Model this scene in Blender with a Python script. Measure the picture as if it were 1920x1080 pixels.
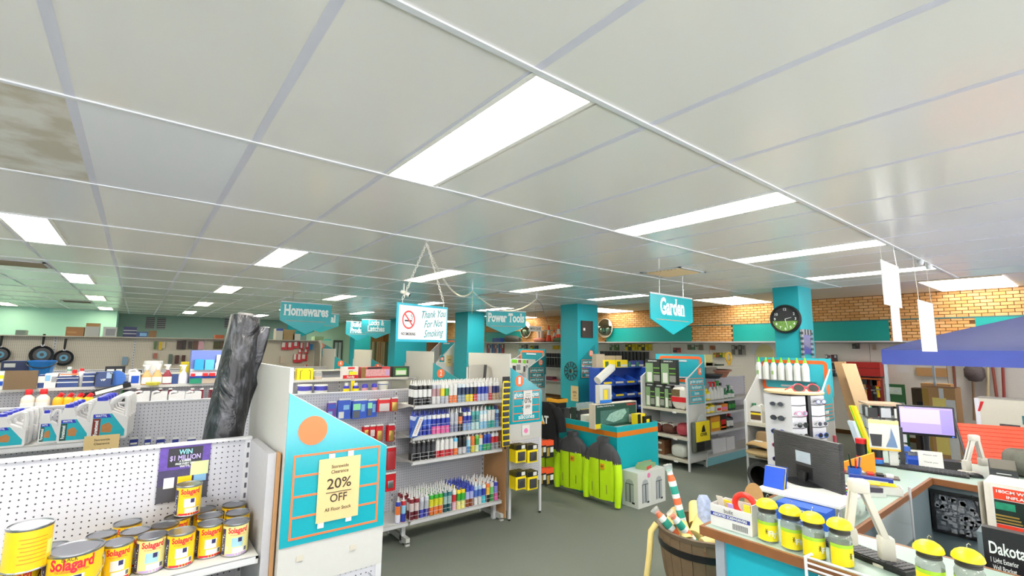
import bpy, bmesh, math, random
from mathutils import Vector, Matrix
random.seed(7)
for o in list(bpy.data.objects): bpy.data.objects.remove(o)
SC = bpy.context.scene
COL = SC.collection

# ---------------------------------------------------------------- camera
EYE = Vector((0, 0, 1.85))
FPX = 883.28
AX = ((0.78453572, -0.087136, 0.6139308), (-0.61997713, -0.09187685, 0.77922205), (0.01149226, 0.99195058, 0.126103))
cam = bpy.data.cameras.new('camera'); camo = bpy.data.objects.new('camera', cam); COL.objects.link(camo)
cam.sensor_width = 36; cam.lens = FPX / 1920 * 36; cam.clip_start = .02; cam.clip_end = 200
M = Matrix.Identity(4)
for r in range(3):
    M[r][0] = AX[r][0]; M[r][1] = AX[r][1]; M[r][2] = -AX[r][2]; M[r][3] = EYE[r]
camo.matrix_world = M
SC.camera = camo

# ---------------------------------------------------------------- world and exposure
w = bpy.data.worlds.new('world'); SC.world = w; w.use_nodes = True
bg = w.node_tree.nodes['Background']; bg.inputs[0].default_value = (1.0, 1.0, 1.0, 1); bg.inputs[1].default_value = .6
SC.view_settings.view_transform = 'Standard'; SC.view_settings.look = 'None'
SC.view_settings.exposure = 0.62; SC.view_settings.gamma = 1; SC.view_settings.use_curve_mapping = False
sun = bpy.data.lights.new('sun', 'SUN'); sun.energy = 30; sun.angle = .01; suno = bpy.data.objects.new('sun', sun); COL.objects.link(suno)
suno.rotation_euler = (math.radians(-32), 0, math.radians(12))      # high sun over the shop, added to bounce off the pale ground onto the ceiling
TROFFER = 28.0
SKYLIGHT = 5.0

# ---------------------------------------------------------------- helpers
def at(px, py, X=None, Y=None, Z=None):
    """point of the room seen at a pixel of the photograph, on a plane whose real distance or height is known"""
    d = [a[0] * (px - 960) - a[1] * (py - 540) + a[2] * FPX for a in AX]
    t = X / d[0] if X is not None else Y / d[1] if Y is not None else (Z - EYE.z) / d[2]
    return Vector((d[0] * t, d[1] * t, EYE.z + d[2] * t))
def lin(c):
    if isinstance(c, str):
        c = [int(c[i:i + 2], 16) / 255 for i in (1, 3, 5)]
    return tuple((v / 12.92 if v <= .04045 else ((v + .055) / 1.055) ** 2.4) for v in c)
MATS = {}
def mat(c, rough=.5, metal=0, spec=.5, emit=0, grain=.06, scale=40, alpha=1, trans=0, bump=0, key=None):
    k = key or (str(c), rough, metal, spec, emit, grain, scale, alpha, trans, bump)
    if k in MATS: return MATS[k]
    m = bpy.data.materials.new('mat_%d' % len(MATS)); m.use_nodes = True; MATS[k] = m
    nt = m.node_tree; b = nt.nodes['Principled BSDF']
    rgb = lin(c)
    b.inputs['Roughness'].default_value = rough; b.inputs['Metallic'].default_value = metal
    b.inputs['Specular IOR Level'].default_value = spec
    if grain:
        tc = nt.nodes.new('ShaderNodeTexCoord'); n = nt.nodes.new('ShaderNodeTexNoise'); n.inputs['Scale'].default_value = scale
        n.inputs['Detail'].default_value = 2
        mx = nt.nodes.new('ShaderNodeMix'); mx.data_type = 'RGBA'
        mx.inputs['A'].default_value = (*[v * (1 - grain) for v in rgb], 1); mx.inputs['B'].default_value = (*[min(1, v * (1 + grain)) for v in rgb], 1)
        nt.links.new(tc.outputs['Object'], n.inputs['Vector']); nt.links.new(n.outputs['Fac'], mx.inputs['Factor'])
        nt.links.new(mx.outputs['Result'], b.inputs['Base Color'])
        if bump:
            bp = nt.nodes.new('ShaderNodeBump'); bp.inputs['Strength'].default_value = bump; bp.inputs['Distance'].default_value = .01
            nt.links.new(n.outputs['Fac'], bp.inputs['Height']); nt.links.new(bp.outputs['Normal'], b.inputs['Normal'])
    else:
        b.inputs['Base Color'].default_value = (*rgb, 1)
    if emit:
        b.inputs['Emission Color'].default_value = (*rgb, 1); b.inputs['Emission Strength'].default_value = emit
    if alpha < 1: b.inputs['Alpha'].default_value = alpha
    if trans: b.inputs['Transmission Weight'].default_value = trans
    return m
def nodes_of(m): return m.node_tree, m.node_tree.nodes, m.node_tree.links, m.node_tree.nodes['Principled BSDF']

class MB:
    """collects faces of one part"""
    def __init__(s): s.v = []; s.f = []; s.m = []; s.sm = []
    def add(s, vs, fs, m=0, smooth=False):
        o = len(s.v); s.v += [tuple(v) for v in vs]
        for f in fs: s.f.append(tuple(i + o for i in f)); s.m.append(m); s.sm.append(smooth)
        return s
    def box(s, a, b, m=0, rz=0, piv=None):
        x0, y0, z0 = [min(p, q) for p, q in zip(a, b)]; x1, y1, z1 = [max(p, q) for p, q in zip(a, b)]
        vs = [(x0, y0, z0), (x1, y0, z0), (x1, y1, z0), (x0, y1, z0), (x0, y0, z1), (x1, y0, z1), (x1, y1, z1), (x0, y1, z1)]
        return s.add(vs, [(3, 2, 1, 0), (4, 5, 6, 7), (0, 1, 5, 4), (1, 2, 6, 5), (2, 3, 7, 6), (3, 0, 4, 7)], m)
    def obox(s, c, ux, uy, uz, m=0):
        """box from centre and three half axes"""
        c, ux, uy, uz = Vector(c), Vector(ux), Vector(uy), Vector(uz)
        vs = [c + ux * i + uy * j + uz * k for k in (-1, 1) for j, i in ((-1, -1), (-1, 1), (1, 1), (1, -1))]
        return s.add(vs, [(3, 2, 1, 0), (4, 5, 6, 7), (0, 1, 5, 4), (1, 2, 6, 5), (2, 3, 7, 6), (3, 0, 4, 7)], m)
    def bev(s, a, b, r=.01, m=0):
        """box with chamfered vertical and horizontal edges"""
        bm = bmesh.new(); bmesh.ops.create_cube(bm, size=1)
        c = [(p + q) / 2 for p, q in zip(a, b)]; d = [abs(q - p) for p, q in zip(a, b)]
        for v in bm.verts: v.co = Vector((v.co.x * d[0] + c[0], v.co.y * d[1] + c[1], v.co.z * d[2] + c[2]))
        bmesh.ops.bevel(bm, geom=bm.edges[:], offset=r, segments=2, affect='EDGES', profile=.5)
        bm.verts.index_update()
        s.add([v.co.copy() for v in bm.verts], [[v.index for v in f.verts] for f in bm.faces], m, True); bm.free(); return s
    def cyl(s, p, q, r0, r1=None, n=12, m=0, cap=True):
        p, q = Vector(p), Vector(q); r1 = r0 if r1 is None else r1
        d = (q - p).normalized(); u = d.orthogonal().normalized(); v = d.cross(u)
        a = [p + (u * math.cos(t) + v * math.sin(t)) * r0 for t in [2 * math.pi * i / n for i in range(n)]]
        b = [q + (u * math.cos(t) + v * math.sin(t)) * r1 for t in [2 * math.pi * i / n for i in range(n)]]
        s.add(a + b, [(i, (i + 1) % n, (i + 1) % n + n, i + n) for i in range(n)], m, True)
        if cap: s.add(a, [tuple(range(n - 1, -1, -1))], m); s.add(b, [tuple(range(n))], m)
        return s
    def lathe(s, prof, n=20, c=(0, 0, 0), m=0, sx=1, sy=1, mats=None, smooth=True, cap=True):
        """profile [(r,z)] turned about z"""
        vs = []
        for r, z in prof:
            for i in range(n):
                t = 2 * math.pi * i / n; vs.append((c[0] + r * sx * math.cos(t), c[1] + r * sy * math.sin(t), c[2] + z))
        o = len(s.v); s.v += vs
        for k in range(len(prof) - 1):
            for i in range(n):
                j = (i + 1) % n
                s.f.append((o + k * n + i, o + k * n + j, o + (k + 1) * n + j, o + (k + 1) * n + i)); s.m.append(mats[k] if mats else m); s.sm.append(smooth)
        if not cap: return s
        s.f.append(tuple(o + i for i in range(n - 1, -1, -1))); s.m.append(mats[0] if mats else m); s.sm.append(False)
        k = len(prof) - 1
        s.f.append(tuple(o + k * n + i for i in range(n))); s.m.append(mats[-1] if mats else m); s.sm.append(False)
        return s
    def prism(s, poly, o, u, v, t, m=0, mside=None, smooth=False):
        """polygon (a,b) in the plane o + a*u + b*v, made t thick along u x v"""
        o, u, v = Vector(o), Vector(u), Vector(v); n = u.cross(v).normalized() * t; k = len(poly)
        a = [o + u * p + v * q for p, q in poly]; b = [p + n for p in a]
        ar = sum(poly[i][0] * poly[(i + 1) % k][1] - poly[(i + 1) % k][0] * poly[i][1] for i in range(k))
        if (ar < 0) != (t < 0): a.reverse(); b.reverse()
        s.add(a, [tuple(range(k - 1, -1, -1))], m); s.add(b, [tuple(range(k))], m)
        s.add(a + b, [(i, (i + 1) % k, (i + 1) % k + k, i + k) for i in range(k)], m if mside is None else mside, smooth)
        return s
    def tube(s, pts, r, n=6, m=0, closed=False):
        pts = [Vector(p) for p in pts]; k = len(pts); rings = []
        u = None
        for i, p in enumerate(pts):
            if closed: d = (pts[(i + 1) % k] - pts[i - 1])
            else: d = (pts[min(i + 1, k - 1)] - pts[max(i - 1, 0)])
            d.normalize()
            u = (d.orthogonal() if u is None else (u - d * u.dot(d))); u.normalize(); w_ = d.cross(u)
            rr = r[i] if isinstance(r, (list, tuple)) else r
            rings += [p + (u * math.cos(2 * math.pi * j / n) + w_ * math.sin(2 * math.pi * j / n)) * rr for j in range(n)]
        fs = []
        for i in range(k if closed else k - 1):
            for j in range(n):
                a = i * n + j; b = i * n + (j + 1) % n; c = ((i + 1) % k) * n
                fs.append((a, b, c + (j + 1) % n, c + j))
        s.add(rings, fs, m, True)
        if not closed: s.add(rings[:n], [tuple(range(n - 1, -1, -1))], m); s.add(rings[-n:], [tuple(range(n))], m)
        return s
    def quad(s, a, b, c, d, m=0): return s.add([a, b, c, d], [(0, 1, 2, 3)], m)
    def mesh(s, mats):
        me = bpy.data.meshes.new('m'); me.from_pydata(s.v, [], s.f)
        if not isinstance(mats, (list, tuple)): mats = [mats]
        for x in mats: me.materials.append(x)
        me.polygons.foreach_set('material_index', s.m); me.polygons.foreach_set('use_smooth', s.sm)
        me.update()
        if any(s.sm): me.set_sharp_from_angle(angle=math.radians(40))
        return me
    def build(s, name, mats, parent=None, loc=None, rz=0):
        return place(name, s.mesh(mats), parent, loc, rz)
def place(name, me, parent=None, loc=None, rz=0, rot=None):
    o = bpy.data.objects.new(name, me); COL.objects.link(o)
    if parent: o.parent = parent
    if loc is not None: o.location = loc
    if rot is not None: o.rotation_euler = rot
    elif rz: o.rotation_euler = (0, 0, rz)
    return o
def tag(o, label, cat, group=None):
    o['label'] = label; o['category'] = cat
    if group: o['group'] = group
    return o
def thing(name, label, cat, loc=(0, 0, 0), rz=0, group=None):
    o = bpy.data.objects.new(name, None); COL.objects.link(o); o.location = loc; o.rotation_euler = (0, 0, rz); o.empty_display_size = .05
    return tag(o, label, cat, group)
def struct(o): o['kind'] = 'structure'; return o
def dup(root, loc=None, rz=None, label=None, parent=None):
    r = root.copy(); COL.objects.link(r)
    if loc is not None: r.location = loc
    if rz is not None: r.rotation_euler = (0, 0, rz)
    if label: r['label'] = label
    for ch in list(root.children):
        c = ch.copy(); COL.objects.link(c); c.parent = r
        for g in list(ch.children):
            d = g.copy(); COL.objects.link(d); d.parent = c
    return r
TX = {}
def text_mesh(s, bold=0, shear=0, ext=.0006, align='CENTER'):
    k = (s, bold, shear, align)
    if k in TX: return TX[k]
    cu = bpy.data.curves.new('t', 'FONT'); cu.body = s; cu.align_x = align; cu.align_y = 'CENTER'; cu.size = 1
    cu.offset = bold; cu.shear = shear; cu.resolution_u = 3; cu.space_line = 1.05; cu.fill_mode = 'FRONT'
    o = bpy.data.objects.new('t', cu); COL.objects.link(o)
    bpy.context.view_layer.update()
    me = bpy.data.meshes.new_from_object(o.evaluated_get(bpy.context.evaluated_depsgraph_get()))
    bpy.data.objects.remove(o); me.name = 'lettering'
    TX[k] = me; return me
def add_slabs(me):
    """gives flat stem ends of lettering a slab serif"""
    bm = bmesh.new(); bm.from_mesh(me); new = []
    for e in bm.edges:
        a, b = e.verts[0].co, e.verts[1].co; L = abs(a.x - b.x)
        if abs(a.y - b.y) < .006 and .05 < L < .26 and len(e.link_faces) == 1:
            c = e.link_faces[0].calc_center_median(); d = .055 if c.y > a.y else -.055
            new.append((min(a.x, b.x) - .055, max(a.x, b.x) + .055, a.y, a.y + d, a.z))
    for x0, x1, y0, y1, z in new:
        v = [bm.verts.new(p) for p in ((x0, y0, z), (x1, y0, z), (x1, y1, z), (x0, y1, z))]
        if y1 < y0: v.reverse()
        bm.faces.new(v)
    bm.to_mesh(me); bm.free()
def text(s, o, u, v, h, m, parent=None, width=None, bold=.0, shear=0, align='CENTER', name='lettering', slab=False):
    """lettering of line height h centred at o in the plane spanned by u (reading direction) and v (up)"""
    me = text_mesh(s, bold, shear, align=align).copy(); me.materials.clear(); me.materials.append(m)
    if slab: add_slabs(me)
    xs = [p.co.x for p in me.vertices] or [0, 1]; wd = max(xs) - min(xs)
    sx = h if width is None else width / wd
    u, v = Vector(u).normalized(), Vector(v).normalized(); n = u.cross(v)
    T = Matrix(((u.x * sx, v.x * h, n.x, o[0]), (u.y * sx, v.y * h, n.y, o[1]), (u.z * sx, v.z * h, n.z, o[2]), (0, 0, 0, 1)))
    me.transform(T)
    return place(name, me, parent)

# ---------------------------------------------------------------- shared materials
WHITE = mat('#cdced3', .45, grain=.02, key='white'); WHITE2 = mat('#c3c3c1', .5, grain=.03, key='white2')
CREAM = mat('#c4bfb2', .55, grain=.03, key='cream')
TEAL = mat('#0aa8b4', .3, grain=.03, key='teal'); TEALD = mat('#12808a', .45, grain=.04, key='teald')
ORANGE = mat('#f2642a', .4, grain=.03, key='orange'); ORANGE2 = mat('#d9791a', .45, grain=.04, key='orange2')
BLACK = mat('#17171a', .4, key='black'); DKGREY = mat('#3a3b40', .5, key='dkgrey'); GREY = mat('#8e9096', .5, key='grey')
CHROME = mat('#c9cbd0', .2, metal=1, grain=0, key='chrome'); STEEL = mat('#a9abb0', .32, metal=1, grain=.03, key='steel')
RED = mat('#d02028', .35, key='red'); BLUE = mat('#1d4fb8', .35, key='blue'); YELLOW = mat('#f5dc1e', .4, key='yellow'); GREEN = mat('#2f9a3c', .4, key='green')
CARD = mat('#b98f5e', .75, grain=.08, key='card'); PAPER = mat('#dcdcdb', .6, grain=.01, key='paper'); MANILA = mat('#dbc08a', .65, grain=.03, key='manila')
BROWNBD = mat('#b88a5c', .6, grain=.06, key='brownboard')
INK = mat('#3a3024', .6, grain=0, key='ink'); INKW = mat('#e9f2f2', .5, grain=0, key='inkw')
CLEAR = mat('#e8f0f2', .08, grain=0, alpha=.28, key='clear')
def peg_material(base, hole, pitch=.0254, r=.13, key=''):
    m = mat(base, .45, grain=0, key='peg' + key); nt, ns, ln, b = nodes_of(m)
    tc = ns.new('ShaderNodeTexCoord'); vm = ns.new('ShaderNodeVectorMath'); vm.operation = 'SCALE'; vm.inputs['Scale'].default_value = 1 / pitch
    fr = ns.new('ShaderNodeVectorMath'); fr.operation = 'FRACTION'; sb = ns.new('ShaderNodeVectorMath'); sb.operation = 'SUBTRACT'; sb.inputs[1].default_value = (.5, .5, .5)
    mu = ns.new('ShaderNodeVectorMath'); mu.operation = 'MULTIPLY'; mu.inputs[1].default_value = (1, 0, 1)
    le = ns.new('ShaderNodeVectorMath'); le.operation = 'LENGTH'; lt = ns.new('ShaderNodeMath'); lt.operation = 'LESS_THAN'; lt.inputs[1].default_value = r
    mx = ns.new('ShaderNodeMix'); mx.data_type = 'RGBA'; mx.inputs['A'].default_value = (*lin(base), 1); mx.inputs['B'].default_value = (*lin(hole), 1)
    ln.new(tc.outputs['Object'], vm.inputs[0]); ln.new(vm.outputs[0], fr.inputs[0]); ln.new(fr.outputs[0], sb.inputs[0]); ln.new(sb.outputs[0], mu.inputs[0])
    ln.new(mu.outputs[0], le.inputs[0]); ln.new(le.outputs['Value'], lt.inputs[0]); ln.new(lt.outputs[0], mx.inputs['Factor']); ln.new(mx.outputs['Result'], b.inputs['Base Color'])
    return m
PEG = peg_material('#c1c2cc', '#34323c', key='a'); PEGC = peg_material('#cfc8ba', '#7a7266', r=.2, key='b')
# ================================================================ the room
ZC = 2.739          # tiled ceiling
ZH = 3.10           # plain higher ceiling beside the brick wall
XE = 7.60           # where the tiled ceiling ends
XW = 12.8           # brick wall
YB = 18.5           # back wall
# floor
carpet = mat('#727870', .95, spec=.1, grain=.28, scale=260, bump=.5, key='carpet')
fl = MB().box((-6.2, -3.2, -.1), (13.2, 34.2, 0)).build('floor', carpet); struct(fl)
o = MB().box((-25, -30, -.1), (30, -3.2, -.02)).build('ground_added_bounce', mat('#c8c7c9', .9, grain=.1, scale=3, key='added_bounce')); struct(o)  # unseen pale ground, added to bounce sunlight up to the ceiling
# tiled ceiling: a grid of 600 x 1200 panels on tee bars
panel_m = mat('#eae8e4', .2, spec=.5, grain=.025, scale=1.3, key='ceilpanel')
stain_m = mat('#cfc8b6', .35, spec=.35, key='ceilstain')
nt, ns, ln, b = nodes_of(stain_m)
tc = ns.new('ShaderNodeTexCoord'); nz = ns.new('ShaderNodeTexNoise'); nz.inputs['Scale'].default_value = 5; nz.inputs['Detail'].default_value = 6
cr = ns.new('ShaderNodeValToRGB'); cr.color_ramp.elements[0].position = .40; cr.color_ramp.elements[0].color = (*lin('#c4bba8'), 1); cr.color_ramp.elements[1].position = .58; cr.color_ramp.elements[1].color = (*lin('#e2dfd8'), 1)
ln.new(tc.outputs['Object'], nz.inputs['Vector']); ln.new(nz.outputs['Fac'], cr.inputs['Fac']); ln.new(cr.outputs['Color'], b.inputs['Base Color'])
new_m = mat('#eaebf0', .4, spec=.4, grain=.01, scale=2, key='ceilnew')
bar_m = mat('#dcdee2', .3, spec=.5, grain=.02, key='teebar'); strip_m = mat('#d6d6e2', .4, spec=.4, grain=.02, key='joint')
ceil = MB().box((-6.2, -3.2, ZC + .012), (XE, YB + .2, ZC + .06)).build('ceiling', mat('#c9c6be', .6, key='ceilback')); struct(ceil)
X0, Y0, PX, PY = -.27, 1.07, .6, 1.2
pm = MB().box((.016, .012, 0), (PX - .016, PY - .012, .012)).mesh(panel_m)
pms = pm.copy(); pms.materials[0] = stain_m
pmn = pm.copy(); pmn.materials[0] = new_m
half = MB().box((.016, .012, 0), (PX / 2 - .002, PY - .012, .012)).mesh(panel_m)
LIGHT_K = lambda i, j: (i - 2) % 3 == 0 and j % 3 == 0
XI = range(-9, 14); YJ = range(-3, 15)
for i in XI:
    for j in YJ:
        x, y = X0 + i * PX, Y0 + j * PY
        if x + PX > XE + .35 or x < -5.8: continue
        lit = LIGHT_K(i, j)
        if i < -4 and j < 3 and False: continue
        me = half if lit else (pms if (i, j) == (-1, 1) else pmn if (i, j) == (0, 1) else pm)
        o = place('panel', me, ceil, (x + (PX / 2 if lit else 0), y, ZC))
for j in YJ:
    y = Y0 + j * PY
    MB().box((-6, y - .011, ZC - .006), (XE, y + .011, ZC + .01)).build('tee_bar', bar_m, ceil)
for i in XI:
    x = X0 + i * PX
    if x > XE: continue
    MB().box((x - .016, -3, ZC - .001), (x + .016, YB, ZC + .01)).build('joint_strip', strip_m, ceil)
# recessed fluorescent lights
lens_m = mat('#fffaf0', .3, grain=0, emit=TROFFER, key='lens'); lens_w = mat('#fff0c8', .3, grain=0, emit=TROFFER * .55, key='lensw')
tray_m = mat('#f2f0ea', .4, key='tray')
LW = .30
lm = MB().box((.022, .022, 0), (LW - .022, PY - .022, .004)).mesh(lens_m); lmw = lm.copy(); lmw.materials[0] = lens_w
fm = MB()
for a, b_ in (((0, 0), (LW, .022)), ((0, PY - .022), (LW, PY)), ((0, .022), (.022, PY - .022)), ((LW - .022, .022), (LW, PY - .022))):
    fm.box((a[0], a[1], -.002), (b_[0], b_[1], .011))
fm = fm.mesh(tray_m)
ORD = {0: 'nearest', 1: 'second', 2: 'third', 3: 'fourth', 4: 'fifth', -1: 'unseen'}
for i in XI:
    for j in YJ:
        if not LIGHT_K(i, j): continue
        x, y = X0 + i * PX, Y0 + j * PY
        if x + PX > XE + .35 or x < -5.8: continue
        warm = (i + j) % 5 in (1, 3) and j > 1
        k = (i - 2) // 3
        t = thing('ceiling_light', '%s ceiling light, %s row from the front, %s' % ('warm white' if warm else 'bright white', ORD.get(j // 3, 'far'), {0: 'in line with the no smoking sign', 1: 'right of the middle', 2: 'over the garden sign side', 3: 'near the right ceiling edge', -1: 'over the left shelves', -2: 'further left', -3: 'far left'}.get(k, 'far right')), 'light', (x, y, ZC - .001), 0, 'recessed ceiling lights')
        place('diffuser', lmw if warm else lm, t); place('frame', fm, t)
for k, y in enumerate((19.6, 22.4, 25.2)):  # rear lights are added to brighten the area around the doors
    t = thing('ceiling_light', 'added far ceiling light brightening the door display, %s' % ('nearest', 'middle', 'farthest')[k], 'light', (7.2, y, ZC - .004), 0, 'recessed ceiling lights'); place('diffuser', lm, t); place('frame', fm, t)
# higher plain ceiling over the brick wall side, with skylights
hi_m = mat('#d8cbb6', .6, grain=.03, scale=3, key='hiceil')
hc = MB().box((XE, -3.2, ZH), (XW + .4, 34, ZH + .1)).box((XE - .02, -3.2, ZC + .0), (XE + .04, 34, ZH)).build('ceiling_high', hi_m); struct(hc)
hb = MB().box((4.9, YB + .2, ZC), (XE + .1, 34, ZC + .1)).build('ceiling_rear', hi_m); struct(hb)
sky_m = mat('#fff6e6', .5, grain=0, emit=SKYLIGHT, key='skylight')
for n, y in enumerate((.99, 5.35, 9.7, 14.5, 19.5, 24.5)):  # the last skylight is added to brighten the rear
    t = thing('skylight', 'bright ribbed skylight in the high ceiling %s' % ('behind the blue gazebo', 'right of the garden sign', 'behind the garden sign', 'left of the first column', 'far left over the brick wall', 'farthest of all, added to light the rear')[n], 'skylight', (10.75, y, ZH - .012), 0, 'skylights')
    for k in range(5):
        MB().box((k * .4 + .015, 0, 0), (k * .4 + .385, 1.05, .01)).build('rib_panel', sky_m, t)
    f_ = MB()
    for k in range(6): f_.box((k * .4 - .012, 0, -.004), (k * .4 + .012, 1.05, .011))
    f_.build('glazing_bar', mat('#cbb894', .5, key='glaz'), t)
# brick wall
mortar = mat('#6f4a26', .9, grain=.12, key='mortar')
wr = MB().box((XW + .012, -3.2, 0), (XW + .3, 34, ZH)).build('wall_right', mortar); struct(wr)
brick_m = mat('#d6a56c', .85, spec=.2, grain=.08, scale=9, key='brick'); brick_m2 = mat('#cf9b61', .85, spec=.2, grain=.08, scale=9, key='brick2'); brick_m3 = mat('#dbad78', .85, spec=.2, grain=.08, scale=9, key='brick3')
BL, BH = .180, .0668
bms = [MB().box((0, .006, .0055), (.016, BL - .006, BH - .0055)).mesh(m_) for m_ in (brick_m, brick_m2, brick_m3)]
rest = [MB(), MB(), MB()]; nb = 0
rows = int((ZH - 2.09) / BH) + 1
cells = []
for r in range(rows):
    for k in range(int(30 / BL)):
        cells.append((.35 + k * BL + (r % 2) * BL / 2, 2.09 + r * BH))
cells.sort(key=lambda c: c[0])
TEALY = [(-2.0, 1.62), (2.98, 6.42), (7.66, 10.9), (15.6, 18.2)]
for y, z in cells:
    if z + BH > ZH: continue
    if z < 2.50 and any(a < y + BL / 2 < b_ for a, b_ in TEALY): continue
    q = random.randrange(3)
    if nb < 290 and y > 1.0: place('brick', bms[q], wr, (XW, y, z)); nb += 1
    else: rest[q].box((XW, y + .006, z + .0055), (XW + .016, y + BL - .006, z + BH - .0055))
for q in range(3):
    o = rest[q].build('brickwork', (brick_m, brick_m2, brick_m3)[q], wr); o['kind'] = 'stuff'
tealw = mat('#0d9c98', .5, grain=.04, scale=4, key='tealwall')
for a, b_ in TEALY:
    MB().box((XW - .012, a, 2.09), (XW + .012, b_, 2.555)).build('painted_panel', tealw, wr)
MB().box((XW - .014, -2, 2.540), (XW + .01, 20, 2.565)).build('picture_rail', mat('#3a6f72', .5, key='prail'), wr)
# back walls
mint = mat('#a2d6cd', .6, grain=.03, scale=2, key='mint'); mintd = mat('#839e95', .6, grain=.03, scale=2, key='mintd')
o = MB().box((-6.2, 17.0, 0), (-.5, 17.2, ZC)).box((-.6, 17.2, 0), (-.5, YB, ZC)).build('wall_back', mint); struct(o)
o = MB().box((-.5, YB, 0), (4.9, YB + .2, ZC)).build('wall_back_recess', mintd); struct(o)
o = MB().box((4.9, YB, 0), (7.0, YB + .2, ZC)).box((6.9, YB + .2, 0), (7.0, 30, ZC)).box((6.9, 30, 0), (9.8, 30.2, ZC + .4)).build('wall_rear', mat('#b9dcc0', .6, grain=.03, scale=2, key='mintl')); struct(o)
o = MB().box((-6.4, -3.2, 0), (-6.2, 17.2, ZC)).build('wall_left', mint); struct(o)
o = MB().box((9.8, 30, 0), (XW + .3, 30.2, ZH)).build('wall_far', brick_m); struct(o)
for k, (px, py) in enumerate(((1151, 1187), (1737, 1760))):
    pass
for k, px in enumerate((292, 437)):
    p = at(px, 606, Y=YB)
    t = thing('wall_vent', 'pair of grey louvred vents high on the dark green wall, %s' % ('left one' if k == 0 else 'beside the black plastic roll'), 'vent', (p.x, YB - .01, p.z))
    for s in (-1, 1): 
        MB().box((s * .14 - .11, 0, -.18), (s * .14 + .11, .012, .18)).build('backing', DKGREY, t)
        for q in range(6): MB().box((s * .14 - .11, -.015, -.17 + q * .06), (s * .14 + .11, 0, -.14 + q * .06)).build('slat', GREY, t)
# teal columns
def column(x0, x1, y0, y1, z=ZC, nm='', m=TEALD):
    o = MB().box((x0, y0, 0), (x1, y1, z)).build('column', m); tag(o, nm, 'column', 'teal columns'); return o
colm = mat('#159aa6', .55, grain=.04, key='colm')
column(6.80, 7.40, 6.52, 7.0, nm='teal square column with a dark framed panel and sign 13 on its face', m=colm)
column(7.03, 7.48, 2.60, 2.93, nm='teal square column carrying the round black wall clock', m=colm)
column(6.41, 6.92, 9.90, 10.5, nm='teal square column behind the white end board of display 1', m=colm)
p = at(665, 640, Y=17.0); q = at(695, 640, Y=17.0)
column(p.x, q.x, 17.0, 17.5, nm='distant teal column under the building products and locks signs', m=colm)
p = at(741, 640, Y=14.0); q = at(800, 640, Y=14.0)
column(p.x, q.x, 14.0, 14.5, nm='teal column half hidden behind the no smoking sign', m=colm)
# ceiling air diffusers
def diffuser(px, py, s, lab, louvre='#cdb58c'):
    p = at(px, py, Z=ZC)
    t = thing('air_diffuser', lab, 'vent', (p.x, p.y, ZC - .002))
    MB().box((-s / 2, -s / 2, -.008), (s / 2, -s / 2 + .03, 0)).box((-s / 2, s / 2 - .03, -.008), (s / 2, s / 2, 0)).box((-s / 2, -s / 2, -.008), (-s / 2 + .03, s / 2, 0)).box((s / 2 - .03, -s / 2, -.008), (s / 2, s / 2, 0)).build('frame', WHITE, t)
    MB().box((-s / 2 + .03, -s / 2 + .03, -.002), (s / 2 - .03, s / 2 - .03, 0)).build('backing', mat('#5b4f3c', .8, key='ventdark'), t)
    for k in range(9):
        a = -s / 2 + .05 + k * (s - .1) / 9
        MB().obox((0, a + .02, -.008), (s / 2 - .035, 0, 0), (0, .012, -.008), (0, .001, .002)).build('slat', mat(louvre, .5, key='louv' + louvre), t)
diffuser(1261, 510, .52, 'square ceiling air diffuser with tan louvres above the garden sign')
diffuser(940, 553, .55, 'square ceiling air diffuser above the power tools sign', '#b8b0a0')
diffuser(35, 493, .5, 'square ceiling air diffuser at the left edge above the shelves', '#8a7d66')
diffuser(145, 565, .5, 'small dark ceiling air vent far back on the left', '#6f6a5c')
# ================================================================ shelving fixtures
SLOT = mat('#54545e', .5, key='slot')
def shelf_part(t, x0, x1, yb, yf, z, m=WHITE2, lip=.032, name='shelf'):
    """shelf with a folded front lip, yb back, yf front (toward the viewer)"""
    s = 1 if yf > yb else -1
    o = MB().box((x0, yb, z - .012), (x1, yf, z)).box((x0, yf - s * .004, z - lip), (x1, yf, z + .004)).build('shelf', m, t)
    MB().box((x0 + .01, yf, z - lip + .004), (x1 - .01, yf + s * .003, z - .002)).build('price_rail', WHITE, o)
    for x in (x0 + .006, x1 - .006):
        MB().prism([(0, 0), (abs(yf - yb) * .8, 0), (0, -.06)], (x, yb, z - .012), (0, s, 0), (0, 0, 1), .003).build('bracket', WHITE2, o)
    return o
def upright(t, x, y, h, s=-1):
    o = MB().box((x - .016, y - .016, 0), (x + .016, y + .016, h)).build('upright', WHITE, t)
    mb = MB(); n = int((h - .3) / .05)
    for k in range(n): mb.box((x - .005, y + s * .0165, h - .05 - k * .05), (x + .005, y + s * .0175, h - .025 - k * .05))
    mb.build('slots', SLOT, o)
    MB().box((x - .02, y - .40, .02), (x + .02, y + .40, .07)).box((x - .02, y - .40, .0), (x + .02, y - .37, .03)).box((x - .02, y + .37, .0), (x + .02, y + .40, .03)).build('foot', WHITE2, o)
def gondola(lab, ys, xs, h, name='gondola_shelving', peg=None, zb=.12):
    """double sided run along x: spine at ys, bay boundaries xs"""
    t = thing(name, lab, 'shelving', (xs[0], ys, 0), 0, 'shelving rows')
    for a, b_ in zip(xs, xs[1:]):
        MB().box((a - xs[0] + .016, -.006, zb), (b_ - xs[0] - .016, .006, h - .012)).build('pegboard', peg or PEG, t)
    for x in xs: upright(t, x - xs[0], 0, h - .004)
    MB().box((-.02, -.02, h - .012), (xs[-1] - xs[0] + .015, .02, h)).build('top_cap', CREAM if peg else WHITE, t)
    return t
BAY = 1.105
g1 = gondola('low white pegboard shelving in the foreground holding the paint tins', 2.85, [.5 - BAY * k for k in (2, 1, 0)], 1.375)
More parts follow.
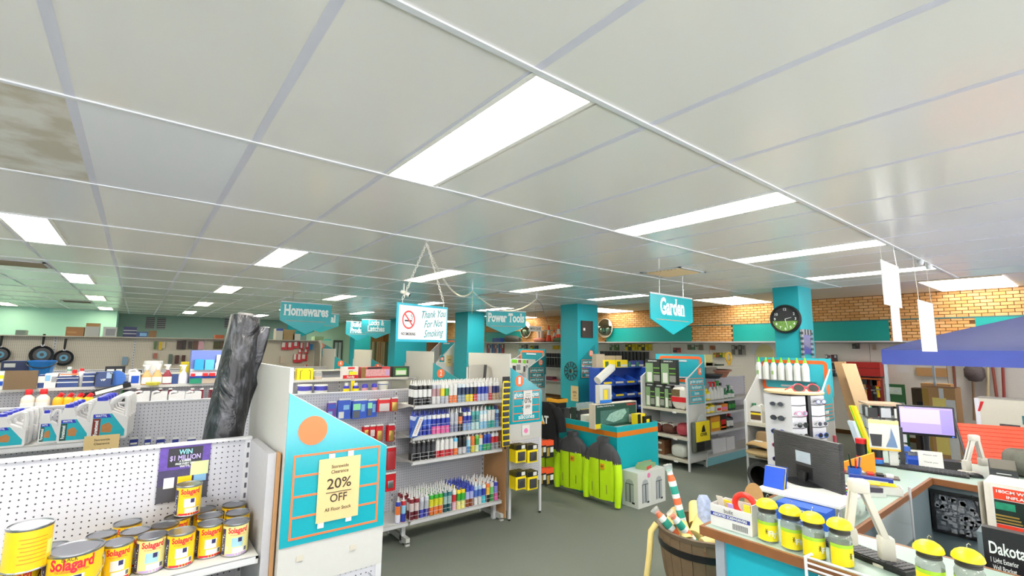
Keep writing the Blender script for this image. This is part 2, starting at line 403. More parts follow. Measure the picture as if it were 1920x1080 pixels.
shelf_part(g1, .01, 2 * BAY + .0, -.01, -.43, .93); shelf_part(g1, .01, 2 * BAY, -.01, -.43, .60)
g2 = gondola('white pegboard shelving row with sealants, second row from the front', 4.65, [3.25 - BAY * k for k in (6, 5, 4, 3, 2, 1, 0)], 1.41)
X2 = 3.25 - BAY * 6
shelf_part(g2, 2 * BAY, 3 * BAY - .02, -.01, -.40, 1.205); shelf_part(g2, BAY, 2 * BAY, -.01, -.40, 1.205); shelf_part(g2, 2 * BAY, 3 * BAY, -.01, -.40, .8)
SZ = (1.28, .985, .755, .215)
for z in SZ: shelf_part(g2, 5 * BAY + .01, 6 * BAY - .01, -.01, -.40, z)
shelf_part(g2, 4 * BAY, 5 * BAY, -.01, -.40, .215)
for x in (5 * BAY, 6 * BAY - .03):
    MB().box((x - .02, -.30, 0), (x + .02, -.26, .18)).build('leg', WHITE, g2)
g3 = gondola('white pegboard shelving row with first aid kits on top, third row', 6.40, [3.25 - BAY * k for k in (7, 6, 5, 4, 3, 2, 1, 0)], 1.41)
shelf_part(g3, 0, 7 * BAY - .2, -.01, -.40, 1.20)
o = MB().box((0, -.16, 1.410), (7 * BAY - .2, .20, 1.425)).box((0, -.165, 1.398), (7 * BAY - .2, -.16, 1.427)).build('top_shelf', WHITE2, g3)
g4 = gondola('white pegboard shelving row in the middle distance behind the first aid kits', 8.63, [3.25 - BAY * k for k in (5, 4, 3, 2, 1, 0)], 1.41)
g5 = gondola('far white pegboard shelving row behind display 4', 10.62, [3.25 - BAY * k for k in (5, 4, 3, 2, 1, 0)], 1.41)
g6 = gondola('tall cream pegboard shelving at the back with hanging frying pans', 11.6, [3.28 - BAY * k for k in (6, 5, 4, 3, 2, 1, 0)], 1.97, peg=PEGC)
MB().box((6 * BAY, -.42, .3), (6 * BAY + .03, .42, 1.97)).build('end_panel', CREAM, g6)
MB().box((0, -.22, 1.955), (6 * BAY, .22, 1.97)).build('top_shelf', CREAM, g6)
# end panels between run and end cap
MB().box((2 * BAY + .01, -.43, .05), (2 * BAY + .045, 0, 1.36)).build('end_panel', mat('#b4b4ba', .6, grain=.05, key='epanel'), g1)
MB().box((2 * BAY + .046, -.44, .05), (2 * BAY + .062, -.40, 1.36)).build('end_trim', BROWNBD, g1)
MB().box((6 * BAY + .018, -.42, .03), (6 * BAY + .034, 0, 1.2)).build('end_panel', BROWNBD, g2)

# ---- numbered end caps of the left rows: tall back board, two cheeks with a sloping top
TEALSIGN = mat('#109fb0', .16, spec=.6, grain=.02, key='tealsign'); TEALSIGN2 = mat('#10919c', .3, grain=.03, key='tealsign2')
PEACH = mat('#f4743e', .35, grain=.02, key='peach')
def disc(n=36): return [(math.cos(2 * math.pi * i / n), math.sin(2 * math.pi * i / n)) for i in range(n)]
def cheek_sign(t, ox, y, W, zb, zl, zh, num, lines, mirror=False, teal=None, ny=-1, tilt=None):
    """teal sign on the outer (-y) face of a cheek; ox left edge; zl/zh low and high corner heights"""
    teal = teal or TEALSIGN2
    hl, hr = (zl, zh) if mirror else (zh, zl)
    poly = [(0, zb), (W, zb), (W, hr - .004), (0, hl - .004)]
    s = MB().prism(poly, (ox, y, 0), (1, 0, 0), (0, 0, 1), .004).build('sign', teal, t)
    yy = y - .0045
    m = .036; top = zl - .0; bot = zb + .03; n = 4
    fr = MB()
    for a, b_, c, d in ((m, bot, m + .009, top), (W - m - .009, bot, W - m, top)): fr.box((ox + a, yy, b_), (ox + c, yy - .0015, d))
    for k in range(n + 1):
        z = bot + (top - bot) * k / n
        fr.box((ox + m, yy, z - .0045), (ox + W - m, yy - .0014, z + .0045))
    fr.build('sign_grid', PEACH, s)
    cx = ox + (W * .27 if not mirror else W * .73); cz = zl + (zh - zl) * .42
    r = .062
    MB().prism([(p * r, q * r) for p, q in disc()], (cx, yy, cz), (1, 0, 0), (0, 0, 1), .0015).build('number_disc', PEACH, s)
    if num: text(num, (cx, yy - .003, cz), (1, 0, 0), (0, 0, 1), .105, INKW, s, bold=.03, width=.03 * len(num) + .004)
    for k, L in enumerate(lines):
        if L: text(L, (ox + W / 2, yy - .002, top - (top - bot) * (k + .5) / n), (1, 0, 0), (0, 0, 1), .072, INKW, s, bold=.012, width=min(W - .1, .026 * len(L)))
    return s
def endcap_left(lab, y0, spine, x0, num, lines, W=.47, zl=1.367, zh=1.635, zbs=1.01, zboard=1.785, boardw=.86, teal=None, low=.36):
    t = thing('end_cap_display', lab, 'display stand', (0, 0, 0), 0, 'numbered end displays')
    MB().box((x0, y0 + .012, .1), (x0 + .016, y0 + boardw, zboard)).build('back_board', mat('#c8c7c3', .45, grain=.02, key='board'), t)
    MB().box((x0, y0 + boardw, .1), (x0 + .016, y0 + boardw + .04, zboard - .18)).build('back_board_edge', WHITE, t)
    for k, yy in enumerate((y0, y0 + boardw - .012)):
        c = MB().prism([(0, zbs - .18), (W, zbs - .18), (W, zl), (0, zh)], (x0, yy + .012, 0), (1, 0, 0), (0, 0, 1), .012).build('cheek', WHITE2, t)
        MB().box((x0, yy + .002, low), (x0 + W, yy + .008, zbs - .18)).build('cheek_pegboard', PEG, t)
        for x in (x0, x0 + W - .03): 
            MB().box((x, yy, .02), (x + .03, yy + .02, zbs - .18)).build('leg', WHITE, t)
            MB().cyl((x + .015, yy + .01, 0), (x + .015, yy + .01, .02), .012, n=8).build('foot', BLACK, t)
    for z in (.4, .7, 1.0): MB().box((x0 + .016, y0 + .02, z - .012), (x0 + W, y0 + boardw - .02, z)).build('shelf', WHITE2, t)
    cheek_sign(t, x0, y0 - .0005, W, zbs, zl, zh, num, lines, teal=teal)
    return t
ec0 = endcap_left('nearest end display with a big blank orange dot and a 20% off notice', 2.37, 2.85, .570, '', ['', '', '', ''], W=.485, zl=1.345, zh=1.635, zbs=.955, zboard=1.745, teal=TEALSIGN, low=.3)
for ch in ec0.children:                                   # the nearest sign carries a larger dot
    if ch.name.startswith('sign'):
        for g in list(ch.children):
            if g.name.startswith('number_disc'): bpy.data.objects.remove(g)
        MB().prism([(p * .066, q * .066) for p, q in disc(48)], (.684, 2.3645, 1.455), (1, 0, 0), (0, 0, 1), .0015).build('number_disc', PEACH, ch)
ec1 = endcap_left('end display numbered 1 beside the sealant shelves', 4.20, 4.65, 3.300, '1', ['glues &  tapes', 'paint', 'tapes', 'silicones'], teal=TEALSIGN)
ec2 = endcap_left('end display numbered 2 behind the sealant cartridges', 5.95, 6.40, 3.29, '2', ['', '', '', ''])
ec3 = endcap_left('end display with half hidden number behind the first aid kits', 8.20, 8.63, 3.29, '3', ['', '', '', ''])
ec4 = endcap_left('end display numbered 4 in the distance', 10.18, 10.62, 3.29, '4', ['door', 'cabinet', '', ''])
ec5 = endcap_left('far end display with sloping teal sign beside the tall cream pegboard', 11.75, 12.2, 3.35, '5', ['', '', '', ''], zl=1.75, zh=1.98, zboard=1.5)

# notices: A4 paper taped to things
def notice(lab, o, u, v, wd, ht, lines, m=MANILA, ink=INK, tabs=False):
    """flat sheet with printed lines: (text, height fraction from top, text height, width)"""
    o, u, v = Vector(o), Vector(u).normalized(), Vector(v).normalized(); n = u.cross(v).normalized()
    t = thing('paper_notice', lab, 'notice', o)
    MB().prism([(-wd / 2, -ht / 2), (wd / 2, -ht / 2), (wd / 2, ht / 2), (-wd / 2, ht / 2)], (0, 0, 0), u, v, .0012).build('sheet', m, t)
    for L, fy, h, w_ in lines:
        text(L, n * .0022 + v * (ht * (.5 - fy)), u, v, h, ink, t, bold=.012, width=w_)
    return t
nt0 = notice('yellow storewide clearance 20% off sheet taped to the nearest end display', (.818, 2.360, 1.175), (1, 0, 0), (0, 0, 1), .198, .285,
       [('Storewide', .14, .022, .082), ('Clearance', .225, .022, .082), ('20%', .42, .066, .115), ('OFF', .65, .052, .08), ('All Floor Stock', .82, .022, .125)])
MB().box((-.06, -.002, -.016), (.06, -.003, -.013)).build('underline', INK, nt0)
for k, (a, b_) in enumerate(((-.075, -.155), (.055, -.15), (-.04, .150), (.05, .155))):
    MB().box((a - .014, .0012, b_ - .012), (a + .014, .002, b_ + .012)).build('tape', PAPER, nt0)
notice('white sheet reading 0% off stuck on the end display numbered 1', (3.545, 4.185, 1.235), (1, 0, 0), (0, 0, 1), .13, .27, [('0%', .42, .08, .1), ('IFF', .68, .05, .07), ('storewide', .13, .018, .07), ('clearance', .22, .018, .07)], PAPER)
notice('yellow storewide clearance sheet hanging below the shelf of white jugs', (-.128, 4.243, 1.115), (1, 0, 0), (0, 0, 1), .18, .25, [('Storewide', .12, .02, .08), ('Clearance', .22, .02, .08), ('20%', .45, .06, .11)])
notice('yellow sale sheet hanging on the left face of the first teal column', (6.788, 6.60, .98), (0, -1, 0), (0, 0, 1), .2, .29, [('20%', .42, .06, .11), ('OFF', .65, .05, .08), ('All Floor Stock', .82, .02, .12)])
# pale stuck-on tape squares on the nearest end display
for k, (x, z) in enumerate(((.662, .895), (.905, .885))):
    MB().box((x - .016, 2.366, z - .012), (x + .016, 2.368, z + .012)).build('tape_square', CREAM, ec0)

# ---- end caps of the right rows: open shelves toward the aisle, teal back panel with orange frame
def rr_frame(mb, y0, y1, z0, z1, wd, x, r=.06, m=0):
    def ring(ins):
        a, b_, c, d = y0 + ins, y1 - ins, z0 + ins, z1 - ins; rr = max(r - ins, .01); P_ = []
        for cy, cz, s in ((b_ - rr, d - rr, 0), (a + rr, d - rr, 1), (a + rr, c + rr, 2), (b_ - rr, c + rr, 3)):
            for k in range(7):
                th = math.pi / 2 * (s + k / 6); P_.append((x, cy + rr * math.cos(th), cz + rr * math.sin(th)))
        return P_
    o, i = ring(0), ring(wd); n = len(o)
    o2 = [(p[0] - .003, p[1], p[2]) for p in o]; i2 = [(p[0] - .003, p[1], p[2]) for p in i]
    V = o2 + i2 + o + i
    F = []
    for k in range(n):
        j = (k + 1) % n
        F += [(k, k + n, j + n, j), (k, j, j + 2 * n, k + 2 * n), (k + n, k + 3 * n, j + 3 * n, j + n)]
    mb.add(V, F, m)
def endcap_right(lab, y0, num, lines, xf=6.8, W=.50, depthY=.86, zl=1.40, zh=1.66, zbs=1.0, shelves=(.90, .49, .15), zback=1.775, teal=None, blank=False):
    t = thing('end_cap_display', lab, 'display stand', (0, 0, 0), 0, 'numbered end displays')
    xb = xf + W
    bp = MB().box((xb, y0 - .01, 1.28), (xb + .02, y0 + depthY + .05, zback)).build('header_panel', TEALSIGN2 if not teal else teal, t)
    mb = MB(); rr_frame(mb, y0 + .03, y0 + depthY - .02, 1.31, zback - .03, .045, xb - .001); mb.build('orange_frame', ORANGE, bp)
    MB().box((xb - .01, y0 + .3, zback - .125), (xb, y0 + .62, zback - .1)).build('label_holder', WHITE, bp); MB().box((xb - .01, y0 + .25, 1.375), (xb, y0 + .6, 1.4)).build('label_holder', WHITE, bp)
    MB().box((xb, y0, .1), (xb + .02, y0 + depthY, 1.28)).build('back_panel', mat('#dcdce2', .5, grain=.02, key='bpan'), t)
    for k, yy in enumerate((y0, y0 + depthY - .016)):
        MB().prism([(0, .12), (W, .12), (W, zh), (0, zl)], (xf, yy + .016, 0), (1, 0, 0), (0, 0, 1), .016).build('cheek', WHITE2, t)
        MB().box((xf - .012, yy - .005, 0), (xf + .02, yy + .022, zl)).build('post', WHITE, t)
        MB().cyl((xb, yy + .01, 0), (xb, yy + .01, .12), .012, n=8).build('leg', WHITE, t)
    for z in shelves: 
        o = MB().box((xf, y0 + .02, z - .014), (xb, y0 + depthY - .02, z)).box((xf - .004, y0 + .02, z - .035), (xf, y0 + depthY - .02, z + .004)).build('shelf', CREAM, t)
        MB().box((xf - .008, y0 + .2, z - .05), (xf - .004, y0 + .27, z - .02)).build('price_ticket', PAPER, o)
    cheek_sign(t, xf + .03, y0 - .0005, W - .035, zbs, zl, zh, num, lines, mirror=True, teal=teal)
    return t
e14 = endcap_right('end display numbered 14 with green garden products on its shelves', 4.18, '14', ['garden sprayers', 'fertilisers', 'hoses', 'pesticides'], teal=mat('#2fa9bb', .3, grain=.03, key='teal14'))
e15 = endcap_right('unnumbered end display with white squeeze bottles along its top edge', 2.25, '', ['', '', '', ''], xf=6.42, W=.52, zl=1.2, zh=1.63, zback=1.76, shelves=(.91, .5, .1), teal=mat('#34aebf', .3, grain=.03, key='teal15'))
for k in (0, 1): MB().box((6.66, 2.245, 1.06 - k * .075 + .03), (6.76, 2.2425, 1.1 - k * .075 + .03)).build('white_label', PAPER, e15)
e12 = endcap_right('end display numbered 12 with boots shelving behind it', 7.75, '12', ['grinding wheels', 'nail guns', 'power & air tools', 'safety gear'], xf=6.55, zl=1.43, zh=1.70, zback=1.83, teal=mat('#108590', .4, grain=.03, key='teal12'))
e10 = endcap_right('distant cream end display numbered 10 with a small yellow notice', 10.7, '', [], xf=6.02, W=.55, zl=1.48, zh=1.98, zbs=1.45, zback=2.06, teal=mat('#dcd5c6', .5, grain=.03, key='cream10'))
for ch in list(e10.children):
    if ch.name.startswith('sign'):
        for g in list(ch.children): bpy.data.objects.remove(g)
    if ch.name.startswith('header_panel'): ch.data.materials[0] = TEALSIGN2
MB().prism([(-.07, -.09), (.07, -.09), (.07, .05), (0, .1), (-.07, .05)], (6.16, 10.690, 1.56), (1, 0, 0), (0, 0, 1), .004).build('number_plate', TEALSIGN2, e10)
MB().prism([(p * .05, q * .05) for p, q in disc(20)], (6.16, 10.685, 1.55), (1, 0, 0), (0, 0, 1), .003).build('number_disc', PEACH, e10)
text('10', (6.16, 10.680, 1.55), (1, 0, 0), (0, 0, 1), .07, INKW, e10, bold=.03)
notice('small yellow sale sheet on the distant display numbered 10', (6.38, 10.69, 1.50), (1, 0, 0), (0, 0, 1), .18, .28, [('20%', .42, .06, .1), ('OFF', .65, .05, .08)])
# right gondola run behind display 14
gr = gondola('white shelving run of garden chemicals behind display 14', 4.62, [7.34, 8.44, 9.54], 1.36)
for z in (1.0, .79, .48): shelf_part(gr, .01, 2.19, -.01, -.34, z)
shelf_part(gr, .01, 2.19, -.01, -.42, .14, lip=.02)
MB().box((0, -.42, 0), (2.2, -.40, .12)).build('kick_board', mat('#86c3cf', .5, key='kick'), gr)
# sign 13 on the first column
s13 = thing('aisle_sign', 'teal aisle sign numbered 13 fixed to the first teal column', 'sign', (0, 0, 0))
cheek_sign(s13, 6.86, 6.518, .43, 1.26, 1.63, 1.94, '13', ['power tools', 'BBQ & heater acc', 'irrigation fittings', 'hoses'], mirror=True, teal=mat('#0f7f89', .4, grain=.03, key='teal13'))
# ================================================================ goods: builders
def frame_of(px, X=None, Y=None, z=None):
    """real rectangle on a wall plane whose outline the photograph shows at px=(x0,y0,x1,y1)"""
    a = at(px[0], px[3], X=X, Y=Y); b = at(px[2], px[3], X=X, Y=Y); c = at((px[0] + px[2]) / 2, px[1], X=X, Y=Y); d = at((px[0] + px[2]) / 2, px[3], X=X, Y=Y)
    wd = (b - a).length; ht = c.z - (d.z if z is None else z)
    o = (a + b) / 2; o.z = d.z if z is None else z
    rz = 0 if Y is not None else -math.pi / 2
    return o, wd, ht, rz
def prints_on(t, prints, texts, wd, ht, y=-.0, name='print'):
    for k, p in enumerate(prints):
        u0, v0, u1, v1, m = p[:5]
        MB().box((wd * (u0 - .5), y - .0012 - .0004 * k, ht * v0), (wd * (u1 - .5), y, ht * v1)).build(name, m, t)
    for s, u, v, h, w_, m in texts:
        text(s, (wd * (u - .5), y - .0022 - .0004 * len(prints), ht * v), (1, 0, 0), (0, 0, 1), h * ht, m, t, width=w_ * wd, bold=.02)
def boxp(name, label, cat, px, X=None, Y=None, d=.1, m=None, prints=(), texts=(), z=None, group=None, side=None, turn=0, h=None):
    o, wd, ht, rz = frame_of(px, X, Y, z); ht = h or ht
    t = thing(name, label, cat, o, rz + turn, group)
    body = MB().box((-wd / 2, 0, 0), (wd / 2, d, ht))
    body.build('carton', m, t)
    prints_on(t, prints, texts, wd, ht)
    return t
def turned(name, label, cat, px, prof, mats, X=None, Y=None, z=None, group=None, n=18, sy=1, idx=None, parts=None, h=None):
    """turned product: prof [(r,z)] in units of half width and height; parts = list of (name, prof, mat)"""
    o, wd, ht, rz = frame_of(px, X, Y, z); ht = h or ht
    r = wd / 2
    t = thing(name, label, cat, o, rz, group)
    for nm, pf, m in parts or [('body', prof, mats)]:
        MB().lathe([(a * r, b_ * ht) for a, b_ in pf], n, (0, r, 0), sy=sy).build(nm, m, t)
    return t
def curved_patch(mb, R_, t0, t1, z0, z1, n=8, m=0):
    """patch on a cylinder about z; angle 0 faces -y"""
    vs = []
    for i in range(n + 1):
        a = t0 + (t1 - t0) * i / n
        vs += [(R_ * math.sin(a), -R_ * math.cos(a), z0), (R_ * math.sin(a), -R_ * math.cos(a), z1)]
    mb.add(vs, [(2 * i, 2 * i + 2, 2 * i + 3, 2 * i + 1) for i in range(n)], m, True); return mb
def text_round(s, R_, th, z, h, wd, m, parent, bold=.03, up=False):
    me = text_mesh(s, bold).copy(); me.materials.clear(); me.materials.append(m)
    xs = [v.co.x for v in me.vertices]; w0 = max(xs) - min(xs)
    for v in me.vertices:
        x, y = v.co.x * wd / w0, v.co.y * h
        if up: x, y = -y, x
        a = th + x / R_
        v.co = Vector((R_ * math.sin(a), -R_ * math.cos(a), z + y))
    return place('lettering', me, parent)

# ================================================================ paint tins in the foreground
NAVY = mat('#2c2a5e', .4, key='navy'); LABY = mat('#ecc41a', .38, grain=.03, key='laby'); LABP = mat('#dfd58c', .38, grain=.03, key='labp'); LILAC = mat('#b59ad0', .4, key='lilac')
SOLR = mat('#d8223a', .45, grain=0, key='solr'); PALEW = mat('#d9dbd8', .4, key='palew'); SKYB = mat('#9cc8d8', .45, key='skyb'); ROOFG = mat('#8d9a86', .5, key='roofg'); BARC = mat('#5c5c60', .5, key='barc')
def paint_tin(lab, R_, H, kind, group='paint tins on the foreground shelf'):
    t = thing('paint_tin', lab, 'paint tin', (0, 0, 0), 0, group)
    lbl = {'y': LABY, 'p': LABP, 'b': LABY, 'k': LABY}[kind]
    MB().lathe([(R_ * .985, 0), (R_, .003), (R_, .006), (R_, H - .008), (R_, H - .006)], 32).build('label', lbl, t)
    MB().lathe([(R_ * 1.012, H - .009), (R_ * 1.03, H - .004), (R_ * 1.02, H), (R_ * .97, H), (R_ * .95, H - .005), (R_ * .86, H - .006), (R_ * .84, H - .003), (R_ * .2, H - .0035), (.001, H - .0035)], 32).build('lid', STEEL, t)
    MB().lathe([(R_ * 1.0, 0), (R_ * 1.025, .001), (R_ * 1.015, .005), (R_ * 1.0, .006)], 32).build('bottom_rim', STEEL, t)
    e = R_ * 1.004
    if kind != 'b':
        curved_patch(MB(), e, -1.45, -.92, .008, H - .02).build('brand_strip', NAVY, t)
        text_round('WATTYL', e * 1.003, -1.17, H * .42, R_ * .42, H * .55, INKW, t, up=True)
        text_round('Solagard', e * 1.003, .1, H * .80, R_ * .62, R_ * 1.55, SOLR, t, bold=.035)
        text_round('The Ultimate Exterior Paint', e * 1.003, .1, H * .67, R_ * .16, R_ * 1.2, SOLR, t, bold=.0)
        curved_patch(MB(), e, -.85, 1.0, .004, .014).build('base_band', SOLR if kind != 'p' else LILAC, t)
        mb = MB(); curved_patch(mb, e, -.35, .55, H * .30, H * .58); mb.build('picture_sky', PALEW if kind != 'p' else SKYB, t)
        mb = MB(); mb.add([(e * 1.002 * math.sin(a), -e * 1.002 * math.cos(a), H * z) for a, z in ((-.75, .33), (-.1, .52), (.45, .36), (.4, .26), (-.2, .2), (-.72, .18))], [(0, 1, 2, 3, 4, 5)][:1]); mb.build('picture_house', ROOFG if kind != 'p' else SKYB, t)
        mb = MB(); curved_patch(mb, e * 1.003, .15, .45, H * .44, H * .57, 4); mb.build('badge', NAVY, t)
        mb = MB(); curved_patch(mb, e * 1.002, -.25, .95, H * .11, H * .27); mb.build('info_panel', PALEW, t)
        mb = MB(); curved_patch(mb, e * 1.004, .68, .92, H * .13, H * .25, 4); mb.build('barcode', BARC, t)
    else:
        for k in range(7): curved_patch(MB(), e, -.5 + .1 * (k % 2), .75, H * (.2 + k * .09), H * (.22 + k * .09)).build('small_print', mat('#e08a20', .5, key='smallp'), t)
        curved_patch(MB(), e, .8, 1.4, H * .3, H * .62).build('side_panel', mat('#dfe06a', .5, key='sidep'), t)
    if R_ > .07 and kind != 'b':
        pts = [(-R_ * 1.03, 0, H * .72)] + [(-R_ * 1.12 * math.cos(a), -R_ * 1.05 * math.sin(a), H * (.72 - .55 * math.sin(a))) for a in [math.pi * k / 12 for k in range(1, 12)]] + [(R_ * 1.03, 0, H * .72)]
        MB().tube(pts, .0025, 5).build('wire_handle', CHROME, t)
        for s in (-1, 1): MB().cyl((s * R_, 0, H * .72), (s * R_ * 1.05, 0, H * .72), .012, n=10).build('handle_ear', STEEL, t)
    return t
r1, h1 = .0505, .135
tin_y = paint_tin('one litre yellow paint tin in the row on the foreground shelf', r1, h1, 'y')
tin_p = paint_tin('pale yellow one litre paint tin with a lilac base band', r1, h1, 'p')
ZS = .931
def put(src, px, py, zt, rz=None, lab=None, first=set()):
    p = at(px, py, Z=zt); ang = math.atan2(p.x, p.y) * -.55 if rz is None else rz
    loc = (p.x, min(p.y, 2.85 - .007 - .056), zt - src['h'])
    if src.name not in first: first.add(src.name); src.location = loc; src.rotation_euler = (0, 0, ang); o = src
    else: o = dup(src, loc, ang)
    if lab: o['label'] = lab
    return o
tin_y['h'] = h1; tin_p['h'] = h1
zt = ZS + h1
put(tin_y, 395, 979, zt, lab='yellow paint tin in the front row, second from the right end')
put(tin_p, 444, 976, zt, lab='pale paint tin with lilac base at the right end of the front row')
put(tin_y, 341, 994, zt, lab='yellow paint tin in the front row between a pale tin and another yellow tin')
put(tin_p, 286, 1002, zt, lab='pale paint tin in the middle of the front row')
put(tin_y, 222, 1015, zt, lab='yellow paint tin in the front row just right of the large black-marked tin')
for k, (a, b_) in enumerate(((446, 959), (439, 944), (395, 965), (333, 968), (310, 982), (254, 994), (191, 1001), (382, 953), (240, 978), (97, 1023))):
    put(tin_y, a, b_, zt, lab=('yellow paint tin in the second row behind the right end pale tin', 'yellow paint tin against the pegboard at the right end', 'yellow paint tin behind the second front tin from the right', 'yellow paint tin in the back row under the poster', 'yellow paint tin behind the middle front tins', 'yellow paint tin in the second row left of the middle', 'yellow paint tin in the second row behind the large black-marked tin', 'yellow paint tin in the back row right of the stacked tin', 'yellow paint tin at the back left of the middle', 'yellow paint tin half hidden behind the large tins on the left')[k])
put(tin_y, 356, 906, zt + h1, lab='yellow paint tin stacked on top of the back row below the poster')
r4, h4 = .083, .165
tin_k = paint_tin('large yellow paint tin marked BLACK on the foreground shelf', r4, h4, 'k'); tin_k['h'] = h4
o = put(tin_k, 142, 1026, ZS + h4, rz=-.1)
text_round('BLACK', r4 * 1.008, 0, h4 * .92, .022, .045, BLACK, tin_k, bold=0)
o = put(tin_k, 20, 1058, ZS + h4 - .0, rz=0, lab='large yellow paint tin at the bottom left corner under an upside tin')
tin_b = paint_tin('large yellow paint tin turned to its small print, stacked at the far left', .062, .145, 'b'); tin_b['h'] = .145
p = at(58, 982, Z=ZS + .135 + .145); o.scale = (.82, .82, .82); q = at(27, 1058, Z=ZS + .135); o.location = (q.x, q.y, ZS); tin_b.location = (p.x, p.y, ZS + .1355); tin_b.rotation_euler = (0, 0, .2)
tk2 = dup(tin_k, (.36, 2.56, .601), -.15, 'large yellow paint tin on the lower shelf below the right end tins')
dup(tin_k, (.15, 2.56, .601), -.1, 'large yellow paint tin on the lower shelf, partly cut by the frame edge')

# poster of the competition
t = boxp('poster', 'dark purple WIN $1 MILLION competition poster on the foreground pegboard', 'poster', (292, 832, 386, 938), Y=2.838, d=.004, m=mat('#3a3358', .4, grain=.35, scale=30, key='poster'),
         prints=[(.0, .55, 1, 1, mat('#5a3f9a', .4, grain=.5, scale=45, key='posterp')), (.16, .60, .84, .93, mat('#26242c', .4, key='posterk')), (.0, .0, 1, .28, mat('#3c3c44', .4, key='posterg')), (.12, .24, .32, .42, PALEW), (.38, .20, .66, .42, LABY), (.7, .3, .95, .5, mat('#7fb0d8', .5, key='psky')), (.62, .42, .98, .66, mat('#c9d29a', .5, key='cash'))],
         texts=[('WIN', .5, .85, .12, .26, mat('#8ce0ee', .4, key='pcy')), ('$1 MILLION', .5, .75, .12, .6, mat('#b9a8f0', .4, key='pvi')), ('A SUMMER\nPRIZE EVERY DAY', .5, .67, .045, .38, INKW), ('WATTYL', .5, .60, .05, .2, INKW)])

# ================================================================ roll of black plastic film
film = mat('#1d1e23', .3, spec=.7, grain=.5, scale=7, bump=.0, key='film')
nt, ns, ln, b = nodes_of(film)
tc = ns.new('ShaderNodeTexCoord'); mp = ns.new('ShaderNodeMapping'); mp.inputs['Scale'].default_value = (1, 1, .55)
n1 = ns.new('ShaderNodeTexNoise'); n1.inputs['Scale'].default_value = 24; n1.inputs['Detail'].default_value = 6; n1.inputs['Roughness'].default_value = .62
cr = ns.new('ShaderNodeValToRGB'); cr.color_ramp.elements[0].position = .49; cr.color_ramp.elements[0].color = (*lin('#1b1c22'), 1); cr.color_ramp.elements[1].position = .74; cr.color_ramp.elements[1].color = (*lin('#5a5c64'), 1)
n2 = ns.new('ShaderNodeTexNoise'); n2.inputs['Scale'].default_value = 7; n2.inputs['Detail'].default_value = 4; n2.inputs['Distortion'].default_value = 1.2
bp = ns.new('ShaderNodeBump'); bp.inputs['Strength'].default_value = 1.0; bp.inputs['Distance'].default_value = .03
ln.new(tc.outputs['Object'], mp.inputs['Vector']); ln.new(mp.outputs[0], n1.inputs['Vector']); ln.new(mp.outputs[0], n2.inputs['Vector']); ln.new(n1.outputs['Fac'], cr.inputs['Fac'])
ln.new(cr.outputs['Color'], b.inputs['Base Color']); ln.new(n2.outputs['Fac'], bp.inputs['Height']); ln.new(bp.outputs['Normal'], b.inputs['Normal'])
t = thing('plastic_film_roll', 'tall black plastic film roll leaning behind the foreground paint shelf', 'film roll', (.385, 3.02, 0), 0)
b0, b1 = Vector((-.085, 0, 0)), Vector((.085, .02, 2.03))
prof = []
mb = MB(); N = 28; ax = (b1 - b0); L = ax.length; d = ax.normalized(); u = Vector((1, 0, 0)) - d * d.x; u.normalize(); v = d.cross(u)
rings = []; S = [0, .3, .8, 1.2, 1.4, 1.55, 1.7, 1.8, 1.88, 1.94, 1.99, 2.02]
RR = [.098, .098, .098, .097, .095, .092, .089, .085, .081, .078, .076, .072]
for s, r in zip(S, RR):
    for i in range(N):
        a = 2 * math.pi * i / N; w_ = 1 + .03 * math.sin(3 * a + s * 4) + .02 * math.sin(7 * a - s * 9)
        rings.append(b0 + d * s + (u * math.cos(a) + v * math.sin(a)) * r * w_)
fs = [(k * N + i, k * N + (i + 1) % N, (k + 1) * N + (i + 1) % N, (k + 1) * N + i) for k in range(len(S) - 1) for i in range(N)]
mb.add(rings, fs, 0, True); mb.add(rings[:N], [tuple(range(N - 1, -1, -1))]); mb.add(rings[-N:], [tuple(range(N))])
mb.build('film', film, t)
MB().cyl(b0 + d * 2.0, b0 + d * 2.035, .042, .04, 20).build('cardboard_core', mat('#a9a6a2', .6, key='corem'), t)
# loose flap of the outer sheet, torn on its right side
fl_ = MB(); pts = []
for s, wdt in ((1.2, .004), (1.4, .018), (1.55, .03), (1.64, .046), (1.68, .036), (1.72, .036), (1.76, .046), (1.85, .058), (1.92, .064), (1.965, .066), (1.972, .0)):
    for j in range(6):
        f_ = j / 5; pts.append(b0 + d * s + u * .074 + Vector((wdt * f_, -.03 + .03 * f_ - .006 * math.sin(4 * f_ + s * 9), 0)))
fl_.add(pts, [(k * 6 + j, k * 6 + j + 1, (k + 1) * 6 + j + 1, (k + 1) * 6 + j) for k in range(10) for j in range(5)], 0, True)
o = fl_.build('loose_flap', film, t); md = o.modifiers.new('s', 'SOLIDIFY'); md.thickness = .002

